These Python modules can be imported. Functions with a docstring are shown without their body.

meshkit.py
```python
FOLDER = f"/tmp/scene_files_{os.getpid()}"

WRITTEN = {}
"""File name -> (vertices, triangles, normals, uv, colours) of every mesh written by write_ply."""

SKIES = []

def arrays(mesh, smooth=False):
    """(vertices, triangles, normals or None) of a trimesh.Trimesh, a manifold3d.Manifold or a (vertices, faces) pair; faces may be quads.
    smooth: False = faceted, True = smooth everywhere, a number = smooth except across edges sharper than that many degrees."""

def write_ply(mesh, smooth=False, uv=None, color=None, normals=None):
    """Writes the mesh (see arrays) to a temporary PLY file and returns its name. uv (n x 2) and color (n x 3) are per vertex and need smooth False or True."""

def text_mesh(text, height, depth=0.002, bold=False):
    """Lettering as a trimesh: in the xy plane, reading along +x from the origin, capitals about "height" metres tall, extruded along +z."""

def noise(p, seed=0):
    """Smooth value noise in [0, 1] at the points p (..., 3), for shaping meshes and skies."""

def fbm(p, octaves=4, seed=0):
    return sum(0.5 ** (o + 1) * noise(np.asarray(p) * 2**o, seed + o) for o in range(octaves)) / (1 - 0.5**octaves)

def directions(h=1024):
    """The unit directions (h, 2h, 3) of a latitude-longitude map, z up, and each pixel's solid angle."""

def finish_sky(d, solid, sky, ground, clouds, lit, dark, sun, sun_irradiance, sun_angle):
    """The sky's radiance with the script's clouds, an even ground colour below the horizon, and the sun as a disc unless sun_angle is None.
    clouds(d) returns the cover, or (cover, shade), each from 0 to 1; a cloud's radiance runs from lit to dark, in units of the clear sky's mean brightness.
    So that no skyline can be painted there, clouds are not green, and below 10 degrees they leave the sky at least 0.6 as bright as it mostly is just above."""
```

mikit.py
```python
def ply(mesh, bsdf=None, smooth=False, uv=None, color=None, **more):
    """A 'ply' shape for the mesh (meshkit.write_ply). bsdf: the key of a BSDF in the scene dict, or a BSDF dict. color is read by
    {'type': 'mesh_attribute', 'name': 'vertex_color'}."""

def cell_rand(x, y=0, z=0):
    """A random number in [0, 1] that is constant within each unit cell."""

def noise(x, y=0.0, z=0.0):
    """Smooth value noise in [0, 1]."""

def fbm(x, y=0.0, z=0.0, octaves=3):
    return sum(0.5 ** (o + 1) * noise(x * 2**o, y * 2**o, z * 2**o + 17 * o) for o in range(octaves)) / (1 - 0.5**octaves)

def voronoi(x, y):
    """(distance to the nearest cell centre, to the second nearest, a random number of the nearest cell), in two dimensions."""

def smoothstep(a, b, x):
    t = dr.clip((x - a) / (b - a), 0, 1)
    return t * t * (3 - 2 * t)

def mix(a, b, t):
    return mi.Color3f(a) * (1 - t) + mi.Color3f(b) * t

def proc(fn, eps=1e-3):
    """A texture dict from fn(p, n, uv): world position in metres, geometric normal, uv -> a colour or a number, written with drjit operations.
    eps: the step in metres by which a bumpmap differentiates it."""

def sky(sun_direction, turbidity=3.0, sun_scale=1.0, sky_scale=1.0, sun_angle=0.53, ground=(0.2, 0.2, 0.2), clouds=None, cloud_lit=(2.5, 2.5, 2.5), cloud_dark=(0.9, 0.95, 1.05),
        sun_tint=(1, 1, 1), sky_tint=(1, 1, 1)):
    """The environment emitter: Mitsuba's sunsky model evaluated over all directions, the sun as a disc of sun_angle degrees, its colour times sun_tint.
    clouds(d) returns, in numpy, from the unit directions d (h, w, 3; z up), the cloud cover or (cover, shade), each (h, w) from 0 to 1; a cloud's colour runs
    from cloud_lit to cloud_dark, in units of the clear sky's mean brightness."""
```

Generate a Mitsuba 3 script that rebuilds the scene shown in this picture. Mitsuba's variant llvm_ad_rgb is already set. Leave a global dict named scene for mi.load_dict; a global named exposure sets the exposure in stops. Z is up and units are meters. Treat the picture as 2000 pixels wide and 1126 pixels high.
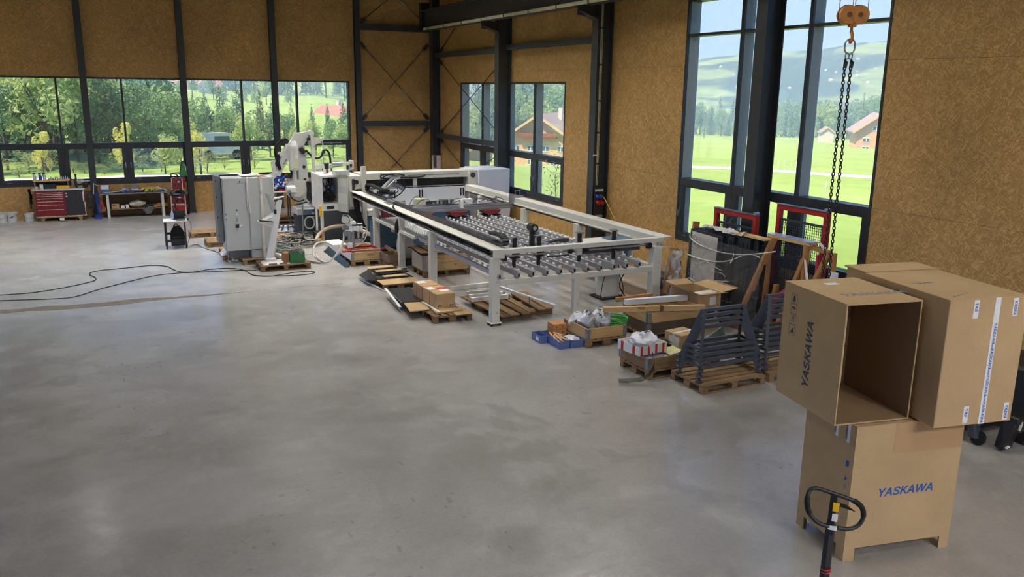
import math, random
import numpy as np, trimesh, mitsuba as mi, drjit as dr
import manifold3d as m3
import mikit, meshkit
from mikit import proc, noise, fbm, voronoi, cell_rand, smoothstep, mix

# ---------------------------------------------------------------- camera, sky, sun, added fill lamps, exposure
T = mi.ScalarTransform4f
exposure = 0.0
scene, labels = {}, {}
CAM = np.array([0.0, 0.0, 4.37])
FOCAL, PITCH, YAW, ROLL = 1645.0, 0.2317, 0.4516, -0.0129      # px of a 2000 px wide frame, radians

def camera_axes():
    cp, sp, cy, sy, cr, sr = math.cos(PITCH), math.sin(PITCH), math.cos(YAW), math.sin(YAW), math.cos(ROLL), math.sin(ROLL)
    f = np.array([sy * cp, cy * cp, -sp]); r = np.array([cy, -sy, 0]); d = np.cross(f, r)
    return f, -(-sr * r + cr * d)

_f, _up = camera_axes()
scene['camera'] = {'type': 'perspective', 'fov': math.degrees(2 * math.atan(1000 / FOCAL)), 'fov_axis': 'x', 'near_clip': 0.1, 'far_clip': 20000,
                   'to_world': T().look_at(origin=CAM.tolist(), target=(CAM + _f).tolist(), up=_up.tolist())}
SUNK, SKYK = 5.4, 5.0
SUN = np.array([-0.52, -0.12, 0.85])
scene['sky'] = mikit.sky(SUN, turbidity=3.5, sun_scale=SUNK, sky_scale=SKYK, ground=(0.18, 0.22, 0.10), sky_tint=(0.57, 0.84, 1.50))
ADDED_LAMP_POWER = 52.0
ADDED_LAMPS = [(x, y, k, y > 15) for y, k, xs in ((-5.6, 1.6, (4.0, 6.8, 9.4)), (0.5, .40, (6.5,)), (8.5, .30, (.5, 7.0)), (13.5, .45, (4.5, 8.6)), (19.5, 1.15, (-7.0, 4.5, 8.6)), (25.0, 1.9, (-7.0, -1.0, 4.5, 8.6))) for x in xs]  # unseen fill lamps, added to raise the interior brightness
ADDED_LAMP_Z = 7.6

# ---------------------------------------------------------------- mesh helpers
def cat(ms):
    ms = [m for m in ms if m is not None]
    if len(ms) == 1: return ms[0]
    v, f, n = [], [], 0
    for a, b in ms:
        v.append(a); f.append(b + n); n += len(a)
    return np.vstack(v), np.vstack(f)

def tm(m):
    if hasattr(m, 'to_mesh'):
        q = m.to_mesh(); return np.array(q.vert_properties[:, :3], float), np.array(q.tri_verts, int)
    if hasattr(m, 'vertices'): return np.array(m.vertices, float), np.array(m.faces, int)
    v, f = np.asarray(m[0], float), np.asarray(m[1], int)
    if f.shape[1] == 4: f = np.vstack([f[:, [0, 1, 2]], f[:, [0, 2, 3]]])
    return v, f

BQ = np.array([[0, 2, 3, 1], [4, 5, 7, 6], [0, 1, 5, 4], [2, 6, 7, 3], [0, 4, 6, 2], [1, 3, 7, 5]])
def box(x0, x1, y0, y1, z0, z1, b=0.0):
    """Axis box; b chamfers all edges."""
    x0, x1 = min(x0, x1), max(x0, x1); y0, y1 = min(y0, y1), max(y0, y1); z0, z1 = min(z0, z1), max(z0, z1)
    if b <= 0:
        v = np.array([[x, y, z] for x in (x0, x1) for y in (y0, y1) for z in (z0, z1)], float)
        return tm((v, BQ))
    b = min(b, (x1 - x0) * .45, (y1 - y0) * .45, (z1 - z0) * .45)
    pts = []
    for sx in (0, 1):
        for sy in (0, 1):
            for sz in (0, 1):
                p = np.array([(x0, x1)[sx], (y0, y1)[sy], (z0, z1)[sz]], float); s = np.array([1 - 2 * sx, 1 - 2 * sy, 1 - 2 * sz], float) * b
                for k in range(3):
                    q = p + s; q[k] = p[k]; pts.append(q)
    return tm(m3.Manifold.hull_points(np.array(pts, np.float32)))

def hull(pts): return tm(m3.Manifold.hull_points(np.array(pts, np.float32)))

def xf(m, loc=(0, 0, 0), rz=0, rx=0, ry=0, s=1.0):
    v, f = m
    cz, sz, cx, sx, cy, sy = math.cos(rz), math.sin(rz), math.cos(rx), math.sin(rx), math.cos(ry), math.sin(ry)
    Rz = np.array([[cz, -sz, 0], [sz, cz, 0], [0, 0, 1]]); Rx = np.array([[1, 0, 0], [0, cx, -sx], [0, sx, cx]]); Ry = np.array([[cy, 0, sy], [0, 1, 0], [-sy, 0, cy]])
    return (v * s) @ (Rz @ Ry @ Rx).T + np.array(loc), f

def frame(d, up=(0, 0, 1)):
    d = np.asarray(d, float); d = d / np.linalg.norm(d)
    up = np.asarray(up, float)
    if abs(d @ up) > .98 * np.linalg.norm(up): up = np.array([0, 1.0, 0]) if abs(d[1]) < .9 else np.array([1.0, 0, 0])
    a = np.cross(up, d); a /= np.linalg.norm(a)
    return a, np.cross(d, a), d

def bar(p, q, w, h, up=(0, 0, 1)):
    """Straight bar from p to q: width w sideways, h along up."""
    p, q = np.asarray(p, float), np.asarray(q, float)
    a, b, d = frame(q - p, up); v = []
    for e in (p, q):
        for s, t in ((-1, -1), (1, -1), (1, 1), (-1, 1)): v.append(e + a * s * w / 2 + b * t * h / 2)
    return tm((np.array(v), np.array([[3, 2, 1, 0], [4, 5, 6, 7], [0, 1, 5, 4], [1, 2, 6, 5], [2, 3, 7, 6], [3, 0, 4, 7]])))

def tube(pts, r, n=8, caps=True):
    """Round tube along a polyline; r a number or one per point."""
    p = np.asarray(pts, float); k = len(p)
    t = np.gradient(p, axis=0); t /= np.linalg.norm(t, axis=1, keepdims=True) + 1e-12
    a, b, _ = frame(t[0]); A = [a]
    for i in range(1, k):
        a = A[-1] - t[i] * (A[-1] @ t[i]); a /= np.linalg.norm(a) + 1e-12; A.append(a)
    A = np.array(A); B = np.cross(t, A); ang = np.arange(n) * 2 * math.pi / n
    r = np.broadcast_to(np.asarray(r, float), (k,))[:, None, None]
    v = (p[:, None] + r * (np.cos(ang)[None, :, None] * A[:, None] + np.sin(ang)[None, :, None] * B[:, None])).reshape(-1, 3)
    i, j = np.meshgrid(np.arange(k - 1), np.arange(n), indexing='ij')
    f = np.stack([i * n + j, i * n + (j + 1) % n, (i + 1) * n + (j + 1) % n, (i + 1) * n + j], -1).reshape(-1, 4)
    f = np.vstack([f[:, [0, 1, 2]], f[:, [0, 2, 3]]])
    if caps:
        c0, c1 = len(v), len(v) + 1; v = np.vstack([v, p[0], p[-1]]); j = np.arange(n)
        f = np.vstack([f, np.stack([(j + 1) % n, j, j * 0 + c0], 1), np.stack([(k - 1) * n + j, (k - 1) * n + (j + 1) % n, j * 0 + c1], 1)])
    return v, f

def cyl(p, q, r, n=14, r2=None): return tube([p, q], [r, r if r2 is None else r2], n)

def spline(pts, n=40):
    """Smooth curve through the points."""
    from scipy.interpolate import CubicSpline
    p = np.asarray(pts, float)
    t = np.r_[0, np.cumsum(np.linalg.norm(np.diff(p, axis=0), axis=1) ** .6 + 1e-9)]
    return CubicSpline(t, p)(np.linspace(0, t[-1], n))

def lathe(prof, n=20, loc=(0, 0, 0)):
    """Surface of revolution about z from (radius, height) rows."""
    pr = np.asarray(prof, float); k = len(pr); ang = np.arange(n) * 2 * math.pi / n
    v = np.stack([pr[:, None, 0] * np.cos(ang), pr[:, None, 0] * np.sin(ang), np.broadcast_to(pr[:, None, 1], (k, n))], -1).reshape(-1, 3) + np.array(loc)
    i, j = np.meshgrid(np.arange(k - 1), np.arange(n), indexing='ij')
    f = np.stack([i * n + j, i * n + (j + 1) % n, (i + 1) * n + (j + 1) % n, (i + 1) * n + j], -1).reshape(-1, 4)
    return tm((v, f))

def prism(poly, d0, d1, axis='y'):
    """Outline (two coordinates) extruded along an axis: 'y' takes (x, z), 'x' takes (y, z), 'z' takes (x, y)."""
    from shapely.geometry import Polygon
    P = poly if hasattr(poly, 'exterior') else Polygon(poly)
    m = trimesh.creation.extrude_polygon(P, abs(d1 - d0), engine='earcut')
    v = np.array(m.vertices); lo = min(d0, d1)
    if axis == 'y': v = np.stack([v[:, 0], hi_lo(v[:, 2], lo, d0, d1), v[:, 1]], 1); f = np.array(m.faces)[:, ::-1]
    elif axis == 'x': v = np.stack([v[:, 2] + lo, v[:, 0], v[:, 1]], 1); f = np.array(m.faces)
    else: v = np.stack([v[:, 0], v[:, 1], v[:, 2] + lo], 1); f = np.array(m.faces)
    return v, f
def hi_lo(z, lo, d0, d1): return z + lo

def sheet(fn, nu, nv, thick=0.0):
    """A grid surface fn(u, v) -> point, u and v in 0..1; thick > 0 closes it to a slab along its normals' mean."""
    u, v = np.meshgrid(np.linspace(0, 1, nu), np.linspace(0, 1, nv), indexing='ij')
    P = np.array([fn(a, b) for a, b in zip(u.ravel(), v.ravel())], float)
    i, j = np.meshgrid(np.arange(nu - 1), np.arange(nv - 1), indexing='ij')
    q = np.stack([i * nv + j, (i + 1) * nv + j, (i + 1) * nv + j + 1, i * nv + j + 1], -1).reshape(-1, 4)
    v_, f_ = tm((P, q))
    if thick:
        m = trimesh.Trimesh(v_, f_, process=False); nn = m.vertex_normals
        edge = trimesh.Trimesh(v_, f_, process=False)
        V = np.vstack([v_, v_ - nn * thick]); n = len(v_)
        e = edge.edges[trimesh.grouping.group_rows(edge.edges_sorted, require_count=1)]
        side = np.vstack([np.stack([e[:, 1], e[:, 0], e[:, 0] + n], 1), np.stack([e[:, 1], e[:, 0] + n, e[:, 1] + n], 1)])
        return V, np.vstack([f_, f_[:, ::-1] + n, side])
    return v_, f_

def rot_pts(pts, loc, rz):
    c, s = math.cos(rz), math.sin(rz)
    return [(loc[0] + c * x - s * y, loc[1] + s * x + c * y, loc[2] + z) for x, y, z in pts]

# ---------------------------------------------------------------- scene entries
def numbered(k):
    if not any(q == k or q.startswith(k + '__') for q in scene) and k not in labels: return k
    i = 1
    while True:
        q = '%s_%03d' % (k, i)
        if q not in labels and not any(a == q or a.startswith(q + '__') for a in scene): return q
        i += 1

_count = {}
def thing(name, label, category, group=None):
    n = _count.get(name, -1) + 1; _count[name] = n
    key = name if n == 0 else '%s_%03d' % (name, n)
    labels[key] = {'label': label, 'category': category}
    if group: labels[key]['group'] = group
    return key

def put(key, ms, mat, smooth=False, label=None, kind=None, **kw):
    """Adds one shape under the key; ms a mesh or a list of meshes."""
    n = _count.get('#' + key, -1) + 1; _count['#' + key] = n
    if n: key = '%s_%03d' % (key, n)
    scene[key] = mikit.ply(cat(ms) if isinstance(ms, list) else ms, 'mat_' + mat, smooth, **kw)
    if label or kind:
        labels.setdefault(key, {})
        if label: labels[key]['label'] = label
        if kind: labels[key]['kind'] = kind
    return key

EACH = {'handle_grip', 'door_frame', 'label', 'hose', 'bolt', 'sticker', 'support', 'wheel', 'knob', 'levelling_foot', 'clip', 'top_paper', 'blue_hose', 'fitting', 'red_printing', 'timber_strut', 'slot', 'rope', 'keyhole', 'side_rail', 'hanging_hose',
        'tool', 'latch', 'tape_end', 'disc', 'plate', 'stand', 'foot_tag', 'support_block', 'end_box_legs', 'side_bolt', 'arm_hole', 'side_bars', 'inner_flap', 'black_panel', 'cut_out', 'strip', 'icon', 'hole', 'film_fold', 'duct', 'front_tape', 'wiring', 'upper_rod', 'bar', 'pale_tool'}
def part(th, name, ms, mat, smooth=False, label=None, kind=None, **kw):
    if isinstance(ms, list) and len(ms) > 1 and name in EACH and kind is None:
        for m in ms: k = put(th + '__' + name, m, mat, smooth, label, kind, **kw)
        return k
    return put(th + '__' + name, ms, mat, smooth, label, kind, **kw)
def struct(name, ms, mat, label=None, smooth=False, **kw):
    k = put(name, ms, mat, smooth, **kw)
    labels[k] = {'kind': 'structure', 'label': label or name.replace('_', ' ')}
    return k
def copies(src, name, label, category, group, to_world):
    """A copy of thing src (all its parts) under a new number."""
    key = thing(name, label, category, group)
    for k in [k for k in scene if k.startswith(src + '__') or k == src]:
        scene[key + k[len(src):]] = {**scene[k], 'to_world': to_world}
        if k in labels and k != src: labels[key + k[len(src):]] = dict(labels[k])
    return key

# ---------------------------------------------------------------- materials
def lin(r, g, b): return [((c / 255) / 12.92 if c <= 10 else ((c / 255 + .055) / 1.055) ** 2.4) for c in (r, g, b)]
def mat(name, rgb, rough=.5, metal=0.0, spec=.5, two=True, **kw):
    d = {'type': 'principled', 'base_color': {'type': 'rgb', 'value': lin(*rgb)} if not isinstance(rgb, dict) else rgb, 'roughness': rough, 'metallic': metal, 'specular': spec, **kw}
    scene['mat_' + name] = {'type': 'twosided', 'b': d} if two else d

def strands(u, v, seed=0.0):
    """Overlapping wood strands: tone in 0..1."""
    tone = fbm(u * 9 + seed, v * 9, 3.0) * .35 + .25
    for k, (ang, L, W, th) in enumerate([(0.1, .14, .028, .35), (1.2, .12, .023, .5), (-.75, .15, .025, .55), (2.2, .11, .02, .62), (.55, .16, .022, .66), (-1.35, .10, .017, .72)]):
        c, s = math.cos(ang), math.sin(ang)
        wob = (noise(u * 9 + k * 7, v * 9) - .5) * .075
        a, b = u * c + v * s + wob, v * c - u * s + wob
        row = dr.floor(b / W); off = cell_rand(row, k * 13 + 5)
        fa, fb = a / L + off, b / W
        r = cell_rand(dr.floor(fa), row, k + 3)
        ea, eb = fa - dr.floor(fa), fb - dr.floor(fb)
        m = smoothstep(0, .12, ea) * smoothstep(0, .12, 1 - ea) * smoothstep(0, .2, eb) * smoothstep(0, .2, 1 - eb)
        m = dr.select(r > th, m, 0)
        t = cell_rand(dr.floor(fa), row, k + 31)
        m = m * .8; tone = tone * (1 - m) + (t * t * .8 + .1) * m
    return tone
def osb_col(p, n, uv):
    u, v = p.x + p.y, p.z
    t = strands(u, v)
    big = fbm(u * .9, v * .9, 1.0)
    c = mix((.36, .195, .060), (.73, .465, .180), t)
    return c * (.80 + .4 * big)
mat('osb', proc(osb_col), .62, spec=.35)
def concrete(p, n, uv):
    a = fbm(p.x * .35, p.y * .35, 0.0, 4); b = fbm(p.x * 2.2 + 5 * a, p.y * 2.2, 2.0, 4); c = noise(p.x * 45, p.y * 45)
    swirl = fbm(p.x * .9 + 3 * b, p.y * .9 + 2 * a, 7.0, 3)
    t = .40 * a + .28 * b + .08 * c + .24 * swirl
    col = mix((.275, .265, .245), (.43, .42, .40), smoothstep(.25, .80, t))
    pale = smoothstep(.58, .75, fbm(p.x * .55 + 9, p.y * .8, 4.0, 4))
    col = col * (1 - .22 * pale) + mi.Color3f(.48, .475, .465) * (.22 * pale)
    stain = smoothstep(.62, .80, fbm(p.x * .9 + 30, p.y * 1.3 + 4, 6.0, 4))
    fleck = smoothstep(.90, .94, noise(p.x * 11, p.y * 11, 3.0)) * smoothstep(.55, .7, noise(p.x * .7 + 4, p.y * .7))
    return col * (1 - .12 * stain) * (1 - .2 * fleck)
def concrete_rough(p, n, uv):
    return .13 + .17 * fbm(p.x * .8 + 3, p.y * .8, 5.0, 4) + .06 * noise(p.x * 9, p.y * 9)
def concrete_bump(p, n, uv):
    w = fbm(p.x * .6, p.y * .6, 3.0, 2)
    return .0020 * fbm(p.x * 2.2, p.y * 3.5, 1.0, 3) + .0009 * noise(p.x * 4 + 6 * w, p.y * 14 + 8 * w) + .0004 * noise(p.x * 22, p.y * 22)
scene['mat_concrete'] = {'type': 'twosided', 'b': {'type': 'bumpmap', 'arbitrary': proc(concrete_bump, 4e-3), 'scale': 1.0,
                     'bsdf': {'type': 'principled', 'base_color': proc(concrete), 'roughness': proc(concrete_rough), 'specular': 1.0}}}
mat('anthracite', (48, 51, 54), .42, spec=.5)
mat('anthracite_frame', (44, 47, 50), .38, spec=.5)
mat('frame_outer', (158, 160, 148), .45)
mat('black_steel', (24, 25, 27), .4)
mat('galvanised', (150, 155, 160), .38, metal=.8)
mat('chrome', (205, 208, 212), .16, metal=1.0)
mat('aluminium', (178, 182, 188), .32, metal=.9)
mat('white_paint', (226, 226, 220), .38)
mat('cream_paint', (214, 213, 200), .4)
mat('grey_paint', (196, 199, 192), .42)
mat('machine_dark', (52, 58, 64), .45)
mat('rubber', (22, 22, 23), .7, spec=.3)
mat('black_plastic', (26, 27, 29), .45)
mat('white_plastic', (232, 233, 232), .35)
mat('grey_plastic', (120, 124, 128), .45)
mat('red_paint', (165, 34, 32), .4)
mat('yellow_paint', (240, 190, 30), .4)
mat('orange_paint', (182, 116, 40), .45)
mat('blue_plastic', (40, 78, 170), .4)
mat('steel_blue', (78, 108, 134), .45)
mat('green_paint', (44, 108, 66), .6)
mat('cream_rail', (205, 205, 170), .5)
mat('paper', (232, 232, 228), .7)
mat('ceiling_grey', (70, 68, 64), .8)
mat('roof_white', (205, 205, 200), .7)
scene['mat_pane_glass'] = {'type': 'thindielectric', 'int_ior': 1.5}
mat('red_dark', (110, 36, 38), .5)
mat('yellow_pale', (214, 208, 150), .5)
mat('yellow_cable', (208, 178, 62), .5)
mat('white_bluish', (222, 226, 232), .4)
mat('blue_base', (62, 92, 120), .45)
scene['mat_film_clear'] = {'type': 'twosided', 'b': {'type': 'blendbsdf', 'weight': .42, 'a': {'type': 'thindielectric', 'int_ior': 1.6}, 'b': {'type': 'principled', 'base_color': {'type': 'rgb', 'value': [.8, .8, .8]}, 'roughness': .2}}}
scene['mat_film_clear'] = scene['mat_film_clear']['b']
mat('bar_grey', (158, 160, 166), .4)
scene['mat_film_thin'] = {'type': 'blendbsdf', 'weight': .05, 'a': {'type': 'thindielectric', 'int_ior': 1.6}, 'b': {'type': 'principled', 'base_color': {'type': 'rgb', 'value': [.8, .8, .8]}, 'roughness': .15, 'specular': 1.0}}

# ---------------------------------------------------------------- the hall: floor, walls, roof
XL, XR, YS, YB, ZC = -14.0, 12.0, -7.0, 31.8, 8.9
struct('floor', [box(XL - .2, XR + .3, YS - .2, YB + .3, -.3, 0)], 'concrete', 'worn grey polished concrete hall floor')
def joint(p, n, uv): return mix((.13, .11, .085), (.22, .19, .155), noise(p.x * 6, p.y * 60))
mat('joint_fill', proc(joint), .7)
_r = random.Random(5)
_jp = [(-6.5 + .35 * i, 0) for i in range(33)]
_jy = lambda x: 18.63 + .05 * max(0, -x) ** 1.4 + .02 * math.sin(x * 2)
_up, _dn = [], []
for x, _ in _jp:
    w = .21 if x < .6 else max(.012, .21 - (x - .6) * .10)
    _up.append((x, _jy(x) + w * _r.uniform(.5, 1.1), .0015)); _dn.append((x, _jy(x) - w * _r.uniform(.5, 1.1), .0015))
_v = np.array(_up + _dn); _n = len(_up)
put('floor__pour_joint', tm((np.vstack([_v, _v - [0, 0, .003]]), np.array([[i, i + _n, i + 1 + _n, i + 1] for i in range(_n - 1)]))), 'joint_fill', label='dark ragged joint across the concrete floor')

def wall_rects(u0, u1, z0, z1, holes):
    """Rectangles of the wall u0..u1, z0..z1 outside the holes (hu0, hu1, hz0, hz1)."""
    us = sorted({u0, u1, *[h[0] for h in holes], *[h[1] for h in holes]}); out = []
    for a, b in zip(us, us[1:]):
        zs = [(h[2], h[3]) for h in holes if h[0] < (a + b) / 2 < h[1]]
        lo = z0
        for s, e in sorted(zs):
            if s > lo: out.append((a, b, lo, s))
            lo = e
        if lo < z1: out.append((a, b, lo, z1))
    return out
def wall(name, label, axis, pos, inward, u0, u1, holes, us, zs, thick=.24):
    """OSB-clad wall: a dark core, and boards standing 20 mm proud with open joints."""
    B = (lambda a, b, c, d, p, q: box(a, b, p, q, c, d)) if axis == 'y' else (lambda a, b, c, d, p, q: box(p, q, a, b, c, d))
    core0, core1 = pos - inward * .02, pos - inward * (thick + .02)
    struct(name, [B(a, b, c, d, core0, core1) for a, b, c, d in wall_rects(u0, u1, 0, ZC, holes)], 'ceiling_grey', label)
    for a, b, c, d in wall_rects(u0, u1, 0.0, ZC, holes):
        cu = [a] + [u for u in us if a + .05 < u < b - .05] + [b]; cz = [c] + [z for z in zs if c + .3 < z < d - .3] + [d]
        for p, q in zip(cu, cu[1:]):
            for r, s in zip(cz, cz[1:]):
                put(name + '__osb_panel', box(*( (p + .002, q - .002, min(pos, core0), max(pos, core0), r + .002, s - .002) if axis == 'y' else (min(pos, core0), max(pos, core0), p + .002, q - .002, r + .002, s - .002))), 'osb')

POSTX = [-6.41, -3.34, -0.335, 2.735, 5.80, 8.87]
W1 = (-6.95, 8.56, 1.07, 4.60)
W2 = (21.42, 29.25, 1.07, 4.60)
W3 = (10.43, 15.97, 1.00, 6.36)
wall('wall_back', 'back wall of brown OSB boards above and below the window band', 'y', YB, -1, XL, XR, [W1], POSTX + [-10.0], [2.455, 7.2])
wall('wall_right', 'right wall of brown OSB boards around the tall windows', 'x', XR, -1, YS, YB, [W2, W3], [19.15, 25.1, 5.0, -1.0], [2.44, 4.93, 7.4])
wall('wall_front', 'front wall behind the viewer', 'y', YS, 1, XL, XR, [(1.5, 11.3, 0.35, 8.2)], [-8, -4, 0, 4, 8], [2.45, 7.0])
wall('wall_left', 'left wall of the hall', 'x', XL, 1, YS, YB, [(-4, 27, 1.1, 4.6)], [0, 6, 12, 18, 24], [2.45, 7.2])
struct('ceiling', [box(XL - .3, XR + .3, YS - .3, YB + .3, ZC, ZC + .2)], 'ceiling_grey', 'dark underside of the roof')
for i, x in enumerate((-9.5, -5.0, -.5, 4.0, 8.5)):
    struct('trim_%d' % (i + 1), [box(x - .12, x + .12, YS, YB, 8.5, 8.52), box(x - .01, x + .01, YS, YB, 8.52, 8.88), box(x - .12, x + .12, YS, YB, 8.88, 8.9)], 'anthracite', 'steel roof purlin')

# windows -------------------------------------------------------------------------------------------
def window(name, label, axis, pos, hole, mull, trans, transom_h=.17, sashes=True, depth=.24, glass=.16, mw=.06, top_trans=None):
    """Fixed lights above a transom, opening sashes below. pos: the wall's inner face, depth towards outside (+)."""
    u0, u1, z0, z1 = hole
    B = (lambda a, b, c, d, p, q, w=.004: box(a, b, pos + p, pos + q, c, d, w)) if axis == 'y' else (lambda a, b, c, d, p, q, w=.004: box(pos + p, pos + q, a, b, c, d, w))
    fr = .055
    struct(name, [B(u0, u0 + fr, z0, z1, -.012, depth), B(u1 - fr, u1, z0, z1, -.012, depth), B(u0 + fr, u1 - fr, z1 - fr, z1, -.012, depth), B(u0 + fr, u1 - fr, z0, z0 + fr + .03, -.012, depth + .05)], 'anthracite_frame', label)
    t0, t1 = trans - transom_h, trans
    edges = [u0 + fr] + list(mull) + [u1 - fr]
    for m in mull:
        k = put(name + '__mullion', [B(m - mw / 2, m + mw / 2, z0 + fr, z1 - fr, -.004, .05 if depth > .3 else depth - .02)], 'anthracite_frame')
        if depth > .3: put(k + '__outer_profile', [B(m - mw / 2 + .006, m + mw / 2 - .006, z0 + fr, z1 - fr, .05, depth - .02, 0)], 'frame_outer')
    if depth > .3:
        put(name + '__jamb_lining', [B(u1 - fr - .006, u1 - fr, z0 + fr, z1 - fr, .05, depth, 0)], 'frame_outer'); put(name + '__jamb_lining', [B(u0 + fr, u0 + fr + .006, z0 + fr, z1 - fr, .05, depth, 0)], 'frame_outer')
    put(name + '__transom', [B(u0 + fr, u1 - fr, t0, t1, -.002, depth - .03)], 'anthracite_frame')
    if top_trans: put(name + '__transom', [B(u0 + fr, u1 - fr, top_trans - .045, top_trans + .01, .0, depth - .03)], 'anthracite_frame')
    for i, (a, b) in enumerate(zip(edges, edges[1:])):
        a2, b2 = a + (mw / 2 if i else 0), b - (mw / 2 if b != edges[-1] else 0)
        for c, d in ([(t1, z1 - fr)] if not top_trans else [(t1, top_trans - .045), (top_trans + .01, z1 - fr)]):
            g = glass
            v = [(a2, c), (b2, c), (b2, d), (a2, d)]
            P = np.array([[u, pos + g, z] for u, z in v] if axis == 'y' else [[pos + g, u, z] for u, z in v])
            put(name + '__pane', tm((P, np.array([[0, 1, 2, 3]]))), 'pane_glass')
        sz0, sz1, sw = z0 + fr + .03, t0, .135
        sash = [B(a2, a2 + sw, sz0, sz1, .0, .09), B(b2 - sw, b2, sz0, sz1, .0, .09), B(a2 + sw, b2 - sw, sz0, sz0 + .12, .0, .09), B(a2 + sw, b2 - sw, sz1 - .02, sz1, .0, .09)]
        k = put(name + '__sash', sash, 'anthracite_frame')
        v = [(a2 + sw, sz0 + .12), (b2 - sw, sz0 + .12), (b2 - sw, sz1 - .02), (a2 + sw, sz1 - .02)]
        P = np.array([[u, pos + .045, z] for u, z in v] if axis == 'y' else [[pos + .045, u, z] for u, z in v])
        put(k + '__glass_pane', tm((P, np.array([[0, 1, 2, 3]]))), 'pane_glass')
        hu = a2 + .05 if (i % 2 == 0) == (axis == 'y') else b2 - .05
        hz = (sz0 + sz1) / 2 + .02
        put(k + '__handle', [B(hu - .014, hu + .014, hz - .06, hz + .06, -.012, 0, .003), B(hu - .011, hu + .011, hz - .13, hz + .01, -.05, -.035, .004), B(hu - .01, hu + .01, hz - .01, hz + .01, -.05, 0, 0)], 'aluminium', label='silver handle')
        for cx in (a2 + .28, b2 - .28):
            put(k + '__vent_cap', B(cx - .07, cx + .07, sz0 + .045, sz0 + .058, -.006, 0, 0), 'grey_plastic')
window('window_1', 'long band window in the back wall looking on trees', 'y', YB, W1, [8.55 - 1.94 * i for i in range(1, 8)], 2.45, mw=.06)
window('window_2', 'far window in the right wall looking on a chalet', 'x', XR, W2, [27.3, 25.33, 23.35], 2.45, glass=.22, depth=.32, mw=.075)
window('window_3', 'tall window in the right wall looking on meadow and mountains', 'x', XR, W3, [14.13, 12.25], 2.44, glass=.22, depth=.32, mw=.085, top_trans=5.61)
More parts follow.
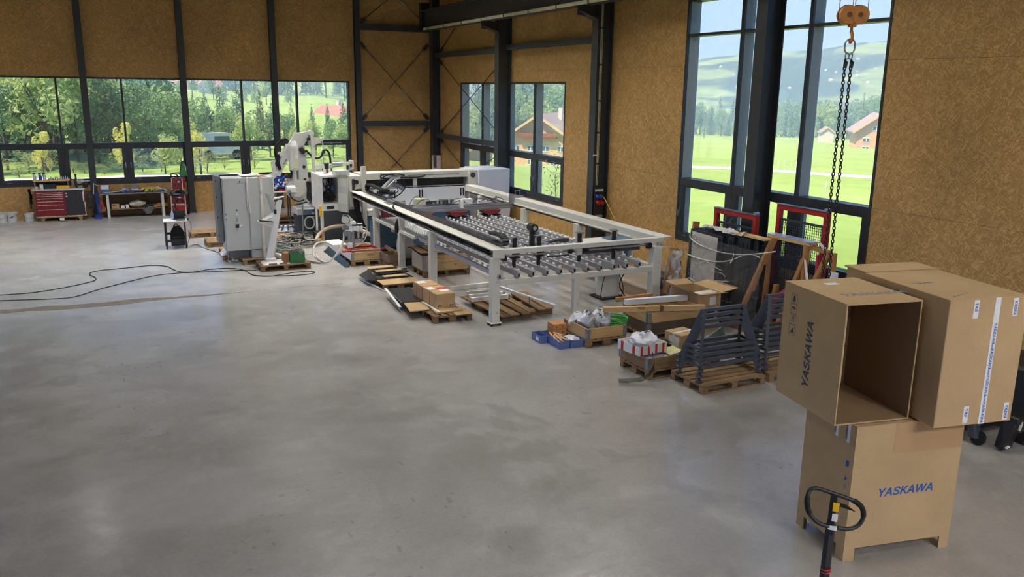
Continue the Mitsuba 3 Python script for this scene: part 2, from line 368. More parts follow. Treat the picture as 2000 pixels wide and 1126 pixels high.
for nm, ax, pos, d0, hole, ms in (('window_4', 'y', YS, -1, (1.5, 11.3, 0.35, 8.2), [3.5 + 2 * i for i in range(4)]), ('window_5', 'x', XL, -1, (-4, 27, 1.1, 4.6), [-2 + 2 * i for i in range(15)])):
    u0, u1, z0, z1 = hole
    B = (lambda a, b, c, d: box(a, b, pos - .2, pos - .02, c, d)) if ax == 'y' else (lambda a, b, c, d: box(pos - .2, pos - .02, a, b, c, d))
    struct(nm, [B(u0, u0 + .06, z0, z1), B(u1 - .06, u1, z0, z1), B(u0, u1, z0, z0 + .06), B(u0, u1, z1 - .06, z1)] + [B(m - .04, m + .04, z0, z1) for m in ms], 'anthracite_frame', 'window outside the picture')
# opener linkage on the transoms
for nm, P in (('window_1', [((7.15, YB - .03, 2.34), (8.2, YB - .03, 2.34))]), ('window_2', [((XR - .03, 21.6, 2.31), (XR - .03, 22.9, 2.31))])):
    for p, q in P:
        p, q = np.array(p), np.array(q); m = p + (q - p) * .62
        put(nm + '__opener_rod', [cyl(p, q, .013, 8), box(*np.c_[m - .035, m + .035].ravel())], 'aluminium', label='silver fanlight opener rod')

# steel columns ---------------------------------------------------------------------------------------
def hcol(x, y, w, d, z1, ax='y', tf=.014, tw=.01):
    """H section: flanges face the axis."""
    if ax == 'y': return [box(x - w / 2, x + w / 2, y, y + tf, 0, z1), box(x - w / 2, x + w / 2, y + d - tf, y + d, 0, z1), box(x - tw / 2, x + tw / 2, y + tf, y + d - tf, 0, z1)]
    return [box(x, x + tf, y - w / 2, y + w / 2, 0, z1), box(x + d - tf, x + d, y - w / 2, y + w / 2, 0, z1), box(x + tf, x + d - tf, y - tw / 2, y + tw / 2, 0, z1)]
names = {-.335: 'dark steel post behind the red workbench, leftmost post of the window band', 2.735: 'dark steel post right of the welding machine', 5.80: 'dark steel post behind the white robot arm', 8.87: 'dark steel post left of the cross braced bay, right of the window band'}
for x in POSTX[2:]:
    t = thing('steel_post', names[x], 'column')
    part(t, 'section', hcol(x, YB - .22, .205, .205, 8.88, 'y'), 'anthracite')
    part(t, 'base_plate', box(x - .14, x + .14, YB - .25, YB - .01, 0, .02, .003), 'anthracite')
t = thing('steel_column', 'massive dark steel column in the hall corner', 'column'); CORNER = t
part(t, 'section', hcol(11.69, 31.48, .32, .30, 8.88, 'x', .02, .014), 'anthracite')
part(t, 'base_plate', box(11.5, 11.98, 31.3, 31.66, 0, .025, .003), 'anthracite')
for y, nm in ((25.1, 'dark steel column between the two far right windows'), (19.15, 'dark steel column with sockets and light conduit'), (13.05, 'dark steel column standing before the tall window')):
    t = thing('steel_column', nm, 'column')
    part(t, 'section', hcol(11.53, y, .30, .45, 8.88, 'x', .02, .014), 'anthracite')
    part(t, 'base_plate', box(11.48, 11.98, y - .2, y + .2, 0, .025, .003), 'anthracite')
    part(t, 'corbel', [box(11.0, 11.53, y - .15, y + .15, 6.40, 6.42), box(11.0, 11.53, y - .01, y + .01, 6.2, 6.40), hull([(11.53, y - .15, 6.1), (11.53, y + .15, 6.1), (11.53, y - .15, 6.12), (11.53, y + .15, 6.12), (11.05, y - .15, 6.28), (11.05, y + .15, 6.28), (11.05, y - .15, 6.3), (11.05, y + .15, 6.3)])], 'anthracite')
# crane runway
t = thing('crane_runway_beam', 'long dark steel crane beam running along the right wall near the roof', 'steel beam')
part(t, 'section', [box(10.98, 11.32, YS + .3, 30.7, 6.43, 6.455), box(11.13, 11.17, YS + .3, 30.7, 6.455, 7.10), box(10.96, 11.34, YS + .3, 30.7, 7.10, 7.13)], 'anthracite')
part(t, 'rail', box(11.12, 11.18, YS + .3, 30.7, 7.13, 7.18), 'black_steel')
part(t, 'end_stop', box(10.98, 11.32, 30.55, 30.8, 6.46, 7.42, .01), 'black_steel')
t = thing('conductor_rail', 'thin cream conductor rail hung under the dark crane beam', 'rail')
part(t, 'rail', box(10.86, 10.94, 0, 30.05, 6.42, 6.50, .008), 'cream_rail')
for i in range(11):
    y = 29.6 - 1.6 * i
    part(t, 'clip', [box(10.85, 10.95, y - .02, y + .02, 6.415, 6.51), bar((10.9, y, 6.5), (11.0, y, 6.62), .012, .012)], 'black_plastic')
# girts and bracing
def beam(name, lab, p, q, w, h):
    t = thing('steel_beam', lab, 'steel beam'); p, q = np.array(p), np.array(q)
    put(t, [bar(p, q, w, h)], 'anthracite'); return t
beam(0, 'upper dark crossbeam of the braced bay on the back wall', (8.98, YB - .14, 6.55), (11.68, YB - .14, 6.55), .16, .21)
beam(0, 'lower dark crossbeam of the braced bay on the back wall', (8.98, YB - .14, 3.05), (11.68, YB - .14, 3.05), .16, .19)
beam(0, 'high dark rail on the right wall between the corner and the first column', (11.84, 25.3, 5.6), (11.84, 31.3, 5.6), .14, .17)
beam(0, 'high dark rail on the right wall between the far window columns', (11.84, 19.32, 5.66), (11.84, 24.92, 5.66), .14, .17)
beam(0, 'low dark rail crossing the far right window beside the corner', (11.84, 25.3, 2.6), (11.84, 31.3, 2.6), .14, .17)
def rod(lab, p, q, f=.62):
    t = thing('bracing_rod', lab, 'bracing rod', 'diagonal bracing rods'); p, q = np.array(p, float), np.array(q, float); d = (q - p) / np.linalg.norm(q - p)
    a, b = p + d * .22, q - d * .22; m = a + (b - a) * f
    part(t, 'bar', cyl(a, b, .013, 8), 'black_steel')
    part(t, 'turnbuckle', [cyl(m - d * .13, m + d * .13, .022, 8), cyl(m - d * .2, m - d * .14, .018, 6), cyl(m + d * .14, m + d * .2, .018, 6)], 'galvanised', label='bare metal turnbuckle')
    for e, s in ((p, 1), (q, -1)):
        part(t, 'gusset', [bar(e, e + d * s * .26, .012, .13, up=np.cross(d, [0, 1, 0] if abs(d[1]) < .5 else [1, 0, 0])), cyl(e + d * s * .2 - np.array([.0, .02, 0]) * (abs(d[1]) < .5) - np.array([.02, 0, 0]) * (abs(d[1]) >= .5), e + d * s * .2 + np.array([0, .02, 0]) * (abs(d[1]) < .5) + np.array([.02, 0, 0]) * (abs(d[1]) >= .5), .02, 8)], 'anthracite')
yb = YB - .075
for z0, z1, nm in ((6.70, 8.8, 'top'), (3.2, 6.0, 'middle'), (.25, 2.9, 'bottom')):
    rod('dark diagonal rod rising to the right in the %s panel of the braced bay' % nm, (9.0, yb, z0), (11.66, yb, z1), .34)
    rod('dark diagonal rod falling to the right in the %s panel of the braced bay' % nm, (11.66, yb + .03, z0), (9.0, yb + .03, z1), .34)
for z0, z1, nm in ((5.75, 8.8, 'top'), (2.72, 5.4, 'middle'), (.25, 2.45, 'bottom')):
    rod('thin diagonal rod rising towards the corner in the %s panel beside the far window' % nm, (11.935, 25.3, z0), (11.935, 31.2, z1), .4)
    rod('thin diagonal rod falling towards the corner in the %s panel beside the far window' % nm, (11.965, 31.2, z0), (11.965, 25.3, z1), .4)
# fill lamps added above the frame to brighten the hall; no such fittings seen
mat('lamp_white', (225, 225, 222), .5)
ADDED_LAMP_Z0 = ADDED_LAMP_Z
for i, (x, y, k, deep) in enumerate(ADDED_LAMPS):
    ADDED_LAMP_Z = ADDED_LAMP_Z0 + .75 * deep
    t = thing('added_ceiling_light', 'long unseen fill light added under the roof', 'added_lamp', 'added unseen fill lights under the roof')
    part(t, 'housing', [box(x - .42, x + .42, y - 1.12, y + 1.12, ADDED_LAMP_Z + .02, ADDED_LAMP_Z + .1, .01), box(x - .42, x - .4, y - 1.12, y + 1.12, ADDED_LAMP_Z - .16, ADDED_LAMP_Z + .02), box(x + .4, x + .42, y - 1.12, y + 1.12, ADDED_LAMP_Z - .16, ADDED_LAMP_Z + .02),
                       box(x - .42, x + .42, y - 1.12, y - 1.1, ADDED_LAMP_Z - .16, ADDED_LAMP_Z + .02), box(x - .42, x + .42, y + 1.1, y + 1.12, ADDED_LAMP_Z - .16, ADDED_LAMP_Z + .02)], 'lamp_white')
    P = np.array([[x - .39, y - 1.09, ADDED_LAMP_Z], [x + .39, y - 1.09, ADDED_LAMP_Z], [x + .39, y + 1.09, ADDED_LAMP_Z], [x - .39, y + 1.09, ADDED_LAMP_Z]])
    scene[t + '__diffuser'] = mikit.ply(tm((P, np.array([[0, 3, 2, 1]]))), 'mat_lamp_white', emitter={'type': 'area', 'radiance': {'type': 'rgb', 'value': [ADDED_LAMP_POWER * k, ADDED_LAMP_POWER * .96 * k, ADDED_LAMP_POWER * .90 * k]}})
    if deep: part(t, 'added_louvre', [box(x - .43, x + .43, y + d - .005, y + d + .005, ADDED_LAMP_Z - .3, ADDED_LAMP_Z - .01) for d in (-1.12, -.56, 0, .56, 1.12)] + [box(x + d - .005, x + d + .005, y - 1.12, y + 1.12, ADDED_LAMP_Z - .3, ADDED_LAMP_Z - .01) for d in (-.44, .44, 0)], 'anthracite')  # louvres added so these fill lamps do not mirror in the floor
    part(t, 'cable', [cyl((x, y - .8, ADDED_LAMP_Z + .1), (x, y - .8, ZC), .006, 5), cyl((x, y + .8, ADDED_LAMP_Z + .1), (x, y + .8, ZC), .006, 5)], 'black_plastic')

# ---------------------------------------------------------------- outdoors: ground, trees, houses, mountains
def sm(a, b, x):
    t = np.clip((np.asarray(x, float) - a) / (b - a), 0, 1); return t * t * (3 - 2 * t)
def ground_z(az, r):
    """Height of the land at azimuth az (degrees from +y) and distance r from the viewer's foot."""
    az, r = np.asarray(az, float), np.asarray(r, float)
    s = sm(13, 24, az); slope = .060 - .021 * sm(30, 38, az)
    right = -.4 - slope * np.maximum(r - 28, 0) * (1 - .15 * sm(250, 600, r)) + .5 * (meshkit.noise(np.stack([az * .15, r * .02, r * 0], -1)) - .5)
    rise = 4.6 - 3.4 * sm(2, 9, az)
    back = -.4 + rise * sm(85, 260, r) + 26 * sm(290, 700, r) + .35 * (meshkit.noise(np.stack([az * .2, r * .04, r * 0 + 3], -1)) - .5) * sm(45, 70, r)
    return back * (1 - s) + right * s
def pol(az, r, dz=0.0):
    a = math.radians(az); return np.array([r * math.sin(a), r * math.cos(a), float(ground_z(az, r)) + dz])
azs, rs = np.linspace(-25, 75, 140), np.geomspace(9, 760, 80)
A, Rr = np.meshgrid(azs, rs, indexing='ij'); Z = ground_z(A, Rr)
V = np.stack([Rr * np.sin(np.radians(A)), Rr * np.cos(np.radians(A)), Z], -1).reshape(-1, 3)
i, j = np.meshgrid(np.arange(139), np.arange(79), indexing='ij')
def grass(p, n, uv):
    a = fbm(p.x * .05, p.y * .05, 1.0, 3); b = noise(p.x * 1.4, p.y * 1.4); c = noise(p.x * .35, p.y * .12, 4.0)
    return mix((.155, .255, .065), (.265, .37, .115), .45 * a + .25 * b + .3 * c)
mat('grass', proc(grass), .9, spec=.1)
mat('gravel', (205, 200, 188), .9)
struct('ground', [tm((V, np.stack([i * 80 + j, i * 80 + j + 1, (i + 1) * 80 + j + 1, (i + 1) * 80 + j], -1).reshape(-1, 4)))], 'grass', 'sunlit green meadow sloping away outside', smooth=True)
def ribbon(pts, w, dz=.06):
    out = []
    for az, r in pts:
        c = pol(az, r, dz); d = np.array([math.sin(math.radians(az)), math.cos(math.radians(az)), 0]) * w / 2; out += [c - d, c + d]
    n = len(pts); return tm((np.array(out), np.array([[2 * k, 2 * k + 1, 2 * k + 3, 2 * k + 2] for k in range(n - 1)])))
put('ground__path', ribbon([(a, 79 - .25 * (a - 36) + 1.6 * math.sin(a * .35)) for a in np.linspace(33, 56, 50)], 2.6), 'gravel', label='pale gravel path across the meadow')
put('ground__yard', ribbon([(a, 47 + .4 * math.sin(a)) for a in np.linspace(-9, 17, 40)], 5.0, .05), 'gravel', label='pale yard strip before the trees')

for nm, c in (('leaf_spruce', (118, 146, 124)), ('leaf_dark', (126, 158, 122)), ('leaf_mid', (156, 186, 132)), ('leaf_bright', (190, 208, 142)), ('leaf_yellow', (214, 218, 134)), ('leaf_hedge', (176, 192, 136))):
    scene['mat_' + nm] = {'type': 'principledthin', 'base_color': {'type': 'rgb', 'value': lin(*c)}, 'roughness': .6, 'diff_trans': .8, 'spec_trans': 0.0, 'eta': 1.3}
mat('bark', (92, 78, 62), .9)
def leaf_cards(P, N, size, rng):
    """Small bent leaf-spray quads at P facing N."""
    k = len(P); N = N / (np.linalg.norm(N, axis=1, keepdims=True) + 1e-9); R = rng.normal(size=(k, 3)); A = np.cross(N, R); A /= np.linalg.norm(A, axis=1, keepdims=True) + 1e-9; B = np.cross(N, A)
    s = (size * rng.uniform(.6, 1.3, (k, 1)))
    v = np.stack([P - A * s, P - B * s * .5 + N * s * .2, P + A * s, P + B * s * .5 + N * s * .2], 1).reshape(-1, 3); q = np.arange(k * 4).reshape(-1, 4)
    return tm((v, q))
def spruce(seed, n=1500, w=.19):
    rng = np.random.default_rng(seed); t = 1 - np.sqrt(rng.uniform(0, 1, n)) ** .9; t = np.clip(t, .0, .995)
    z = .06 + .94 * t; whorl = np.floor(t * 17) / 17; drop = (t * 17 - np.floor(t * 17))
    rad = w * (1 - t) ** .85 * rng.uniform(.25, 1.0, n) ** .5 * (1.12 - .45 * drop) * (1 + .25 * np.sin(whorl * 91)); ph = rng.uniform(0, 2 * math.pi, n); ph = ph + .25 * np.sin(ph * 7 + whorl * 40)
    P = np.stack([rad * np.cos(ph), rad * np.sin(ph), z - .25 * rad], 1); N = np.stack([np.cos(ph) * .5, np.sin(ph) * .5, np.full(n, .8)], 1) + rng.normal(size=(n, 3)) * .35
    return leaf_cards(P, N, .021 * np.ones((n, 1)), rng), cat([cyl((0, 0, 0), (0, 0, .93), .012, 6, .003)])
def broad(seed, n=1700, w=.34, trunk=.22):
    rng = np.random.default_rng(seed); C = rng.normal(size=(15, 3)) * np.array([w * .42, w * .42, .17]) + np.array([0, 0, .62]); C[:, 2] = np.clip(C[:, 2], trunk + .1, .88)
    c = C[rng.integers(0, 15, n)]; d = rng.normal(size=(n, 3)); d /= np.linalg.norm(d, axis=1, keepdims=True); rr = rng.uniform(.7, 1.0, (n, 1)) * np.array([[w * .36, w * .36, .13]])
    P = c + d * rr; P[:, 2] = np.clip(P[:, 2], trunk * .8, 1.0)
    br = [cyl((0, 0, 0), (0, 0, .55), .018, 6, .010)] + [tube(spline([(0, 0, trunk + .1 * rng.uniform()), (q[0] * .5, q[1] * .5, q[2] * .8), q], 5), [.008, .006, .005, .004, .003], 5) for q in C[:6]]
    return leaf_cards(P, d + rng.normal(size=(n, 3)) * .5, .024 * np.ones((n, 1)), rng), cat(br)
PROTO = {}
for nm, (f, t), lm in [('spruce', spruce(1), 'leaf_spruce'), ('spruce2', spruce(2, 1500, .15), 'leaf_dark'), ('spruce3', spruce(3, 1500, .22), 'leaf_mid'), ('broad', broad(4), 'leaf_mid'), ('broad2', broad(5, 1700, .30), 'leaf_bright'), ('broad3', broad(6, 1700, .4, .12), 'leaf_dark'),
                       ('yellow', broad(7, 1600, .26, .2), 'leaf_yellow'), ('slim', broad(8, 1500, .17, .25), 'leaf_yellow'), ('shrub', broad(9, 900, .6, .02), 'leaf_hedge')]:
    PROTO[nm] = (mikit.ply(f, 'mat_' + lm), mikit.ply(t, 'mat_bark', True))
def tree(kind, az, r, h, label, group, name=None, cat_='tree', wide=1.0):
    nm = name or ('conifer_tree' if kind.startswith('spruce') else 'shrub' if kind == 'shrub' else 'broadleaf_tree')
    t = thing(nm, label, cat_, group); p = pol(az, r, -.05)
    M = T().translate(p.tolist()).rotate([0, 0, 1], (az * 77 + r * 13) % 360).scale([h * wide, h * wide, h])
    scene[t + '__foliage'] = {**PROTO[kind][0], 'to_world': M}; scene[t + '__trunk'] = {**PROTO[kind][1], 'to_world': M}
R_ = random.Random(11)
# trees behind the band window: (azimuth, distance, height, kind)
for az, r, h, k in [(-6.6, 62, 15, 'spruce'), (-5.3, 66, 17, 'spruce'), (-4.2, 63, 15.5, 'spruce'), (-3.4, 60, 13, 'spruce2'), (-6.0, 75, 18, 'spruce2'), (-.9, 66, 9.0, 'spruce2'), (.5, 64, 6.6, 'spruce'), (1.7, 66, 11, 'spruce3'), (2.9, 62, 12.5, 'spruce3'), (3.7, 66, 8, 'spruce3'), (-2.0, 70, 14, 'spruce3'),
                    (7.0, 74, 5.2, 'spruce'), (8.0, 77, 5.6, 'spruce'), (9.4, 70, 4.9, 'spruce2'), (10.2, 78, 4.4, 'spruce'), (11.3, 74, 3.7, 'spruce3'), (12.6, 72, 3.5, 'spruce'), (13.6, 77, 3.6, 'spruce2'), (14.6, 72, 4.0, 'spruce'), (15.6, 70, 3.8, 'spruce3'), (16.8, 74, 5, 'spruce'), (5.4, 76, 4.2, 'spruce2'), (6.1, 72, 4.5, 'spruce'), (4.6, 72, 4.6, 'spruce')]:
    tree(k, az, r, h, 'conifer in the near row of trees outside the band window', 'conifers of the near row outside the band window')
for az, r, h, k in [(-5.0, 55, 5.0, 'broad3'), (-2.9, 54, 8.5, 'broad2'), (-2.4, 57, 10, 'broad2'), (-1.3, 55, 5.2, 'broad'), (-.2, 58, 6.0, 'broad'), (1.2, 56, 5.0, 'broad3'), (2.6, 57, 4.6, 'broad'), (4.2, 58, 4.4, 'broad'), (5.6, 60, 3.6, 'broad3'), (7.4, 61, 3.5, 'broad'), (8.7, 59, 3.6, 'broad2'), (9.9, 62, 3.3, 'broad3'), (11.6, 60, 2.6, 'broad2'),
                    (12.8, 62, 2.9, 'broad2'), (13.9, 60, 2.7, 'broad'), (14.8, 62, 3.2, 'broad2'), (16.2, 60, 3.3, 'broad'), (-6.9, 53, 4.4, 'broad3'), (-3.9, 58, 5, 'broad3'), (3.5, 61, 4, 'broad3'), (6.6, 63, 3.4, 'broad3'), (10.8, 64, 3, 'broad3'), (15.5, 66, 3.6, 'broad3')]:
    tree(k, az, r, h, 'leafy tree in the near row outside the band window', 'leafy trees of the near row outside the band window')
for az, r, h, k in [(-3.2, 49, 2.5, 'slim'), (1.2, 50, 2.9, 'slim'), (3.5, 50.5, 2.6, 'broad2'), (5.6, 49.5, 3.1, 'yellow'), (-6.0, 48.5, 2.6, 'slim')]:
    tree(k, az, r, h, 'young staked yellow green tree outside the band window', 'young yellow green trees outside the band window', 'young_tree')
for q in range(26):
    az = -7.6 + q * .98 + R_.uniform(-.3, .3); tree('shrub', az, 51.5 + R_.uniform(-1, 1.5), R_.uniform(.6, 1.5), 'low shrub at the edge of the yard outside the band window', 'low shrubs outside the band window', wide=1.3)
for q in range(44):
    az = -6 + q * .56 + R_.uniform(-.2, .2); k_ = R_.choice(['spruce', 'spruce2', 'broad3', 'spruce']); n_ = '%s on the far hillside outside the %s half of the band window' % ('conifer' if k_[0] == 's' else 'leafy tree', 'left' if az < 5 else 'right'); tree(k_, az, R_.uniform(300, 360), R_.uniform(13, 20), n_, n_ + ' group')
for q in range(12):
    az = 1 + q * .9 + R_.uniform(-.3, .3); tree(R_.choice(['broad', 'spruce3']), az, R_.uniform(180, 240), R_.uniform(4, 7), 'small tree on the hill meadow outside the band window', 'small trees on the hill meadow')
# forest behind the chalet (far right window)
for row, (r, h) in enumerate([(205, 15), (228, 18), (255, 21), (285, 25)]):
    for q in range(16):
        az = 23.4 + q * .52 + R_.uniform(-.18, .18); k_ = R_.choice(['spruce', 'spruce', 'spruce3', 'spruce2', 'broad', 'broad2']); n_ = '%s in the %s row of the forest behind the chalet' % ('conifer' if k_[0] == 's' else 'leafy tree', ('first', 'second', 'third', 'hindmost')[row]); tree(k_, az, r + R_.uniform(-8, 8), h * R_.uniform(.85, 1.12), n_, n_ + ' group')
for q in range(7):
    tree('shrub', 26.0 + q * .33, 150 + R_.uniform(-3, 3), R_.uniform(1.5, 2.4), 'hedge bush beside the chalet', 'hedge bushes beside the chalet', wide=1.4)
# forest edge across the big meadow
for row, (r, h) in enumerate([(345, 9), (365, 11.5), (395, 14.5)]):
    for q in range(30):
        az = 35.5 + q * .56 + R_.uniform(-.2, .2); k_ = R_.choice(['broad3', 'spruce2', 'spruce', 'broad', 'spruce3']); n_ = '%s in the %s row of the forest across the meadow outside the tall window' % ('conifer' if k_[0] == 's' else 'leafy tree', ('front', 'middle', 'back')[row]); tree(k_, az, r + R_.uniform(-8, 8), h * R_.uniform(.8, 1.2), n_, n_ + ' group')
tree('broad2', 45.6, 290, 14.5, 'big round pale green tree left of the wooden house', None, wide=1.15)
tree('broad', 48.6, 300, 15, 'tall tree rising behind the roof of the wooden house', None); tree('spruce3', 47.9, 320, 17, 'tall conifer behind the wooden house', None)
t = thing('bare_bush', 'thin leafy young tree close outside the far right window', 'bush'); p = pol(28.8, 32)
_rg = np.random.default_rng(3); part(t, 'stem', [tube(spline([p, p + [.05, 0, .8], p + [0, .1, 1.6], p + [.1, 0, 2.6]], 8), .012, 5)] + [tube([p + [0, .05, h], p + [a * .4, b * .4, h + .35]], .006, 4) for h, a, b in _rg.uniform([.6, -1, -1], [2.4, 1, 1], (16, 3))], 'bark')
q = _rg.normal(size=(130, 3)) * [.32, .32, .55] + p + [0, 0, 1.7]; part(t, 'foliage', leaf_cards(q, _rg.normal(size=(130, 3)), .05 * np.ones((130, 1)), _rg), 'leaf_mid')

# houses
mat('timber_wall', (224, 190, 142), .8); mat('timber_dark', (150, 92, 56), .8); mat('plaster', (225, 215, 198), .8); mat('roof_tile', (150, 138, 134), .8); mat('roof_red', (172, 120, 106), .8)
mat('window_dark', (90, 100, 110), .2); mat('timber_grey', (168, 152, 134), .8); mat('shutter_white', (235, 232, 224), .6); mat('timber_pink', (226, 180, 142), .8)
def house(az, r, rz, w, d, h, roof_h, wall_m, roof_m, label, name='house', base='plaster', wins=((-.3, .25), (.0, .25), (.3, .25), (-.3, .62), (0, .62), (.3, .62)), ww=.11, eave=.9, dz=0.0, chimney=True, gallery=False):
    t = thing(name, label, 'house'); p = pol(az, r, dz)
    L = lambda m: xf(m, p, rz)
    gable = [(-w / 2, 0), (w / 2, 0), (w / 2, h), (0, h + roof_h), (-w / 2, h)]
    part(t, 'walls', L(prism(gable, -d / 2, d / 2, 'y')), wall_m)
    part(t, 'base', L(box(-w / 2 - .03, w / 2 + .03, -d / 2 - .03, d / 2 + .03, -2.5, .35)), base)
    k = roof_h / (w / 2); e = w / 2 + eave
    for s in (-1, 1):
        part(t, 'roof', L(prism([(0, h + roof_h + .05), (s * e, h - k * eave + .05), (s * e, h - k * eave + .3), (0, h + roof_h + .35)][::s], -d / 2 - eave, d / 2 + eave, 'y')), roof_m)
        part(t, 'verge_board', L(bar((0, -d / 2 - eave - .02, h + roof_h + .15), (s * e, -d / 2 - eave - .02, h - k * eave + .12), .08, .34)), 'timber_wall')
    if chimney: part(t, 'chimney', L(box(w * .12, w * .12 + .6, d * .1, d * .1 + .6, h + roof_h * .5, h + roof_h + 1.1)), 'plaster')
    for u, v in wins:
        wk = part(t, 'window', L(box(u * w - ww * w / 2, u * w + ww * w / 2, -d / 2 - .07, -d / 2 + .02, v * h, v * h + .2 * h)), 'shutter_white')
        put(wk + '__window_pane', [L(box(u * w + s * ww * w * .25 - ww * w * .19, u * w + s * ww * w * .25 + ww * w * .19, -d / 2 - .09, -d / 2 - .06, v * h + .03 * h, v * h + .17 * h)) for s in (-1, 1)], 'window_dark')
    if gallery: part(t, 'gallery', [L(box(-w * .3, w * .3, -d / 2 - .8, -d / 2, h * .98, h * 1.03)), L(box(-w * .3, w * .3, -d / 2 - .85, -d / 2 - .75, h * 1.03, h * 1.16))], 'timber_dark')
    return t
def facing(az, turn): return -math.radians(az) + math.radians(turn)
house(28.2, 128, facing(28.2, -14), 9.2, 12, 4.3, 3.0, 'timber_wall', 'roof_tile', 'timber chalet with grey roof outside the far right window', wins=((-.36, .55), (-.12, .55), (.12, .55), (.36, .55), (-.12, .1), (.25, .1)), gallery=True, name='chalet')
house(23.25, 140, facing(23.2, 20), 4.4, 4.5, 2.4, 1.1, 'timber_grey', 'plaster', 'small wooden hut with pale roof outside the far right window', wins=(), name='hut', chimney=False, eave=.5, dz=-.8)
house(48.75, 200, facing(49.0, 8), 8.8, 12, 5.2, 3.2, 'timber_pink', 'roof_tile', 'big wooden house with white windows outside the tall window', wins=((-.28, .18), (.1, .18), (-.28, .52), (.1, .52), (-.08, .98), (.1, .98)), ww=.15, dz=-1.2)
house(45.9, 282, facing(45.9, 10), 4, 4, 3, 1.4, 'plaster', 'roof_tile', 'small pale shed under the round tree', wins=(), name='shed', chimney=False, eave=.4)
house(5.1, 300, facing(5.1, 60), 9, 13, 2.4, 2.0, 'plaster', 'roof_red', 'farmhouse with red roof on the hill outside the band window', wins=((-.3, .4), (0, .4), (.3, .4)))
house(6.1, 312, facing(6.3, -70), 7, 10, 2.0, 1.6, 'timber_wall', 'roof_red', 'farm shed with red roof beside the hill farmhouse', wins=((-.2, .4), (.2, .4)))
house(14.3, 150, facing(13.6, 40), 6, 6.5, 2.2, 1.8, 'timber_pink', 'roof_red', 'house with pale red roof half hidden by conifers', dz=-2.6, wins=((-.3, .4), (0, .4), (.3, .4)))
# van, car, pole
def vehicle(name, label, az, r, rz, L, W, H, van, paint):
    t = thing(name, label, 'van' if van else 'car'); p = pol(az, r); X = lambda m: xf(m, p, rz)
    pr = [(-L / 2, .35), (L / 2, .35), (L / 2, .95), (L / 2 - .25, 1.05), (L / 2 - (1.0 if van else 1.3), H), (-L / 2 + (.05 if van else .5), H), (-L / 2, H * .6)]
    part(t, 'body', X(prism(pr, -W / 2, W / 2, 'y')), paint)
    part(t, 'glass', [X(prism([(L / 2 - .5, 1.1), (L / 2 - 1.1, H - .12), (-L / 2 + .8, H - .12), (-L / 2 + .7, 1.1)] if not van else [(L / 2 - .5, 1.15), (L / 2 - 1.05, H - .2), (L / 2 - 2, H - .2), (L / 2 - 2, 1.15)], -W / 2 - .01, W / 2 + .01, 'y'))], 'window_dark')
    for sx in (-1, 1):
        for sy in (-1, 1): part(t, 'wheel', X(cyl((sx * L * .31, sy * (W / 2 - .2), .33), (sx * L * .31, sy * (W / 2 + .02), .33), .33, 14)), 'rubber')
vehicle('trailer', 'small white trailer outside the band window behind the green mask', 6.75, 60.0, .2, 3.0, 1.6, 1.75, True, 'white_paint')
t = thing('utility_pole', 'thin wooden utility pole in front of the far forest', 'pole'); p = pol(38.4, 300); part(t, 'mast', cyl(p, p + [0, 0, 9], .13, 8, .09), 'bark'); part(t, 'arm', bar(p + [-.6, .6, 8.4], p + [.6, -.6, 8.4], .12, .12), 'bark')
for az, r in ((37.5, 55), (46.2, 50), (48.9, 62), (43.2, 80), (43.6, 80), (44.0, 80), (44.3, 80)):
    t = thing('fence_stake', 'thin stake standing in the meadow outside the tall window', 'stake', 'stakes in the meadow'); p = pol(az, r); put(t, cyl(p, p + [0, 0, .9], .03, 6), 'white_paint')
# mountains with villages
ptab = [(28, .036), (36, .031), (37.4, .0335), (38.8, .038), (40, .040), (42.3, .0405), (44, .0435), (46, .0475), (48, .0525), (50, .0555), (54, .055), (60, .045), (70, .03)]
def mtn_z(az, r, front):
    e = np.interp(az, *zip(*ptab)); k = sm(2400, 4600, r) * (1 - sm(4700, 6000, r) * .6)
    P3 = np.stack([az * .55, r * .0012, r * 0], -1)
    z = -45 + (4600 * e + 50) * k * (1 + .10 * (meshkit.fbm(P3 * 2, 4) - .5)) + 6 * (meshkit.fbm(P3 * 6, 3, 2) - .5)
    return z
azs, rs = np.linspace(24, 72, 200), np.linspace(760, 6000, 60); A, Rr = np.meshgrid(azs, rs, indexing='ij'); Z = mtn_z(A, Rr, 0)
V = np.stack([Rr * np.sin(np.radians(A)), Rr * np.cos(np.radians(A)), Z], -1).reshape(-1, 3); i, j = np.meshgrid(np.arange(199), np.arange(59), indexing='ij')
def mountain(p, n, uv):
    a = fbm(p.x * .0016, p.y * .0016, 2.0, 4); f = smoothstep(.47, .56, a + .10 * smoothstep(10, 60, p.z) * smoothstep(140, 90, p.z))
    return mix((.018, .045, .022), (.17, .27, .075), f) * (.7 + .6 * noise(p.x * .03, p.y * .03))
mat('mountain', proc(mountain), .95, spec=.05)
struct('mountain', [tm((V, np.stack([i * 60 + j, i * 60 + j + 1, (i + 1) * 60 + j + 1, (i + 1) * 60 + j], -1).reshape(-1, 4)))], 'mountain', 'hazy blue forested mountain ridge', smooth=True)
for q in range(26):
    az = R_.choice([R_.uniform(45.5, 49.5), R_.uniform(45.5, 49.5), R_.uniform(43, 49), R_.uniform(37, 41)]); r = R_.uniform(3050, 3750); z = float(mtn_z(np.array(az), np.array(r), 0)); a = math.radians(az); s = R_.uniform(3, 5.5)
    t = thing('village_house', 'tiny white house on the hazy mountain slope', 'house', 'tiny houses on the mountain slope')
    put(t, [xf(prism([(-s, -8), (s, -8), (s, s * .8), (0, s * 1.5), (-s, s * .8)], -s, s, 'y'), (r * math.sin(a), r * math.cos(a), z), R_.uniform(0, 3))], 'white_paint')
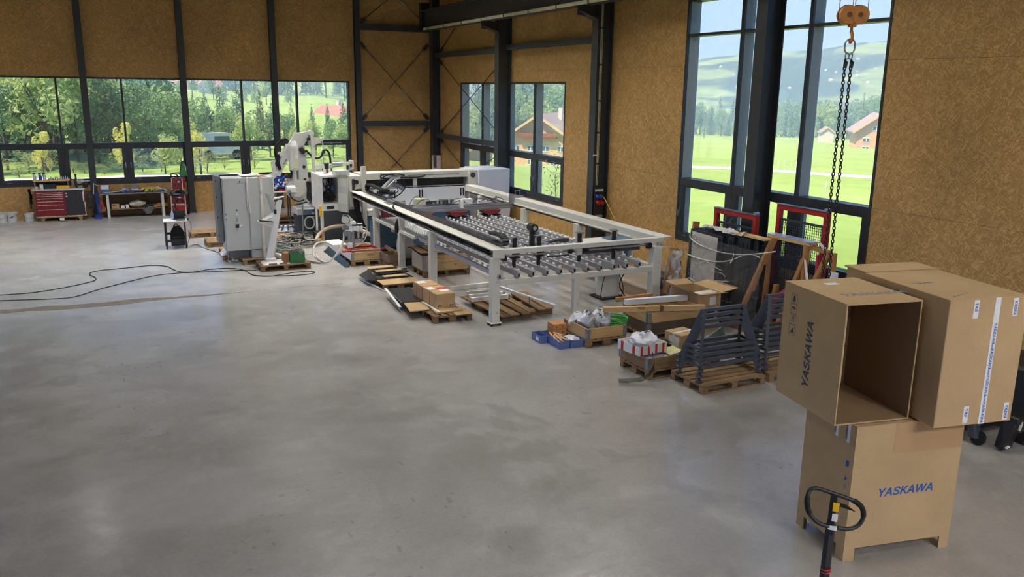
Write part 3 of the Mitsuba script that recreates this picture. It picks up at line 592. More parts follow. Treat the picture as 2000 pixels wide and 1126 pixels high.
# haze of the valley air: a body of thin mist beyond the meadow
for nm, lo, hi, k in (('valley_haze', (372, 372, -120), (6130, 6130, 1120), .27), ('meadow_haze', (-160, 33.5, -30), (371, 371, 80), 3.4)):
    lo, hi = np.array(lo, float), np.array(hi, float)
    scene[nm] = {'type': 'cube', 'to_world': T().translate(((lo + hi) / 2).tolist()).scale(((hi - lo) / 2).tolist()), 'bsdf': {'type': 'null'},
        'interior': {'type': 'homogeneous', 'sigma_t': {'type': 'rgb', 'value': [.00024 * k, .00034 * k, .00048 * k]}, 'albedo': {'type': 'rgb', 'value': [.94, .95, .96]}, 'scale': 1.0}}
    labels[nm] = {'kind': 'structure', 'label': 'thin bluish haze of the %s air' % nm.split('_')[0]}

# ---------------------------------------------------------------- the roller conveyor along the right wall
rng = np.random.default_rng(21)
t = thing('roller_conveyor', 'long white roller conveyor with ball rollers and high side rails along the right wall', 'conveyor'); CV = t
def leg(x, y, w, z1, foot=True):
    k = part(t, 'leg', box(x - w / 2, x + w / 2, y - w / 2, y + w / 2, .06, z1, .008), 'cream_paint')
    if foot:
        put(k + '__foot_plate', [box(x - w * .75, x + w * .75, y - w * .7, y + w * .7, .045, .06, .003)], 'cream_paint')
        put(k + '__levelling_foot', [cyl((x + a * w * .5, y + b * w * .45, 0), (x + a * w * .5, y + b * w * .45, .05), .03, 10, .018) for a in (-1, 1) for b in (-1, 1)], 'black_plastic', label='black levelling feet')
    put(k + '__bolt', [cyl((x + .02, y - w / 2 - .008, z), (x + .02, y - w / 2, z), .012, 6) for z in (.25, .85, .95)], 'galvanised')
for y, w in ((14.08, .16), (17.4, .16), (19.6, .15), (21.7, .15)): leg(6.46, y, w, 1.31)
for y, w in ((14.08, .2), (17.25, .18), (20.1, .18), (23.0, .18)): leg(10.1, y, w, 1.28)
leg(8.22, 14.06, .12, .78, False); leg(8.22, 17.6, .12, .78); leg(8.22, 20.6, .12, .78)
X0, X1 = 6.36, 6.62
part(t, 'left_rail', [box(X1 - .02, X1, 13.98, 24.0, 1.315, 1.455), box(X0, X1, 13.98, 24.0, 1.455, 1.472), box(X0 + .03, X1, 13.98, 24.0, 1.30, 1.315), box(X0 + .02, X1 - .02, 13.975, 13.99, 1.315, 1.455)], 'cream_paint')
cb = []
for k in range(7):
    x, z = 6.42 + .028 * (k % 4), 1.335 + .035 * (k // 4) + .01 * (k % 2)
    ys = np.linspace(14.3, 23.9, 60); cb.append((tube(np.stack([x + .014 * np.sin(ys * 2.1 + k * 2), ys, z + .016 * np.sin(ys * 3.3 + k)], 1), .012, 5), k))
part(t, 'cable', [m for m, k in cb if k % 3], 'rubber', label='dark cables lying in the left rail'); part(t, 'cable', [m for m, k in cb if k % 3 == 0], 'grey_plastic', label='grey cables in the left rail')
part(t, 'right_rail', [box(10.12, 10.14, 14.0, 24.3, 1.27, 1.455), box(10.12, 10.44, 14.0, 24.3, 1.455, 1.472), box(10.10, 10.40, 14.0, 24.3, 1.255, 1.27), box(10.09, 10.12, 14.2, 24.2, 1.30, 1.325)], 'cream_paint')
part(t, 'tooth_rack', box(10.075, 10.092, 14.2, 24.2, 1.262, 1.29), 'black_steel')
part(t, 'front_beam', box(6.56, 10.24, 13.98, 14.1, 1.375, 1.465, .006), 'cream_paint')
part(t, 'lower_beam', box(6.54, 10.0, 14.0, 14.12, .77, .88, .006), 'cream_paint')
part(t, 'lower_beam', box(6.54, 10.0, 17.54, 17.66, .77, .88, .006), 'cream_paint'); part(t, 'lower_beam', box(6.54, 10.0, 20.54, 20.66, .77, .88, .006), 'cream_paint')
part(t, 'side_beam', box(10.03, 10.15, 14.15, 23, .80, .88, .006), 'cream_paint')
part(t, 'shaft', cyl((6.6, 14.14, 1.30), (9.95, 14.14, 1.30), .017, 10), 'chrome', True)
part(t, 'bearing_block', [box(8.24, 8.36, 14.08, 14.16, 1.22, 1.38, .01)], 'cream_paint')
for x in (8.12, 8.46): part(t, 'shaft_coupling', [cyl((x - .07, 14.14, 1.30), (x + .07, 14.14, 1.30), .035, 10), cyl((x - .03, 14.14, 1.3), (x + .03, 14.14, 1.3), .05, 10)], 'black_steel')
part(t, 'shaft_end', cyl((9.9, 14.1, 1.30), (9.98, 14.1, 1.30), .07, 14), 'black_steel'); part(t, 'shaft_end', cyl((6.62, 14.1, 1.27), (6.7, 14.1, 1.27), .055, 14), 'black_steel')
part(t, 'sheet_edge', [box(8.6, 10.0, 14.5, 14.52, 1.14, 1.27), box(7.8, 8.3, 14.5, 14.52, 1.13, 1.16)], 'machine_dark')
# bars with ball rollers: one bar per line, its balls one sub-part
for k, x in enumerate([6.51] + [6.91 + .303 * i for i in range(10)]):
    y1 = 21.0 if k > 3 else 18.4
    kb = part(t, 'roller_bar', box(x - .022, x + .022, 13.95, y1, .915, 1.015, .006), 'bar_grey')
    ys = np.arange(14.05, y1, .262)
    ball = lambda y: lathe([(0, -.034), (.024, -.024), (.034, 0), (.024, .024), (0, .034)], 9)
    put(kb + '__rollers', [xf(ball(y), (x + .028, y, 1.036), ry=math.pi / 2) for y in ys], 'white_paint', True, kind='stuff')
    put(kb + '__end_cap', box(x - .02, x + .02, 13.945, 13.952, .925, .985), 'black_plastic', label='black end slot')
    for yy in (14.06, 17.6, 20.6):
        if yy < y1: put(kb + '__support', box(x - .03, x + .03, yy - .05, yy + .05, .87, .918), 'galvanised')
# skewed white rollers
for k in range(48):
    x0 = 5.3 + .054 * k; p, q = np.array([x0, 18.55]), np.array([x0 + 1.2, 21.5])
    lo, hi = 6.47, 7.62
    a = max(0, (lo - p[0]) / (q[0] - p[0])); b = min(1, (hi - p[0]) / (q[0] - p[0]))
    if b - a < .06: continue
    A_, B_ = p + (q - p) * a, p + (q - p) * b
    part(t, 'skew_roller', cyl((A_[0], A_[1], 1.0), (B_[0], B_[1], 1.0), .023, 8), 'white_paint', 60)
part(t, 'roller_bed', [box(6.40, 6.45, 18.5, 21.9, .93, 1.0, .004), box(7.64, 7.67, 18.5, 21.6, .93, .99), box(6.45, 7.3, 18.6, 18.62, .93, .955), box(6.45, 7.3, 20.5, 20.53, .93, .96)], 'cream_paint')
for x in (6.97, 7.5, 8.41, 9.22):
    y = 14.3
    k = part(t, 'stop_post', [box(x - .028, x + .028, y - .03, y + .03, 1.04, 1.62, .004)], 'black_steel')
    put(k + '__head', [box(x - .09, x + .07, y - .06, y + .06, 1.62, 1.635, .002)], 'aluminium')
    put(k + '__cylinder', [cyl((x + .06, y, 1.15), (x + .06, y, 1.62), .022, 8), cyl((x - .05, y + .02, 1.35), (x - .05, y + .02, 1.62), .008, 6)], 'chrome', True)
    put(k + '__clamp', [box(x - .09, x + .1, y - .07, y + .07, 1.22, 1.25, .003), box(x - .06, x + .06, y - .12, y - .03, 1.27, 1.37, .004)], 'black_steel')
# controller pedestal inside the right front leg
t2 = thing('conveyor_pedestal', 'pale control pedestal inside the right front leg of the conveyor', 'pedestal')
part(t2, 'body', [box(9.46, 9.86, 15.0, 15.3, .04, .86, .006)], 'cream_paint')
part(t2, 'base_plate', box(9.36, 9.95, 14.9, 15.4, 0, .04, .004), 'black_plastic')
part(t2, 'control_box', [box(9.74, 10.0, 14.75, 15.0, .9, .93), box(9.74, 10.0, 14.75, 15.0, 1.25, 1.28), box(9.74, 9.77, 14.75, 15.0, .93, 1.25), box(9.97, 10.0, 14.75, 15.0, .93, 1.25)], 'white_paint')
part(t2, 'dark_panel', [box(9.77, 9.97, 14.9, 14.92, .93, 1.25), box(9.5, 10.0, 14.7, 15.2, 1.3, 1.33)], 'steel_blue')
part(t2, 'cable', [tube(spline([(9.87, 14.9, .95), (9.9, 14.85, .6), (9.8, 14.9, .3), (9.9, 14.8, .05), (9.6, 14.7, .012)], 20), .012, 6), tube(spline([(9.82, 14.9, .95), (9.78, 14.86, .5), (9.9, 14.9, .2), (9.7, 14.85, .02)], 16), .01, 6), tube(spline([(9.46, 14.98, .5), (9.36, 14.9, .3), (9.3, 14.85, .06)], 12), .008, 5)], 'rubber')
part(t2, 'switch_box', [box(9.26, 9.42, 14.95, 15.05, .40, .58, .006), cyl((9.34, 15.0, .58), (9.34, 15.0, .8), .02, 8)], 'cream_paint')
# energy chain (drag chain)
def chain(th, pts, w, h, step=.062):
    p = spline(pts, 400); s = np.r_[0, np.cumsum(np.linalg.norm(np.diff(p, axis=0), axis=1))]; n = int(s[-1] / step)
    q = np.stack([np.interp(np.arange(n + 1) * step, s, p[:, i]) for i in range(3)], 1); out = []
    for a, b in zip(q, q[1:]):
        d = (b - a); a2, b2 = a + d * .06, b - d * .06; up = np.cross(d, [1, 0, 0]); up = up / (np.linalg.norm(up) + 1e-9); up = up if up[2] > 0 else -up
        out.append(bar(a2, b2, w, h, up=up))
    part(th, 'link', out, 'black_plastic', kind='stuff')
t = thing('drag_chain', 'black cable drag chain lying along the top of the left conveyor rail', 'drag chain')
chain(t, [(6.69, y, 1.505) for y in (23.1, 21, 19, 17, 15, 14.5)] + [(6.69, 14.2, 1.515), (6.69, 14.08, 1.58), (6.69, 14.2, 1.665), (6.69, 14.45, 1.68), (6.69, 14.75, 1.67)], .13, .055)
t = thing('drag_chain', 'black cable drag chain folding back at the far end of the left conveyor rail', 'drag chain')
chain(t, [(6.69, 21.75, 1.715), (6.69, 22.4, 1.725), (6.69, 23.0, 1.73), (6.69, 23.22, 1.70), (6.69, 23.28, 1.62), (6.69, 23.2, 1.54), (6.69, 22.9, 1.575)], .13, .05)
# pick-up gantry across the conveyor
t = thing('pickup_gantry', 'metal gantry bridge with red suction plates lying across the conveyor rails', 'gantry'); Y = 20.9
part(t, 'beam', [box(6.7, 10.2, Y - .06, Y + .06, 1.26, 1.34, .006)], 'aluminium'); part(t, 'rod', cyl((6.7, Y - .12, 1.37), (8.4, Y - .12, 1.37), .022, 8), 'chrome', True); part(t, 'rod', cyl((8.6, Y - .12, 1.34), (10.15, Y - .12, 1.34), .022, 8), 'chrome', True)
part(t, 'lower_beam', [box(7.0, 10.0, Y - .16, Y - .08, 1.2, 1.27, .006)], 'galvanised')
part(t, 'carriage', [box(6.5, 6.95, Y - .25, Y + .2, 1.475, 1.5, .004), box(6.62, 6.85, Y - .3, Y + .1, 1.34, 1.475, .01), box(6.56, 6.66, Y - .26, Y + .16, 1.5, 1.56, .01)], 'galvanised')
part(t, 'carriage', [box(10.06, 10.13, Y - .1, Y + .12, 1.2, 1.56, .006), box(10.13, 10.42, Y - .1, Y + .12, 1.475, 1.52, .006), cyl((10.2, Y, 1.52), (10.2, Y, 1.66), .012, 6), cyl((10.34, Y, 1.52), (10.34, Y, 1.66), .012, 6), cyl((10.2, Y, 1.66), (10.34, Y, 1.66), .012, 6)], 'galvanised')
for x in (7.45, 8.42, 9.4):
    k = part(t, 'suction_plate', [prism([(x - .26, 1.2), (x + .24, 1.2), (x + .17, 1.12), (x - .12, 1.06), (x - .24, 1.12)], Y - .3, Y + .1, 'y')], 'red_dark')
    put(k + '__seal', [box(x - .24, x + .24, Y - .3, Y + .1, 1.045, 1.062)], 'rubber', label='black rubber seal')
part(t, 'valve_box', [box(7.3, 7.58, Y - .02, Y + .2, 1.35, 1.52, .01)], 'cream_paint'); part(t, 'valve_cap', [box(7.31, 7.57, Y - .03, Y + .19, 1.52, 1.55, .01), box(7.31, 7.57, Y - .03, Y + .0, 1.36, 1.375)], 'yellow_pale')
part(t, 'white_box', [box(8.7, 8.92, Y - .0, Y + .2, 1.35, 1.49, .01), box(8.52, 8.61, Y - .14, Y + .02, 1.22, 1.50, .012), box(9.1, 9.36, Y, Y + .14, 1.35, 1.42, .008)], 'white_plastic')
part(t, 'valve', [box(7.75 + .11 * i, 7.82 + .11 * i, Y - .04, Y + .08, 1.35, 1.45 + .03 * (i % 3), .006) for i in range(6)] + [cyl((6.98, Y, 1.35), (6.98, Y, 1.52), .04, 10), cyl((9.62, Y, 1.34), (9.62, Y, 1.54), .03, 10), cyl((9.56, Y, 1.34), (9.56, Y, 1.42), .06, 10)], 'chrome', 40)
part(t, 'bracket', [box(7.1, 8.4, Y + .08, Y + .26, 1.34, 1.37), box(7.66, 8.46, Y + .24, Y + .3, 1.37, 1.44), box(8.05, 8.17, Y - .05, Y + .1, 1.36, 1.50, .01)], 'machine_dark')
wires = []
for k in range(12):
    a = np.array([7.1 + .22 * k + rng.uniform(-.1, .1), Y + rng.uniform(-.1, .2), 1.4]); b = a + [rng.uniform(.15, .5), rng.uniform(-.1, .1), rng.uniform(-.05, .1)]
    wires.append(tube(spline([a, (a + b) / 2 + [0, 0, rng.uniform(.06, .2)], b], 10), .008, 5))
part(t, 'hose', wires, 'rubber', label='black looping hoses')
part(t, 'hanging_hose', [tube(spline([(6.58 + dx, Y - 1.28 + dy, 1.44), (6.44 + dx, Y - 1.3 + dy, 1.3), (6.34 + dx, Y - 1.32 + dy, 1.05), (6.37 + dx, Y - 1.3 + dy, .93), (6.44 + dx, Y - 1.27 + dy, 1.06), (6.42 + dx * .5, Y - 1.26 + dy, 1.3), (6.6, Y - .3, 1.46)], 24), .014, 6) for dx, dy in ((0, 0), (.03, .03), (-.02, .05), (.05, -.03), (.02, .07))], 'rubber', label='black hose loops hanging from the carriage')
# upright tool head standing on the far end of the left rail
t = thing('gripper_head', 'chrome pneumatic gripper head standing at the far end of the left conveyor rail', 'gripper'); x, y = 7.05, 22.6
part(t, 'stand', [cyl((x - .12, y, 1.0), (x - .12, y, 1.5), .06, 12), cyl((x + .1, y, 1.0), (x + .1, y, 1.5), .06, 12), cyl((x, y - .04, .98), (x, y - .04, 1.42), .04, 10)], 'chrome', True)
part(t, 'clamp', [box(x - .22, x + .22, y - .1, y + .1, 1.5, 1.56, .008), cyl((x, y, 1.56), (x, y, 1.63), .09, 12), box(x - .2, x + .0, y - .12, y + .1, 1.56, 1.66, .01)], 'black_steel')
part(t, 'plate', [bar((x - .08, y, 1.64), (x + .22, y - .05, 1.92), .04, .18, up=(0, 0, 1)), bar((x + .14, y, 1.9), (x + .38, y, 1.96), .1, .08)], 'white_plastic')
part(t, 'head', [cyl((x + .18, y - .1, 1.78), (x + .44, y - .1, 1.66), .07, 10), box(x + .1, x + .36, y - .08, y + .1, 1.96, 2.04, .012), cyl((x - .02, y - .1, 1.7), (x + .2, y - .1, 1.9), .05, 10)], 'chrome', 40)
part(t, 'hose', [tube(spline([(x - .2, y - .1, 1.62), (x - .25, y - .12, 1.85), (x - .05, y - .12, 2.02), (x + .2, y - .1, 2.02)], 14), .016, 6), tube(spline([(x + .44, y - .1, 1.9), (x + .5, y - .12, 1.7), (x + .35, y - .1, 1.5), (x + .12, y - .08, 1.4)], 14), .016, 6), tube(spline([(x + .2, y - .12, 1.75), (x + .28, y - .15, 1.6), (x + .05, y - .12, 1.48)], 12), .014, 6)], 'rubber')
# scanner on the roller field
t = thing('round_sensor', 'black round sensor on a short post among the ball rollers', 'sensor'); x, y = 8.38, 16.3
part(t, 'post', [box(x - .05, x + .05, y - .05, y + .05, 1.02, 1.36, .008), box(x - .14, x + .2, y - .1, y + .1, 1.015, 1.045, .004)], 'black_steel')
part(t, 'barrel', [cyl((x, y - .12, 1.43), (x, y + .1, 1.43), .09, 18)], 'black_plastic', 40); part(t, 'lens', [cyl((x, y - .13, 1.43), (x, y - .118, 1.43), .045, 16), cyl((x + .1, y - .06, 1.2), (x + .1, y - .06, 1.34), .04, 10)], 'chrome', 40)
part(t, 'cable', [tube(spline([(x + .06, y, 1.50), (x + .14, y - .02, 1.46), (x + .12, y, 1.36), (x + .08, y, 1.2)], 14), .014, 6), tube(spline([(x, y, 1.51), (x + .04, y, 1.57), (x + .1, y, 1.52)], 8), .012, 6)], 'yellow_cable')
t = thing('flat_gripper', 'small dark gripper lying on the ball rollers beside the round sensor', 'gripper'); x, y = 9.0, 16.2
part(t, 'body', [bar((x - .25, y + .05, 1.085), (x + .2, y + .2, 1.11), .1, .04), box(x + .02, x + .24, y - .05, y + .05, 1.075, 1.16, .01)], 'machine_dark'); part(t, 'jaw', [bar((x - .4, y - .02, 1.08), (x - .2, y + .06, 1.09), .06, .02)], 'chrome')
t = thing('plastic_tub', 'flat white lid lying on the rollers behind the front beam', 'lid'); part(t, 'rim', [box(8.95, 9.7, 14.75, 15.35, 1.075, 1.3, .03)], 'cream_paint')

# ---------------------------------------------------------------- the long white bending machine behind the conveyor
t = thing('sheet_machine', 'long cream sheet machine with dark slot and tall white end box at the back wall', 'machine')
part(t, 'upper_beam', [box(6.8, 10.42, 24.5, 25.1, 1.70, 1.90, .012), box(6.8, 10.42, 24.49, 24.5, 1.70, 1.72)], 'cream_paint')
part(t, 'beam_groove', [box(8.3, 10.0, 24.485, 24.495, 1.79, 1.81)], 'grey_plastic', label='grey engraved line')
part(t, 'slot_back', box(6.85, 10.3, 24.85, 24.9, 1.38, 1.70), 'black_steel'); part(t, 'brace', [box(8.5, 8.62, 24.52, 24.6, 1.42, 1.70)], 'cream_paint')
part(t, 'guide_rod', cyl((6.9, 24.45, 1.47), (10.2, 24.45, 1.47), .018, 8), 'chrome', True)
part(t, 'apron', [box(6.95, 10.2, 24.42, 24.5, .86, 1.42, .006)], 'white_bluish')
for x in (7.33, 7.78, 8.66, 10.02): part(t, 'slot', [box(x + d - .022, x + d + .022, 24.41, 24.425, 1.13, 1.37) for d in (0, .085)], 'black_steel')
part(t, 'bed', [box(6.9, 10.3, 24.0, 24.6, .70, .86, .01)], 'cream_paint'); part(t, 'cutting_bar', [box(7.2, 9.9, 23.95, 24.05, .86, .93, .006)], 'machine_dark')
part(t, 'stand', [box(6.9, 10.2, 24.1, 24.9, .02, .70, .01)], 'blue_base')
part(t, 'end_frame', [box(10.28, 10.55, 24.35, 25.2, .1, 1.92, .02)], 'cream_paint'); part(t, 'end_opening', [cyl((10.40, 24.335, 1.76), (10.40, 24.36, 1.76), .085, 18)], 'machine_dark')
part(t, 'end_box', [box(10.56, 11.66, 24.3, 25.5, .42, 1.93, .02)], 'white_bluish'); part(t, 'end_box_legs', [box(x, x + .1, y, y + .1, 0, .42) for x in (10.6, 11.5) for y in (24.35, 25.35)], 'cream_paint')
part(t, 'hanging_rod', cyl((10.18, 24.4, .95), (10.18, 24.4, 1.48), .014, 6), 'black_steel')
part(t, 'post', [box(6.69, 6.82, 23.8, 23.92, .0, 2.17, .006)], 'cream_paint')
part(t, 'flange', [box(6.35, 6.7, 23.9, 24.4, 1.0, 1.9, .01)], 'cream_paint'); part(t, 'flange_roll', [cyl((6.55, 23.85, 1.72), (6.55, 23.92, 1.72), .06, 14), box(6.42, 6.5, 23.86, 23.92, 1.5, 1.8)], 'black_steel')
part(t, 'arm_slider', [tube(spline([(7.5, 24.46, 1.84), (7.45, 24.46, 1.80), (7.5, 24.46, 1.745), (8.0, 24.46, 1.745), (8.7, 24.46, 1.745), (8.82, 24.46, 1.77), (8.86, 24.46, 1.80)], 30), .022, 6), tube(spline([(7.5, 24.46, 1.84), (7.9, 24.46, 1.85), (8.1, 24.46, 1.83), (8.2, 24.46, 1.80)], 14), .022, 6)], 'rubber', label='black cable looping along the beam')
part(t, 'arm_plate', [box(7.46, 8.1, 24.46, 24.5, 1.77, 1.83, .004)], 'white_plastic')
t = thing('spindle_stack', 'maroon gear block beside the skewed rollers', 'gear block')
part(t, 'block', [box(6.62, 6.78, 21.62, 21.8, .95, 1.2, .008), box(6.78, 7.7, 21.66, 21.85, 1.0, 1.12, .01)], 'red_dark'); part(t, 'disc', [cyl((6.85 + .12 * i, 21.6, 1.16), (6.85 + .12 * i, 21.86, 1.16), .06, 12) for i in range(7)], 'black_steel', 40)
t = thing('guard_panel', 'white guard panel standing below the far end of the right rail', 'panel'); put(t, [xf(box(-.35, .35, -.012, .012, 0, 1.2, .004), (10.6, 22.9, 0.0), .12, ry=.1)], 'white_bluish')
t = thing('vacuum_blower', 'round grey blower drum below the skewed rollers', 'blower'); part(t, 'drum', [cyl((6.62, 20.2, .42), (6.9, 20.2, .42), .30, 22)], 'grey_paint', 40); part(t, 'hub', cyl((6.58, 20.2, .42), (6.63, 20.2, .42), .12, 14), 'cream_paint', 40); part(t, 'foot', [box(6.6, 6.9, 19.95, 20.45, 0, .14, .008)], 'machine_dark')
t = thing('blue_cabinet', 'steel blue machine cabinet standing below the skewed rollers', 'cabinet'); part(t, 'body', [box(6.55, 8.0, 21.95, 22.6, .12, .8, .01)], 'blue_base'); part(t, 'plinth', box(6.6, 7.95, 22.0, 22.55, 0, .12), 'black_steel')
# electronics housing left of the machine
t = thing('machine_cabinet', 'white machine housing with open door showing electronics on a dark base', 'cabinet')
part(t, 'base', [box(5.62, 6.72, 24.2, 25.3, .0, .87, .01)], 'machine_dark'); part(t, 'base_edge', [box(5.56, 5.63, 24.17, 24.25, 0, .87)], 'cream_paint')
part(t, 'housing', [box(5.58, 6.68, 25.0, 25.4, .88, 1.9, .012), box(6.13, 6.68, 24.2, 25.0, .88, 1.9, .012), box(5.58, 5.64, 24.2, 25.0, .88, 1.9), box(5.64, 6.13, 24.2, 25.0, 1.84, 1.9), box(5.64, 6.13, 24.2, 25.0, .88, 1.08)], 'white_paint')
part(t, 'nameplate', box(5.74, 5.96, 24.19, 24.2, .93, 1.02), 'black_plastic')
part(t, 'door', [hull([(6.08, 24.2, .86), (6.11, 24.2, .86), (6.08, 24.2, 1.84), (6.11, 24.2, 1.84), (6.24, 23.78, .86), (6.27, 23.78, .86), (6.24, 23.78, 1.84), (6.27, 23.78, 1.84)])], 'grey_paint')
DOOR = part(t, 'door_frame', [bar((6.085, 24.17, 1.7), (6.235, 23.8, 1.7), .012, .2), bar((6.085, 24.17, 1.25), (6.235, 23.8, 1.25), .012, .3)], 'cream_paint')
part(t, 'back_plate', box(5.66, 6.1, 24.9, 24.93, 1.1, 1.82), 'machine_dark')
comps = []
for k in range(26):
    x, z = rng.uniform(5.68, 6.0), rng.uniform(1.14, 1.72); w, h = rng.uniform(.03, .1), rng.uniform(.03, .13); d = rng.uniform(.05, .3)
    comps.append((box(x, x + w, 24.9 - d, 24.9, z, z + h, .004), k))
part(t, 'electronics', [m for m, k in comps if k % 3], 'galvanised'); part(t, 'electronics', [m for m, k in comps if k % 3 == 0], 'black_plastic')
part(t, 'wiring', [tube(spline([(rng.uniform(5.7, 6.08), 24.6, rng.uniform(1.12, 1.35)) for _ in range(5)], 20), .012, 5) for _ in range(7)] + [tube(spline([(5.72, 24.5, 1.2), (5.8, 24.45, 1.3), (5.95, 24.45, 1.28), (6.04, 24.5, 1.18), (5.9, 24.45, 1.13), (5.72, 24.5, 1.2)], 24), .02, 6)], 'rubber')
part(t, 'blue_relay', box(5.98, 6.04, 24.55, 24.7, 1.42, 1.56, .006), 'blue_plastic')
part(t, 'switch_plate', [box(6.16, 6.32, 24.19, 24.2, 1.12, 1.34)], 'grey_paint'); part(t, 'top_box', [box(6.0, 6.42, 24.1, 24.5, 1.9, 2.03, .01)], 'grey_paint')
part(t, 'top_papers', [xf(box(-.17, .1, -.15, .15, 0, .012), (6.2, 24.3, 2.03), .1, ry=-.15)], 'paper')
part(t, 'ring_cable', [tube(spline([(6.5, 24.18, 1.8), (6.6, 24.16, 1.6), (6.62, 24.15, 1.4), (6.52, 24.15, 1.28), (6.42, 24.16, 1.38), (6.5, 24.16, 1.5), (6.6, 24.16, 1.42), (6.55, 24.17, 1.3)], 30), .012, 6)], 'cream_rail')
t = thing('cable_bundle', 'thick black cable bundle falling from the machine housing to the floor', 'cable bundle'); put(t, [tube(spline([(6.62 + dx, 23.9, 1.5), (6.5 + dx, 23.75 + dy, 1.42), (6.47 + dx, 23.7 + dy, 1.0), (6.6 + dx, 23.7 + dy, .5), (6.75 + dx * 2, 23.6 + dy * 2, .03), (7.0 + dx, 23.2 + dy * 3, .03)], 30), .02, 6) for dx, dy in ((0, 0), (.04, .03), (-.04, .02), (.08, .05), (.02, -.04), (.06, -.03), (-.02, .06), (.1, 0))], 'rubber')

# ---------------------------------------------------------------- wood, pallets, collars
def wood(dark, light, ax):
    def fn(p, n, uv):
        u, v, w = (p.x, p.y, p.z) if ax == 'x' else (p.y, p.x, p.z)
        g = fbm(u * 1.3 + 9 * noise(v * 3, w * 5), v * 38, w * 38, 3); k = noise(u * 5, v * 5, w * 5)
        knot = smoothstep(.83, .90, noise(u * 7 + 3, v * 11, w * 11))
        return mix(dark, light, .7 * g + .3 * k) * (1 - .45 * knot)
    return fn
for ax in 'xy':
    mat('pallet_wood_' + ax, proc(wood(lin(98, 78, 56), lin(180, 150, 112), ax)), .8, spec=.2)
    mat('old_wood_' + ax, proc(wood(lin(82, 64, 46), lin(150, 122, 90), ax)), .85, spec=.2)
    mat('new_wood_' + ax, proc(wood(lin(170, 136, 90), lin(212, 180, 134), ax)), .7, spec=.25)
def card(p, n, uv):
    f = fbm(p.x * 2.2, p.y * 2.2, p.z * 2.2, 3); return mix(lin(172, 145, 107), lin(198, 169, 127), f) * (.96 + .08 * noise(p.x * 160, p.y * 160, p.z * 30))
mat('cardboard', proc(card), .75, spec=.2)
mat('cardboard_dark', (142, 104, 68), .8, spec=.2)
mat('print_blue', (40, 84, 160), .6); mat('print_dark', (52, 62, 82), .7); mat('print_faint', (150, 142, 138), .75)
mat('wrap_film', (210, 214, 218), .12, spec=.8)
scene['mat_wrap_film'] = {'type': 'thindielectric', 'int_ior': 1.6}
def L(m, loc, rz=0.0): return xf(m, loc, rz)
def pallet(label, x, y, z=0.0, long='x', rz=0.0, kind='pallet_wood', name='wooden_pallet'):
    """Euro pallet, its near left corner at (x, y)."""
    t = thing(name, label, 'pallet')
    W, D = 1.2, .8
    def P(nm, b, ax):
        if long == 'y': b = (b[2], b[3], b[0], b[1], b[4], b[5])
        part(t, nm, L(box(*b, .004), (x, y, z), rz), '%s_%s' % (kind, ax if long == 'x' else 'y' if ax == 'x' else 'x'))
    rr = random.Random(int(x * 100 + y * 77))
    for c, w in ((0, .145), (.19, .1), (.3275, .145), (.51, .1), (.655, .145)): P('deck_board', (0, W, c, c + w, .122, .144 - rr.uniform(0, .002)), 'x')
    for c in (0, .5275, 1.055): P('stringer_board', (c, c + .145, 0, D, .100, .122), 'y')
    for bx, w in ((0, .1), (.55, .1), (1.1, .1)):
        for by, d in ((0, .1), (.3275, .145), (.7, .1)): P('block', (bx, bx + w, by, by + d, .022, .100), 'y')
    for c, w in ((0, .1), (.3275, .145), (.7, .1)): P('bottom_board', (0, W, c, c + w, 0, .022), 'x')
    return t
def collar(t, x, y, z, W, D, h, layers, rz=0.0, kind='new_wood', first=0):
    for k in range(layers):
        z0 = z + k * h
        for b, ax in (((0, W, 0, .02), 'x'), ((0, W, D - .02, D), 'x'), ((0, .02, .021, D - .021), 'y'), ((W - .02, W, .021, D - .021), 'y')):
            part(t, 'side_board', L(box(*b, z0 + .002, z0 + h - .002, .003), (x, y, 0), rz), (kind if isinstance(kind, str) else kind[k]) + '_' + ax)
        for cx, cy in ((0, 0), (W, 0), (0, D), (W, D)):
            sx, sy = (1 if cx == 0 else -1), (1 if cy == 0 else -1)
            part(t, 'hinge', L(cat([box(cx - sx * .004, cx + sx * .065, cy - sy * .005, cy, z0 + .01, z0 + h - .012), box(cx - sx * .005, cx, cy, cy + sy * .065, z0 + .01, z0 + h - .012), cyl((cx - sx * .004, cy - sy * .004, z0 + .005), (cx - sx * .004, cy - sy * .004, z0 + h - .005), .008, 6)] + [box(cx + sx * (.018 + .02 * i), cx + sx * (.028 + .02 * i), cy - sy * .009, cy - sy * .004, z0 + .03 + .04 * j, z0 + .042 + .04 * j) for i in (0, 1) for j in range(int(h / .05))]), (x, y, 0), rz), 'galvanised')
def carton(t, nm, w, d, h, m='cardboard', open_top=False, wall_=.006, b=.003):
    """Pieces of a plain closed carton, its near left bottom corner at the origin."""
    return box(0, w, 0, d, 0, h, b)

# ---------------------------------------------------------------- big cartons in front (near right)
A0 = math.radians(-11.0)
mat('tape_white', (222, 224, 228), .4); mat('shaded_card', (134, 108, 78), .85)  # darker card colour holds the shade of the open carton inside
def text_on(s, h, origin, ux, uy, depth=.0012):
    """Printed lettering: starts at origin, reads along ux, capitals towards uy."""
    m = meshkit.text_mesh(s, h, depth, bold=True); v = np.array(m.vertices); ux, uy = np.asarray(ux, float), np.asarray(uy, float); n = np.cross(ux, uy)
    return np.asarray(origin, float) + v[:, :1] * ux + v[:, 1:2] * uy + v[:, 2:3] * n, np.array(m.faces)
ex, ey, ez = np.array([math.cos(A0), math.sin(A0), 0]), np.array([-math.sin(A0), math.cos(A0), 0]), np.array([0, 0, 1.0])
def slant(m, o, ux, uy, k=.2):
    v, f = m; r = v - o; return v + np.outer(r @ np.asarray(uy), np.asarray(ux)) * k, f
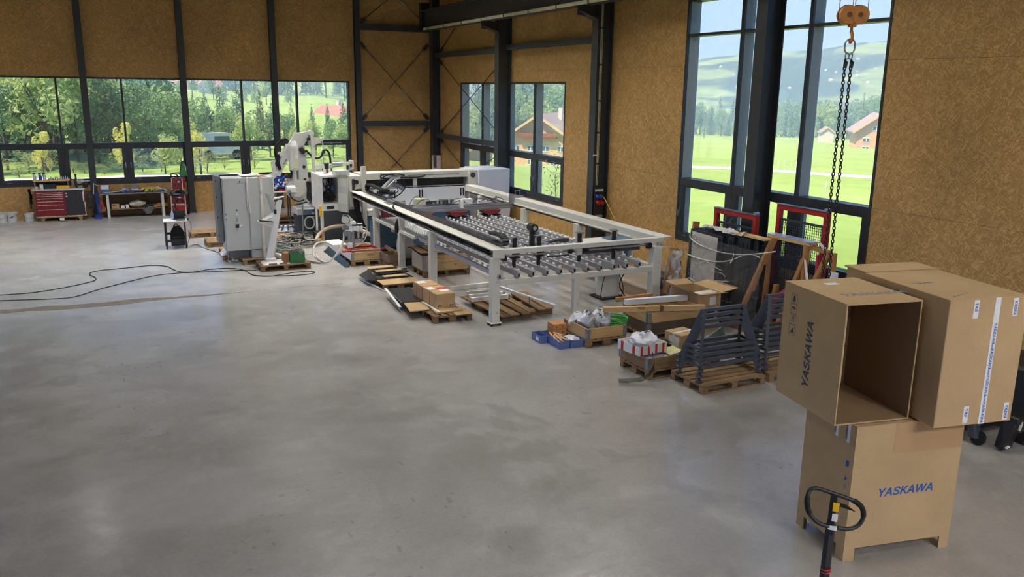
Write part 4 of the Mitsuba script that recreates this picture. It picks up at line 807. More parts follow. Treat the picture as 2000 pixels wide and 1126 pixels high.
def word(s, h, o, ux, uy, wide=1.0): o = np.asarray(o, float); m = slant(text_on(s, h, o, np.asarray(ux), uy), o, ux, uy); v = m[0]; return v + np.outer((v - o) @ np.asarray(ux), np.asarray(ux)) * (wide - 1), m[1]
# lower carton on feet
o = np.array([6.06, 5.15, 0]); W_, D_, H_ = 1.2, .78, 1.38; tk = .012
t = thing('shipping_carton', 'tall lower cardboard carton with cut-out feet carrying the two upper cartons', 'carton')
front = [(0, 0), (.12, 0), (.12, .13), (W_ - .11, .13), (W_ - .11, 0), (W_, 0), (W_, H_), (0, H_)]
side = [(0, 0), (.12, 0), (.12, .13), (D_ - .12, .13), (D_ - .12, 0), (D_, 0), (D_, H_), (0, H_)]
for nm, m in (('front_panel', prism(front, 0, tk, 'y')), ('rear_panel', prism(front, D_ - tk, D_, 'y')), ('side_panel', prism(side, 0, tk, 'x')), ('side_panel', prism(side, W_ - tk, W_, 'x')), ('top_panel', box(tk, W_ - tk, tk, D_ - tk, H_ - tk, H_ - .001)), ('floor_panel', box(tk, W_ - tk, tk, D_ - tk, .13, .142))):
    part(t, nm, L(m, o, A0), 'cardboard')
q = lambda a, b, c: o + ex * a + ey * b + ez * c
part(t, 'printed_logo', [word('YASKAWA', .080, q(.295, -.001, .645), ex, ez, 1.14)], 'print_blue', label='blue printed lettering YASKAWA')
pic = []
for c, pts in ((.98, [(-.02, -.03), (.022, -.025), (.022, .03), (-.016, .03)]), (.83, [(-.022, -.028), (.02, .0), (.0, .036)]), (.74, [(-.018, -.02), (-.008, .03), (.012, .03), (.016, -.02)]), (.66, [(-.016, -.02), (.016, -.02), (.01, .02), (-.01, .02)])):
    pic.append(L(prism([(.085 - a, c + b) for a, b in pts], -.0015, 0, 'x'), o, A0))
part(t, 'printed_icon', pic[:2], 'print_blue', label='blue printed handling icons'); part(t, 'printed_icon', pic[2:], 'print_faint', label='faint printed handling icons')
for b in (.26, .09): part(t, 'tape_label', [L(box(-.0015, 0, b, b + .045, H_ - .2, H_), o, A0)], 'tape_white')
for b in (.295, .125): part(t, 'tape_lettering', [word('YASKAWA', .022, q(-.002, b, H_ - .18), ez, ey)], 'print_dark')
part(t, 'seam_tape', [L(box(.42, 1.19, -.001, 0, 1.07, 1.375), o, A0)], 'card_patch', label='slightly darker pasted patch')
# open carton on its side, upper left
o = np.array([5.86, 5.24, 1.392]); W_, D_, H_ = .80, .98, 1.155
t = thing('shipping_carton', 'upper left cardboard carton lying open towards the hall with dark empty inside', 'carton')
for nm, m in (('side_panel', box(0, tk, 0, D_, 0, H_)), ('side_panel', box(W_ - tk, W_, .0, D_, 0, H_)), ('top_panel', box(tk, W_ - tk, 0, D_, H_ - tk, H_)), ('bottom_panel', box(tk, W_ - tk, 0, D_, 0, tk)), ('back_panel', box(tk, W_ - tk, D_ - tk, D_, tk, H_ - tk))):
    part(t, nm, L(m, o, A0), 'cardboard')
part(t, 'inner_shade', [L(m, o, A0) for m in (box(W_ - tk - .003, W_ - tk, .004, D_ - tk, tk, H_ - tk), box(tk, W_ - tk, D_ - tk - .003, D_ - tk, tk, H_ - tk), box(tk, W_ - tk, .004, D_ - tk, tk, tk + .003), box(tk, tk + .003, .004, D_ - tk, tk, H_ - tk), box(tk, W_ - tk, .004, D_ - tk, H_ - tk - .003, H_ - tk))], 'shaded_card', label='inner faces with the shade put into a darker brown')  # thin skins over the inner faces, interior shade painted as darker card
q = lambda a, b, c: o + ex * a + ey * b + ez * c
for c0, c1 in ((.42, .76), (.78, 1.10)): part(t, 'inner_flap', [L(hull([(tk, .005, c0), (tk + .01, .005, c0), (tk, .005, c1), (tk + .01, .005, c1), (tk + .03, .3, c0), (tk + .05, .3, c0), (tk + .03, .3, c1), (tk + .05, .3, c1)]), o, A0)], 'cardboard')
part(t, 'side_logo', [word('YASKAWA', .092, q(-.001, .46, .185), ez, ey, 1.06)], 'print_dark', label='dark printed lettering YASKAWA running upwards')
part(t, 'top_logo', [word('YASKAWA', .08, q(.16, .28, H_ + .001), ex, ey, 1.28)], 'print_faint_blue', label='faint blue printed lettering YASKAWA')
ic = []
for k in range(4):
    c = .70 + .105 * k; b = .80
    ic += [L(box(-.0015, 0, b - .05, b + .05, c - .05, c - .047), o, A0), L(box(-.0015, 0, b - .05, b + .05, c + .047, c + .05), o, A0), L(box(-.0015, 0, b - .05, b - .047, c - .05, c + .05), o, A0), L(box(-.0015, 0, b + .047, b + .05, c - .05, c + .05), o, A0)]
ic += [L(prism([(b0 + a, c0 + d) for a, d in pts], -.0015, 0, 'x'), o, A0) for b0, c0, pts in ((.80, .70, [(-.03, -.03), (.03, -.03), (-.03, .03)]), (.785, .805, [(-.004, -.03), (.004, -.03), (.004, .03), (-.004, .03)]), (.815, .805, [(-.004, -.03), (.004, -.03), (.004, .03), (-.004, .03)]), (.80, .91, [(-.03, .0), (.03, .0), (.02, .025), (-.02, .025)]), (.80, 1.015, [(-.025, -.03), (.025, -.03), (.01, .03), (-.01, .03)]))]
part(t, 'printed_icon', ic, 'print_dark', label='printed frame of four handling icons')
part(t, 'torn_label', [L(box(.30, .44, .72, .80, H_, H_ + .002), o, A0)], 'tape_white', label='small white label')
# closed carton, upper right
o = np.array([6.655, 4.82, 1.392]); W_, D_, H_ = .86, 1.46, 1.215
t = thing('shipping_carton', 'upper right closed cardboard carton with white printed tape down its front', 'carton')
part(t, 'body', L(box(0, W_, 0, D_, 0, H_, .006), o, A0), 'cardboard')
part(t, 'lid_edge', [L(box(-.006, W_ + .006, D_ - .3, D_ + .04, H_, H_ + .014, .003), o, A0)], 'cardboard')
q = lambda a, b, c: o + ex * a + ey * b + ez * c
tape = hull([q(.49, -.0015, 0.0), q(.555, -.0015, 0.0), q(.49, 0, 0.0), q(.555, 0, 0.0), q(.49, -.0015, H_), q(.55, -.0015, H_), q(.49, 0, H_), q(.55, 0, H_)])
part(t, 'tape', [tape], 'tape_white', label='white tape printed with blue letters')
part(t, 'tape_lettering', [word('YASKAWA', .030, q(.512, -.002, .98 - .0 - c), -ez, ex, 1.0) for c in (.0, .24, .50, .76)] + [word('robots', .018, q(.515, -.002, .79 - c), -ez, ex) for c in (.0, .24, .50)], 'print_blue', label='blue letters on the tape')
for a, c in ((.26, 1.03), (.69, 1.03), (.31, .02), (.76, .02)):
    part(t, 'tape_end', [L(box(a, a + .055, -.0015, 0, c, c + .17), o, A0)], 'tape_white')
    part(t, 'tape_lettering', [word('YASKA' if a > .6 else 'YAS', .03, q(a + .014, -.0025, c + .15), -ez, ex)], 'print_blue')
part(t, 'top_printing', [word('YASKAWA', .035, q(.12 , .62, H_ + .001), ex, ey)] + [L(box(.12 + .07 * k, .155 + .07 * k, .10 + .03 * k, .12 + .03 * k, H_, H_ + .001), o, A0) for k in range(4)], 'print_faint_blue')
mat('print_faint_blue', (132, 140, 152), .75); mat('card_patch', (178, 144, 102), .75)
# pallet truck
t = thing('pallet_truck', 'yellow pallet truck with black loop handle in front of the cartons', 'pallet truck')
hw = spline([(4.86, 4.29, 1.085), (4.73, 4.385, 1.19), (4.745, 4.43, 1.30), (4.79, 4.435, 1.355), (4.90, 4.36, 1.335), (5.04, 4.27, 1.285), (5.11, 4.215, 1.225), (5.105, 4.20, 1.12), (5.03, 4.22, 1.065), (4.93, 4.27, 1.07)], 60)
part(t, 'handle_loop', tube(hw, .0165, 10), 'black_plastic', 60)
part(t, 'handle_grip', [tube(hw[8:16], .021, 10), tube(hw[36:46], .021, 10)], 'rubber', 60)
part(t, 'release_lever', [hull([(4.95, 4.32, 1.26), (4.95, 4.34, 1.24), (4.97, 4.32, 1.22), (5.06, 4.22, 1.195), (5.0, 4.27, 1.25)])], 'black_plastic')
part(t, 'shaft', [bar((4.80, 4.235, .45), (4.885, 4.30, 1.10), .058, .045), bar((4.87, 4.29, 1.02), (4.925, 4.33, 1.32), .05, .055), bar((4.80, 4.235, .3), (4.815, 4.245, .62), .075, .06)], 'black_plastic')
part(t, 'sticker', [bar((4.899, 4.280, 1.21), (4.912, 4.290, 1.275), .045, .026), ], 'yellow_paint', label='yellow warning sticker')
part(t, 'sticker', [bar((4.883, 4.268, 1.135), (4.894, 4.276, 1.19), .04, .028), bar((4.868, 4.268, 1.065), (4.876, 4.274, 1.095), .062, .03)], 'paper', label='white stickers')
part(t, 'spring', [tube(spline([(4.84 + .035 * math.cos(a), 4.26 + .035 * math.sin(a), .70 + .004 * a) for a in np.linspace(0, 14, 60)], 120), .005, 5)], 'red_wire', label='red wire wound round the shaft')
mat('red_wire', (205, 60, 60), .5)
part(t, 'pump_housing', [xf(box(-.13, .13, -.11, .11, .2, .42, .03), (4.93, 4.2, 0), -.57), xf(hull([(-.05, -.1, .40), (.17, -.1, .40), (-.05, .1, .40), (.17, .1, .40), (-.02, -.07, .50), (.10, -.08, .49), (-.02, .07, .50), (.10, .08, .49)]), (4.93, 4.2, 0), -.57)], 'yellow_paint')
part(t, 'steering_wheel', [cyl((4.72, 4.32, .1), (4.80, 4.32, .1), .1, 16), cyl((4.88, 4.32, .1), (4.96, 4.32, .1), .1, 16)], 'rubber', 40); part(t, 'axle', [box(4.80, 4.88, 4.27, 4.37, .06, .26, .01)], 'black_steel')
part(t, 'fork', [xf(box(.0, 1.15, -.28, -.12, .07, .12, .01), (4.78, 4.2, 0), 4.14)], 'yellow_paint'); part(t, 'fork', [xf(box(.0, 1.15, .12, .28, .07, .12, .01), (4.78, 4.2, 0), 4.14)], 'yellow_paint')
# stacker at the right edge
t = thing('pallet_stacker', 'black machine with caster wheels at the right edge beside the wall', 'stacker'); x, y = 9.95, 6.3
part(t, 'chassis', [box(9.78, 11.2, 6.75, 7.0, .06, .12, .01), box(10.1, 11.3, 6.05, 6.25, .1, .18, .01), box(10.5, 11.3, 6.0, 7.1, .25, .95, .04)], 'black_plastic')
part(t, 'leg_cover', [hull([(9.86, 6.16, .04), (10.02, 6.16, .04), (9.9, 6.30, .04), (10.05, 6.30, .04), (9.98, 6.12, .42), (10.18, 6.12, .46), (10.0, 6.30, .42), (10.2, 6.30, .46)]), box(10.0, 10.55, 6.1, 6.3, .36, .46, .02)], 'black_plastic')
part(t, 'sticker', [bar((10.04, 6.10, .30), (10.075, 6.10, .41), .028, .012), bar((9.89, 6.14, .07), (9.95, 6.14, .09), .03, .012)], 'paper', label='white sticker')
part(t, 'wheel', cyl((9.80, 6.46, .09), (9.87, 6.5, .09), .09, 16), 'rubber', 40); part(t, 'wheel_fork', [hull([(9.72, 6.46, .1), (9.78, 6.44, .1), (9.74, 6.56, .1), (9.8, 6.54, .1), (9.72, 6.5, .36), (9.88, 6.5, .36), (9.76, 6.62, .36), (9.9, 6.6, .36)])], 'machine_dark'); part(t, 'mast', [box(10.6, 10.7, 6.2, 6.3, .9, 1.2), box(10.6, 10.7, 6.8, 6.9, .9, 1.2), box(9.7, 10.6, 6.9, 6.98, .36, .46, .01)], 'black_steel')
part(t, 'cable', [tube(spline([(9.6, 6.9, .3), (9.66, 6.7, .45), (9.8, 6.6, .4)], 12), .01, 5)], 'cream_rail')
# hook block and chains
t = thing('crane_hook', 'orange double pulley hook block hanging before the tall window', 'crane hook')
hx, hy = 8.97, 8.43
def HB(u, v, z): return np.array([hx + u * .90 + v * .43, hy - u * .43 + v * .90, z])     # u across the view, v along it
zz = 5.37
for s in (-1, 1):
    k = part(t, 'pulley', [cyl(HB(s * .072, -.07, zz + .0), HB(s * .076, .07, zz + .0), .118, 22)], 'orange_paint', 40)
    put(k + '__hub', cyl(HB(s * .072, -.08, zz), HB(s * .076, .08, zz), .03, 12), 'old_brown', 40); put(k + '__cover', [tube([HB(s * .074 + .118 * math.cos(a), 0, zz + .118 * math.sin(a)) for a in np.linspace(-.6 if s > 0 else .6, 2.6 if s > 0 else 3.7, 22)], .012, 6)], 'machine_dark')
mat('old_brown', (96, 62, 28), .6)
part(t, 'yoke', [hull([HB(-.03, -.06, zz - .02), HB(.04, -.06, zz - .02), HB(-.03, .06, zz - .02), HB(.04, .06, zz - .02), HB(-.04, -.04, zz - .15), HB(.045, -.04, zz - .15), HB(-.04, .04, zz - .15), HB(.045, .04, zz - .15)])], 'orange_paint')
part(t, 'hook', [cyl(HB(0, 0, zz - .15), HB(0, 0, zz - .22), .018, 10), tube(spline([HB(0, 0, zz - .21), HB(0, -.035, zz - .25), HB(0, -.045, zz - .30), HB(0, -.015, zz - .345), HB(0, .03, zz - .335), HB(0, .045, zz - .30)], 18), np.linspace(.024, .012, 18), 8)], 'orange_paint', 60)
part(t, 'rope', [cyl(HB(s, 0, zz + .05), HB(s * .9, 0, 8.0), .006, 5) for s in (-.185, .19)] + [cyl(HB(s, 0, zz + .05), HB(s, 0, 8.0), .006, 5) for s in (-.01, .02)], 'galvanised')
t = thing('hoist_trolley', 'hoist trolley above the picture', 'hoist'); part(t, 'drum', cyl(HB(-.4, 0, 8.1), HB(.4, 0, 8.1), .12, 14), 'orange_paint'); part(t, 'girder', box(XL + 1, 11.3, hy - .15, hy + .15, 8.22, 8.45), 'anthracite')
t = thing('lifting_chain', 'two long dark lifting chains on an oval ring hanging from the orange hook', 'chain')
ring = [HB(.066 * math.cos(a), .0, zz - .395 + (.095 if math.sin(a) > 0 else -.095) * abs(math.sin(a)) ** .75) for a in np.linspace(0, 2 * math.pi, 33)]
part(t, 'oval_ring', tube(ring, .011, 8, caps=False), 'galvanised', True)
for s in (-1, 1):
    part(t, 'shortener', hull([HB(s * .04 - .03, -.025, zz - .60), HB(s * .04 + .03, -.025, zz - .60), HB(s * .04, .025, zz - .54), HB(s * .04 - .025, 0, zz - .67), HB(s * .04 + .025, 0, zz - .67)]), 'black_steel')
    part(t, 'shackle', tube([HB(s * .022 + .024 * math.cos(a), 0, zz - .515 + .04 * math.sin(a)) for a in np.linspace(0, 6.28, 14)], .009, 6, False), 'galvanised')
def link(c, flip):
    d = (lambda u, z: HB(0, u, z)) if flip else (lambda u, z: HB(u, 0, z)); h = d(0, 0) * 0
    pts = [c + (d(.018 * math.cos(a), .030 * math.sin(a) * 1.0) - HB(0, 0, 0)) for a in np.linspace(0, 2 * math.pi, 9)]
    return tube(pts, .0075, 4, False)
for s in (-1, 1):
    top = HB(s * .04, 0, zz - .67); bot = HB(s * .05 - .02, 0, .9)
    n = int((top[2] - bot[2]) / .046)
    part(t, 'chain_strand', [link(top + (bot - top) * (k / n), k % 2) for k in range(n)], 'black_steel', kind='stuff')

# ---------------------------------------------------------------- trestles and pallets at the right
pallet('light wooden pallet carrying the front stack of dark steel trestles', 7.715, 9.38)
pallet('wooden pallet carrying the second stack of dark steel trestles beside the cartons', 9.01, 9.40)
mat('trestle_grey', (80, 86, 95), .34, metal=.25)
def trestle(label, x, y, z, group):
    t = thing('steel_trestle', label, 'trestle', group); h = .80; X = lambda m: xf(m, (x, y, z))
    part(t, 'top_rail', X(box(-.40, .40, -.03, .03, h - .05, h, .004)), 'trestle_grey')
    for sx in (-1, 1):
        for sy in (-1, 1):
            k = part(t, 'leg', X(bar((sx * .375, sy * .025, h - .02), (sx * .575, sy * .25, .0), .045, .045)), 'trestle_grey'); put(k + '__foot', X(box(sx * .575 - .04, sx * .575 + .04, sy * .25 - .04, sy * .25 + .04, 0, .035, .004)), 'trestle_grey')
        part(t, 'end_rail', X(bar((sx * .52, -.185, .23), (sx * .52, .185, .23), .03, .04)), 'trestle_grey')
    for sy in (-1, 1): part(t, 'long_rail', X(bar((-.52, sy * .19, .23), (.52, sy * .19, .23), .035, .05)), 'trestle_grey')
ords = ['lowest', 'second lowest', 'second highest', 'topmost']
for k in range(4): trestle('dark steel trestle, %s of the front stack on the light pallet' % ords[k], 8.31, 9.76, .144 + .088 * k, 'front stack of steel trestles')
ords = ['lowest', 'second', 'third', 'fourth', 'topmost']
for k in range(5): trestle('dark steel trestle, %s of the rear stack beside the cartons' % ords[k], 9.61, 9.80, .144 + .088 * k, 'rear stack of steel trestles')
t = thing('green_glass_sheet', 'greenish sheet lying in the trestle pallet gap', 'sheet'); put(t, [bar((7.95, 10.35, .03), (8.9, 10.35, .5), .02, .4, up=(0, 0, 1))], 'green_pale'); mat('green_pale', (126, 146, 136), .2)

# ---------------------------------------------------------------- panels wrapped on a pallet before the tall window
mat('black_panel', (34, 37, 40), .25, spec=.6); mat('film', (205, 205, 200), .1, spec=.9); mat('strap_white', (222, 218, 205), .5); mat('card_grey', (196, 190, 178), .6)
mat('timber', (178, 128, 76), .75); mat('timber_light', (206, 172, 118), .75)
t = thing('wrapped_panel_stack', 'black panels with a grey cardboard face strapped and film wrapped on timber frames', 'panel stack')
part(t, 'base', [box(10.55, 11.42, 11.75, 13.85, 0, .14, .006)], 'old_wood_y')
for k, (y0, y1, x) in enumerate([(12.75, 13.75, 10.72), (12.5, 13.70, 10.78), (12.1, 13.65, 10.84), (11.95, 13.6, 10.90), (11.8, 13.5, 10.97), (11.9, 13.4, 11.04)]):
    part(t, 'black_panel', [hull([(x + dx - (.10 if z < .5 else 0), y, z) for dx in (0, .045) for y in (y0, y1) for z in (.145, 1.66 + .015 * k)])], 'black_panel')
    part(t, 'panel_rib', [bar((x - .005, y0 + .07 + d, 1.60), (x - .1, y0 + .07 + d, .2), .03, .03) for d in (0, .12)], 'black_steel')
part(t, 'cardboard_face', [hull([(10.69, 12.86, 1.60), (10.70, 12.86, 1.60), (10.69, 13.66, 1.62), (10.70, 13.66, 1.62), (10.575, 12.80, .2), (10.59, 12.8, .2), (10.575, 13.5, .2), (10.59, 13.5, .2)])], 'card_grey', label='grey cardboard face with red printing')
part(t, 'red_printing', [hull([(10.683, 13.2, 1.42), (10.686, 13.2, 1.42), (10.683, 13.42, 1.43), (10.686, 13.42, 1.43), (10.677, 13.2, 1.35), (10.68, 13.2, 1.35), (10.677, 13.4, 1.36), (10.68, 13.4, 1.36)]), hull([(10.62, 13.0, .72), (10.624, 13, .72), (10.62, 13.3, .73), (10.624, 13.3, .73), (10.614, 13, .66), (10.618, 13, .66)])], 'red_faded'); mat('red_faded', (176, 104, 96), .7)
for y0, y1, x in ((11.86, 11.42, 10.80), (13.72, 13.78, 10.72)):
    part(t, 'timber_strut', [bar((10.72, y0 + (.28 if y0 < 12 else .02), .15), (11.02 if y0 < 12 else 10.9, y0 - (.18 if y0 < 12 else -.1), 1.78), .055, .14, up=(1, 0, 0)), bar((10.9, y0, .15), (11.2, y0 + .05, 1.7), .05, .1, up=(1, 0, 0))], 'timber')
part(t, 'timber_top', [bar((10.9, 11.7, 1.74), (11.0, 12.6, 1.72), .2, .03)], 'timber_light')
part(t, 'strap', [tube(spline([(10.86, 13.84, 1.60), (10.68, 13.7, 1.48), (10.66, 13.1, 1.36), (10.68, 12.3, 1.38), (10.76, 11.7, 1.5), (10.95, 11.55, 1.55)], 30), .012, 5), tube(spline([(10.62, 13.7, 1.14), (10.63, 13.0, 1.13), (10.66, 12.4, 1.25), (10.7, 12.1, 1.40), (10.73, 11.7, 1.42)], 30), .012, 5), tube(spline([(10.67, 12.36, 1.40), (10.64, 12.33, 1.3), (10.63, 12.38, 1.2)], 8), .012, 5)], 'strap_white', label='white knotted strap')
def crumple(fn, nu, nv, amp, seed, fr=7.0):
    def g(u, v):
        p = np.array(fn(u, v), float); d = np.array([meshkit.noise(p * fr + k * 31, seed) - .5 for k in range(3)]) + .6 * np.array([meshkit.noise(p * fr * 2.6 + k * 31, seed + 5) - .5 for k in range(3)])
        return p + d * amp
    return sheet(g, nu, nv)
part(t, 'wrap_sheet', [crumple(lambda u, v: (10.60 - .02 + .10 * v - .03 * math.sin(u * 3), 13.75 - u * 2.2, .25 + v * 1.3), 60, 44, .035, 3, 7)], 'film_thin', True, label='clear stretch film')
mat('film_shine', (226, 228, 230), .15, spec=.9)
part(t, 'film_fold', [crumple(lambda u, v, k=k: (10.57 - .015 + .1 * (.2 + .11 * k) , 13.6 - u * (1.5 - .1 * k), .35 + .135 * k + .06 * math.sin(u * 5 + k) + v * .012), 24, 2, .05, 7 + k, 5) for k in range(6)], 'film_shine', True, label='shiny folds in the film')
t = thing('film_wrapped_bundle', 'bundle wrapped in shiny clear film leaning at the left end of the black panels', 'bundle')
part(t, 'bundle', [crumple(lambda u, v: (10.36 + .16 * v + .07 * math.cos(u * 6.28), 13.92 + .0 * v + (.30 - .12 * v) * math.sin(u * 6.28), .15 + v * 1.05), 36, 26, .09, 9, 8)], 'film_clear', True); part(t, 'inner_board', [hull([(10.33, 13.72, .1), (10.40, 14.05, .1), (10.5, 13.72, 1.0), (10.54, 13.95, 1.0), (10.44, 13.72, .1), (10.5, 14.05, .1)])], 'cardboard_dark'); part(t, 'green_sheet', [hull([(10.29, 13.72, .2), (10.3, 13.60, .2), (10.33, 13.76, .62), (10.34, 13.64, .62)])], 'green_pale'); part(t, 'brown_patch', [crumple(lambda u, v: (10.28 + .17 * v, 13.85 + .22 * u - .1 * v, .3 + .7 * v), 6, 8, .05, 5)], 'cardboard_dark', True)
t = thing('crumpled_film', 'crumpled whitish film lying on top of the black panels', 'plastic film'); put(t, [crumple(lambda u, v: (10.72 + v * .3, 12.35 + u * 1.1, 1.75), 26, 10, .12, 12, 7)], 'strap_white', True)
# red steel gates with mesh
def gate(label, x, y0, y1, z1, mesh_):
    t = thing('red_gate_frame', label, 'frame'); w = .09
    for y in (y0, y1): part(t, 'upright', [box(x - .05, x + .05, y - w / 2, y + w / 2, .0, z1, .006)], 'red_paint')
    part(t, 'top_bar', [box(x - .05, x + .05, y0 - w / 2, y1 + w / 2, z1 - .1, z1 + .0, .006)], 'red_paint'); part(t, 'top_plate', [box(x - .07, x + .05, y0 - w / 2, y1 + w / 2, z1 + .001, z1 + .012)], 'galvanised')
    part(t, 'foot', [box(x - .3, x + .1, y0 - .05, y1 + .05, .0, .06)], 'red_paint')
    k = part(t, 'mesh_frame', [box(x - .02, x + .02, y0 + .06, y1 - .06, z1 - .30, z1 - .26), box(x - .02, x + .02, y0 + .06, y1 - .06, .3, .34), box(x - .02, x + .02, y0 + .06, y0 + .09, .34, z1 - .3), box(x - .02, x + .02, y1 - .09, y1 - .06, .34, z1 - .3)], 'machine_dark')
    put(k + '__wire_mesh', [box(x - .004, x + .004, y, y + .006, .34, z1 - .3) for y in np.arange(y0 + .12, y1 - .09, .05)] + [box(x - .004, x + .004, y0 + .09, y1 - .09, z, z + .006) for z in np.arange(.38, z1 - .3, .05)], 'machine_dark', kind='stuff')
    part(t, 'roller', [cyl((x - .06, (y0 if mesh_ else y1) , z1 + .03), (x + .04, (y0 if mesh_ else y1), z1 + .03), .035, 12)], 'chrome', 40)
gate('red steel gate frame with wire mesh standing behind the black panels', 11.34, 12.55, 13.72, 2.06, True)
gate('red steel gate frame with wire mesh standing right of the window column', 11.56, 10.98, 12.16, 2.32, True)
t = thing('wrapped_mesh_stack', 'wire mesh panels in a film wrapped timber frame below the right red gate', 'mesh panels')
for k, x in enumerate((11.16, 11.22)):
    part(t, 'wire_mesh', [box(x - .003, x + .003, y, y + .006, .3, 1.72) for y in np.arange(10.95, 11.95, .045)] + [box(x - .003, x + .003, 10.95, 11.95, z, z + .006) for z in np.arange(.32, 1.72, .045)], 'machine_dark', kind='stuff')
part(t, 'timber_frame', [box(11.1, 11.3, 10.9, 11.95, 1.74, 1.80, .005)], 'timber_light')
for a, b in (((11.13, 10.98, .1), (11.13, 10.98, 1.76)), ((11.1, 11.5, .12), (11.1, 10.98, 1.5)), ((11.13, 11.9, .1), (11.13, 11.9, 1.76)), ((11.2, 10.42, .1), (11.2, 10.42, 1.70)), ((11.16, 10.95, .7), (11.16, 10.5, 1.66)), ((11.12, 11.75, .12), (11.12, 11.62, .9))): part(t, 'timber_frame', bar(a, b, .07, .1, up=(1, 0, 0)), 'timber')
part(t, 'timber_frame', bar((11.18, 10.98, 1.72), (11.18, 10.5, 1.70), .08, .07), 'timber'); part(t, 'film_top', [box(11.1, 11.32, 10.88, 11.98, 1.80, 1.815)], 'blue_film'); mat('blue_film', (160, 172, 205), .2)
part(t, 'paper_tag', [hull([(11.06, 10.85, 1.1), (11.065, 10.85, 1.1), (11.06, 10.95, 1.5), (11.065, 10.95, 1.5), (11.06, 10.78, 1.12), (11.06, 10.9, 1.5)]), ], 'paper'); part(t, 'film_knot', [crumple(lambda u, v: (11.1 + .1 * v, 10.55 + u * .35, 1.74 + .08 * math.sin(u * 3.1)), 10, 6, .07, 4, 9)], 'film_shine', True)
part(t, 'red_beam', [bar((11.24, 10.75, .3), (11.24, 10.78, 1.6), .05, .10, up=(1, 0, 0)), bar((11.0, 11.7, .55), (11.0, 11.2, .9), .08, .08)], 'pink_red'); mat('pink_red', (190, 60, 90), .5)
part(t, 'grey_board', [box(11.1, 11.12, 10.2, 10.4, .4, 1.40)], 'white_bluish'); part(t, 'base', [box(10.95, 11.5, 10.3, 11.7, 0, .1, .005)], 'old_wood_y')
# open carton before the black panels
def open_carton(label, x, y, z, w, d, h, rz, flaps, name='open_carton', m='cardboard'):
    t = thing(name, label, 'carton'); k = .006
    for b in ((0, w, 0, k), (0, w, d - k, d), (0, k, k, d - k), (w - k, w, k, d - k)): part(t, 'wall', L(box(*b, 0, h), (x, y, z), rz), m)
    part(t, 'bottom', L(box(k, w - k, k, d - k, 0, k), (x, y, z), rz), m)
    for f, a, ln in flaps:
        if f == 'f': pts = [(0, 0), (w, 0), (w, -ln * math.cos(a)), (0, -ln * math.cos(a))]; zz = [0, 0, ln * math.sin(a)] * 2
        if f == 'b': pts = [(0, d), (w, d), (w, d + ln * math.cos(a)), (0, d + ln * math.cos(a))]
        if f == 'l': pts = [(0, 0), (0, d), (-ln * math.cos(a), d), (-ln * math.cos(a), 0)]
        if f == 'r': pts = [(w, 0), (w, d), (w + ln * math.cos(a), d), (w + ln * math.cos(a), 0)]
        P = [(px, py, h + (0 if i < 2 else ln * math.sin(a))) for i, (px, py) in enumerate(pts)]
        part(t, 'flap', L(hull(P + [(a_, b_, c_ - .006) for a_, b_, c_ in P]), (x, y, z), rz), m)
    return t
oc = open_carton('open brown carton with spread flaps before the film wrapped bundle', 9.72, 12.12, .0, .52, .85, .72, .0, [('f', .25, .2), ('l', .5, .26), ('r', .12, .42), ('b', .3, .2)])
part(oc, 'label', [box(9.98, 10.12, 12.113, 12.119, .5, .66)], 'paper'); part(oc, 'tape', [box(10.13, 10.18, 12.112, 12.118, .3, .72)], 'card_patch'); part(oc, 'cut_out', [box(9.93, 10.1, 12.112, 12.118, .2, .46), box(10.18, 10.23, 12.112, 12.118, .2, .46)], 'black_plastic'); part(oc, 'packing', [xf(box(-.2, .22, -.1, .1, 0, .012), (9.97, 12.25, .71), .1)], 'strap_white')
t = thing('crumpled_cardboard', 'crumpled brown cardboard and dark blue box behind the right conveyor leg', 'cardboard'); part(t, 'dark_box', [box(10.75, 11.35, 14.75, 15.2, 0, .32, .01)], 'print_dark'); part(t, 'sheet', [crumple(lambda u, v: (10.72 + .6 * u, 14.75 + .1 * v, .34 + .42 * v - .2 * v * v), 9, 7, .16, 3, 5), crumple(lambda u, v: (10.8 + .5 * u, 14.85 + .25 * v, .52 + .1 * v), 9, 6, .16, 6, 6)], 'cardboard', True)
# ---------------------------------------------------------------- crates of the right hand heap
t = thing('pallet_crate', 'big wooden crate of light over dark boards under the loose timber beam', 'crate')
collar(t, 8.50, 11.95, .144, 1.2, .8, .2, 2, 0, ['old_dark', 'new_wood'])
for ax in 'xy': mat('old_dark_' + ax, proc(wood(lin(70, 62, 54), lin(104, 94, 84), ax)), .85, spec=.2)
part(t, 'floor_board', box(8.53, 9.67, 11.98, 12.72, .15, .165), 'old_wood_x')
pallet('wooden pallet under the big two row crate', 8.50, 11.95, 0, 'x')
t = thing('timber_beam', 'long pale timber beam lying across the crates', 'timber'); part(t, 'beam', [bar((7.72, 12.22, .62), (9.55, 11.72, .60), .08, .09)], 'new_wood_x'); part(t, 'strap', [bar((8.72, 11.947, .613), (8.78, 11.931, .612), .086, .096)], 'old_brown')
t = thing('aluminium_profile', 'white aluminium profile lying behind the timber beam', 'profile'); put(t, [bar((8.42, 12.6, .60), (9.7, 12.45, .60), .09, .10)], 'white_bluish')
t = thing('brown_batten', 'brown batten lying behind the white profile', 'batten'); put(t, [bar((8.45, 12.95, .57), (9.2, 12.85, .61), .05, .06)], 'timber')
t = thing('pallet_crate', 'low wooden collar crate filled with white plastic bags and a green hose', 'crate'); collar(t, 7.33, 12.09, .144, .8, .8, .195, 1, 0, 'new_wood'); part(t, 'floor_board', box(7.36, 8.1, 12.12, 12.86, .15, .165), 'old_wood_x')
pallet('wooden pallet under the crate with the plastic bags', 7.33, 12.07, 0, 'y', 0, 'pallet_wood')
rg = np.random.default_rng(8)
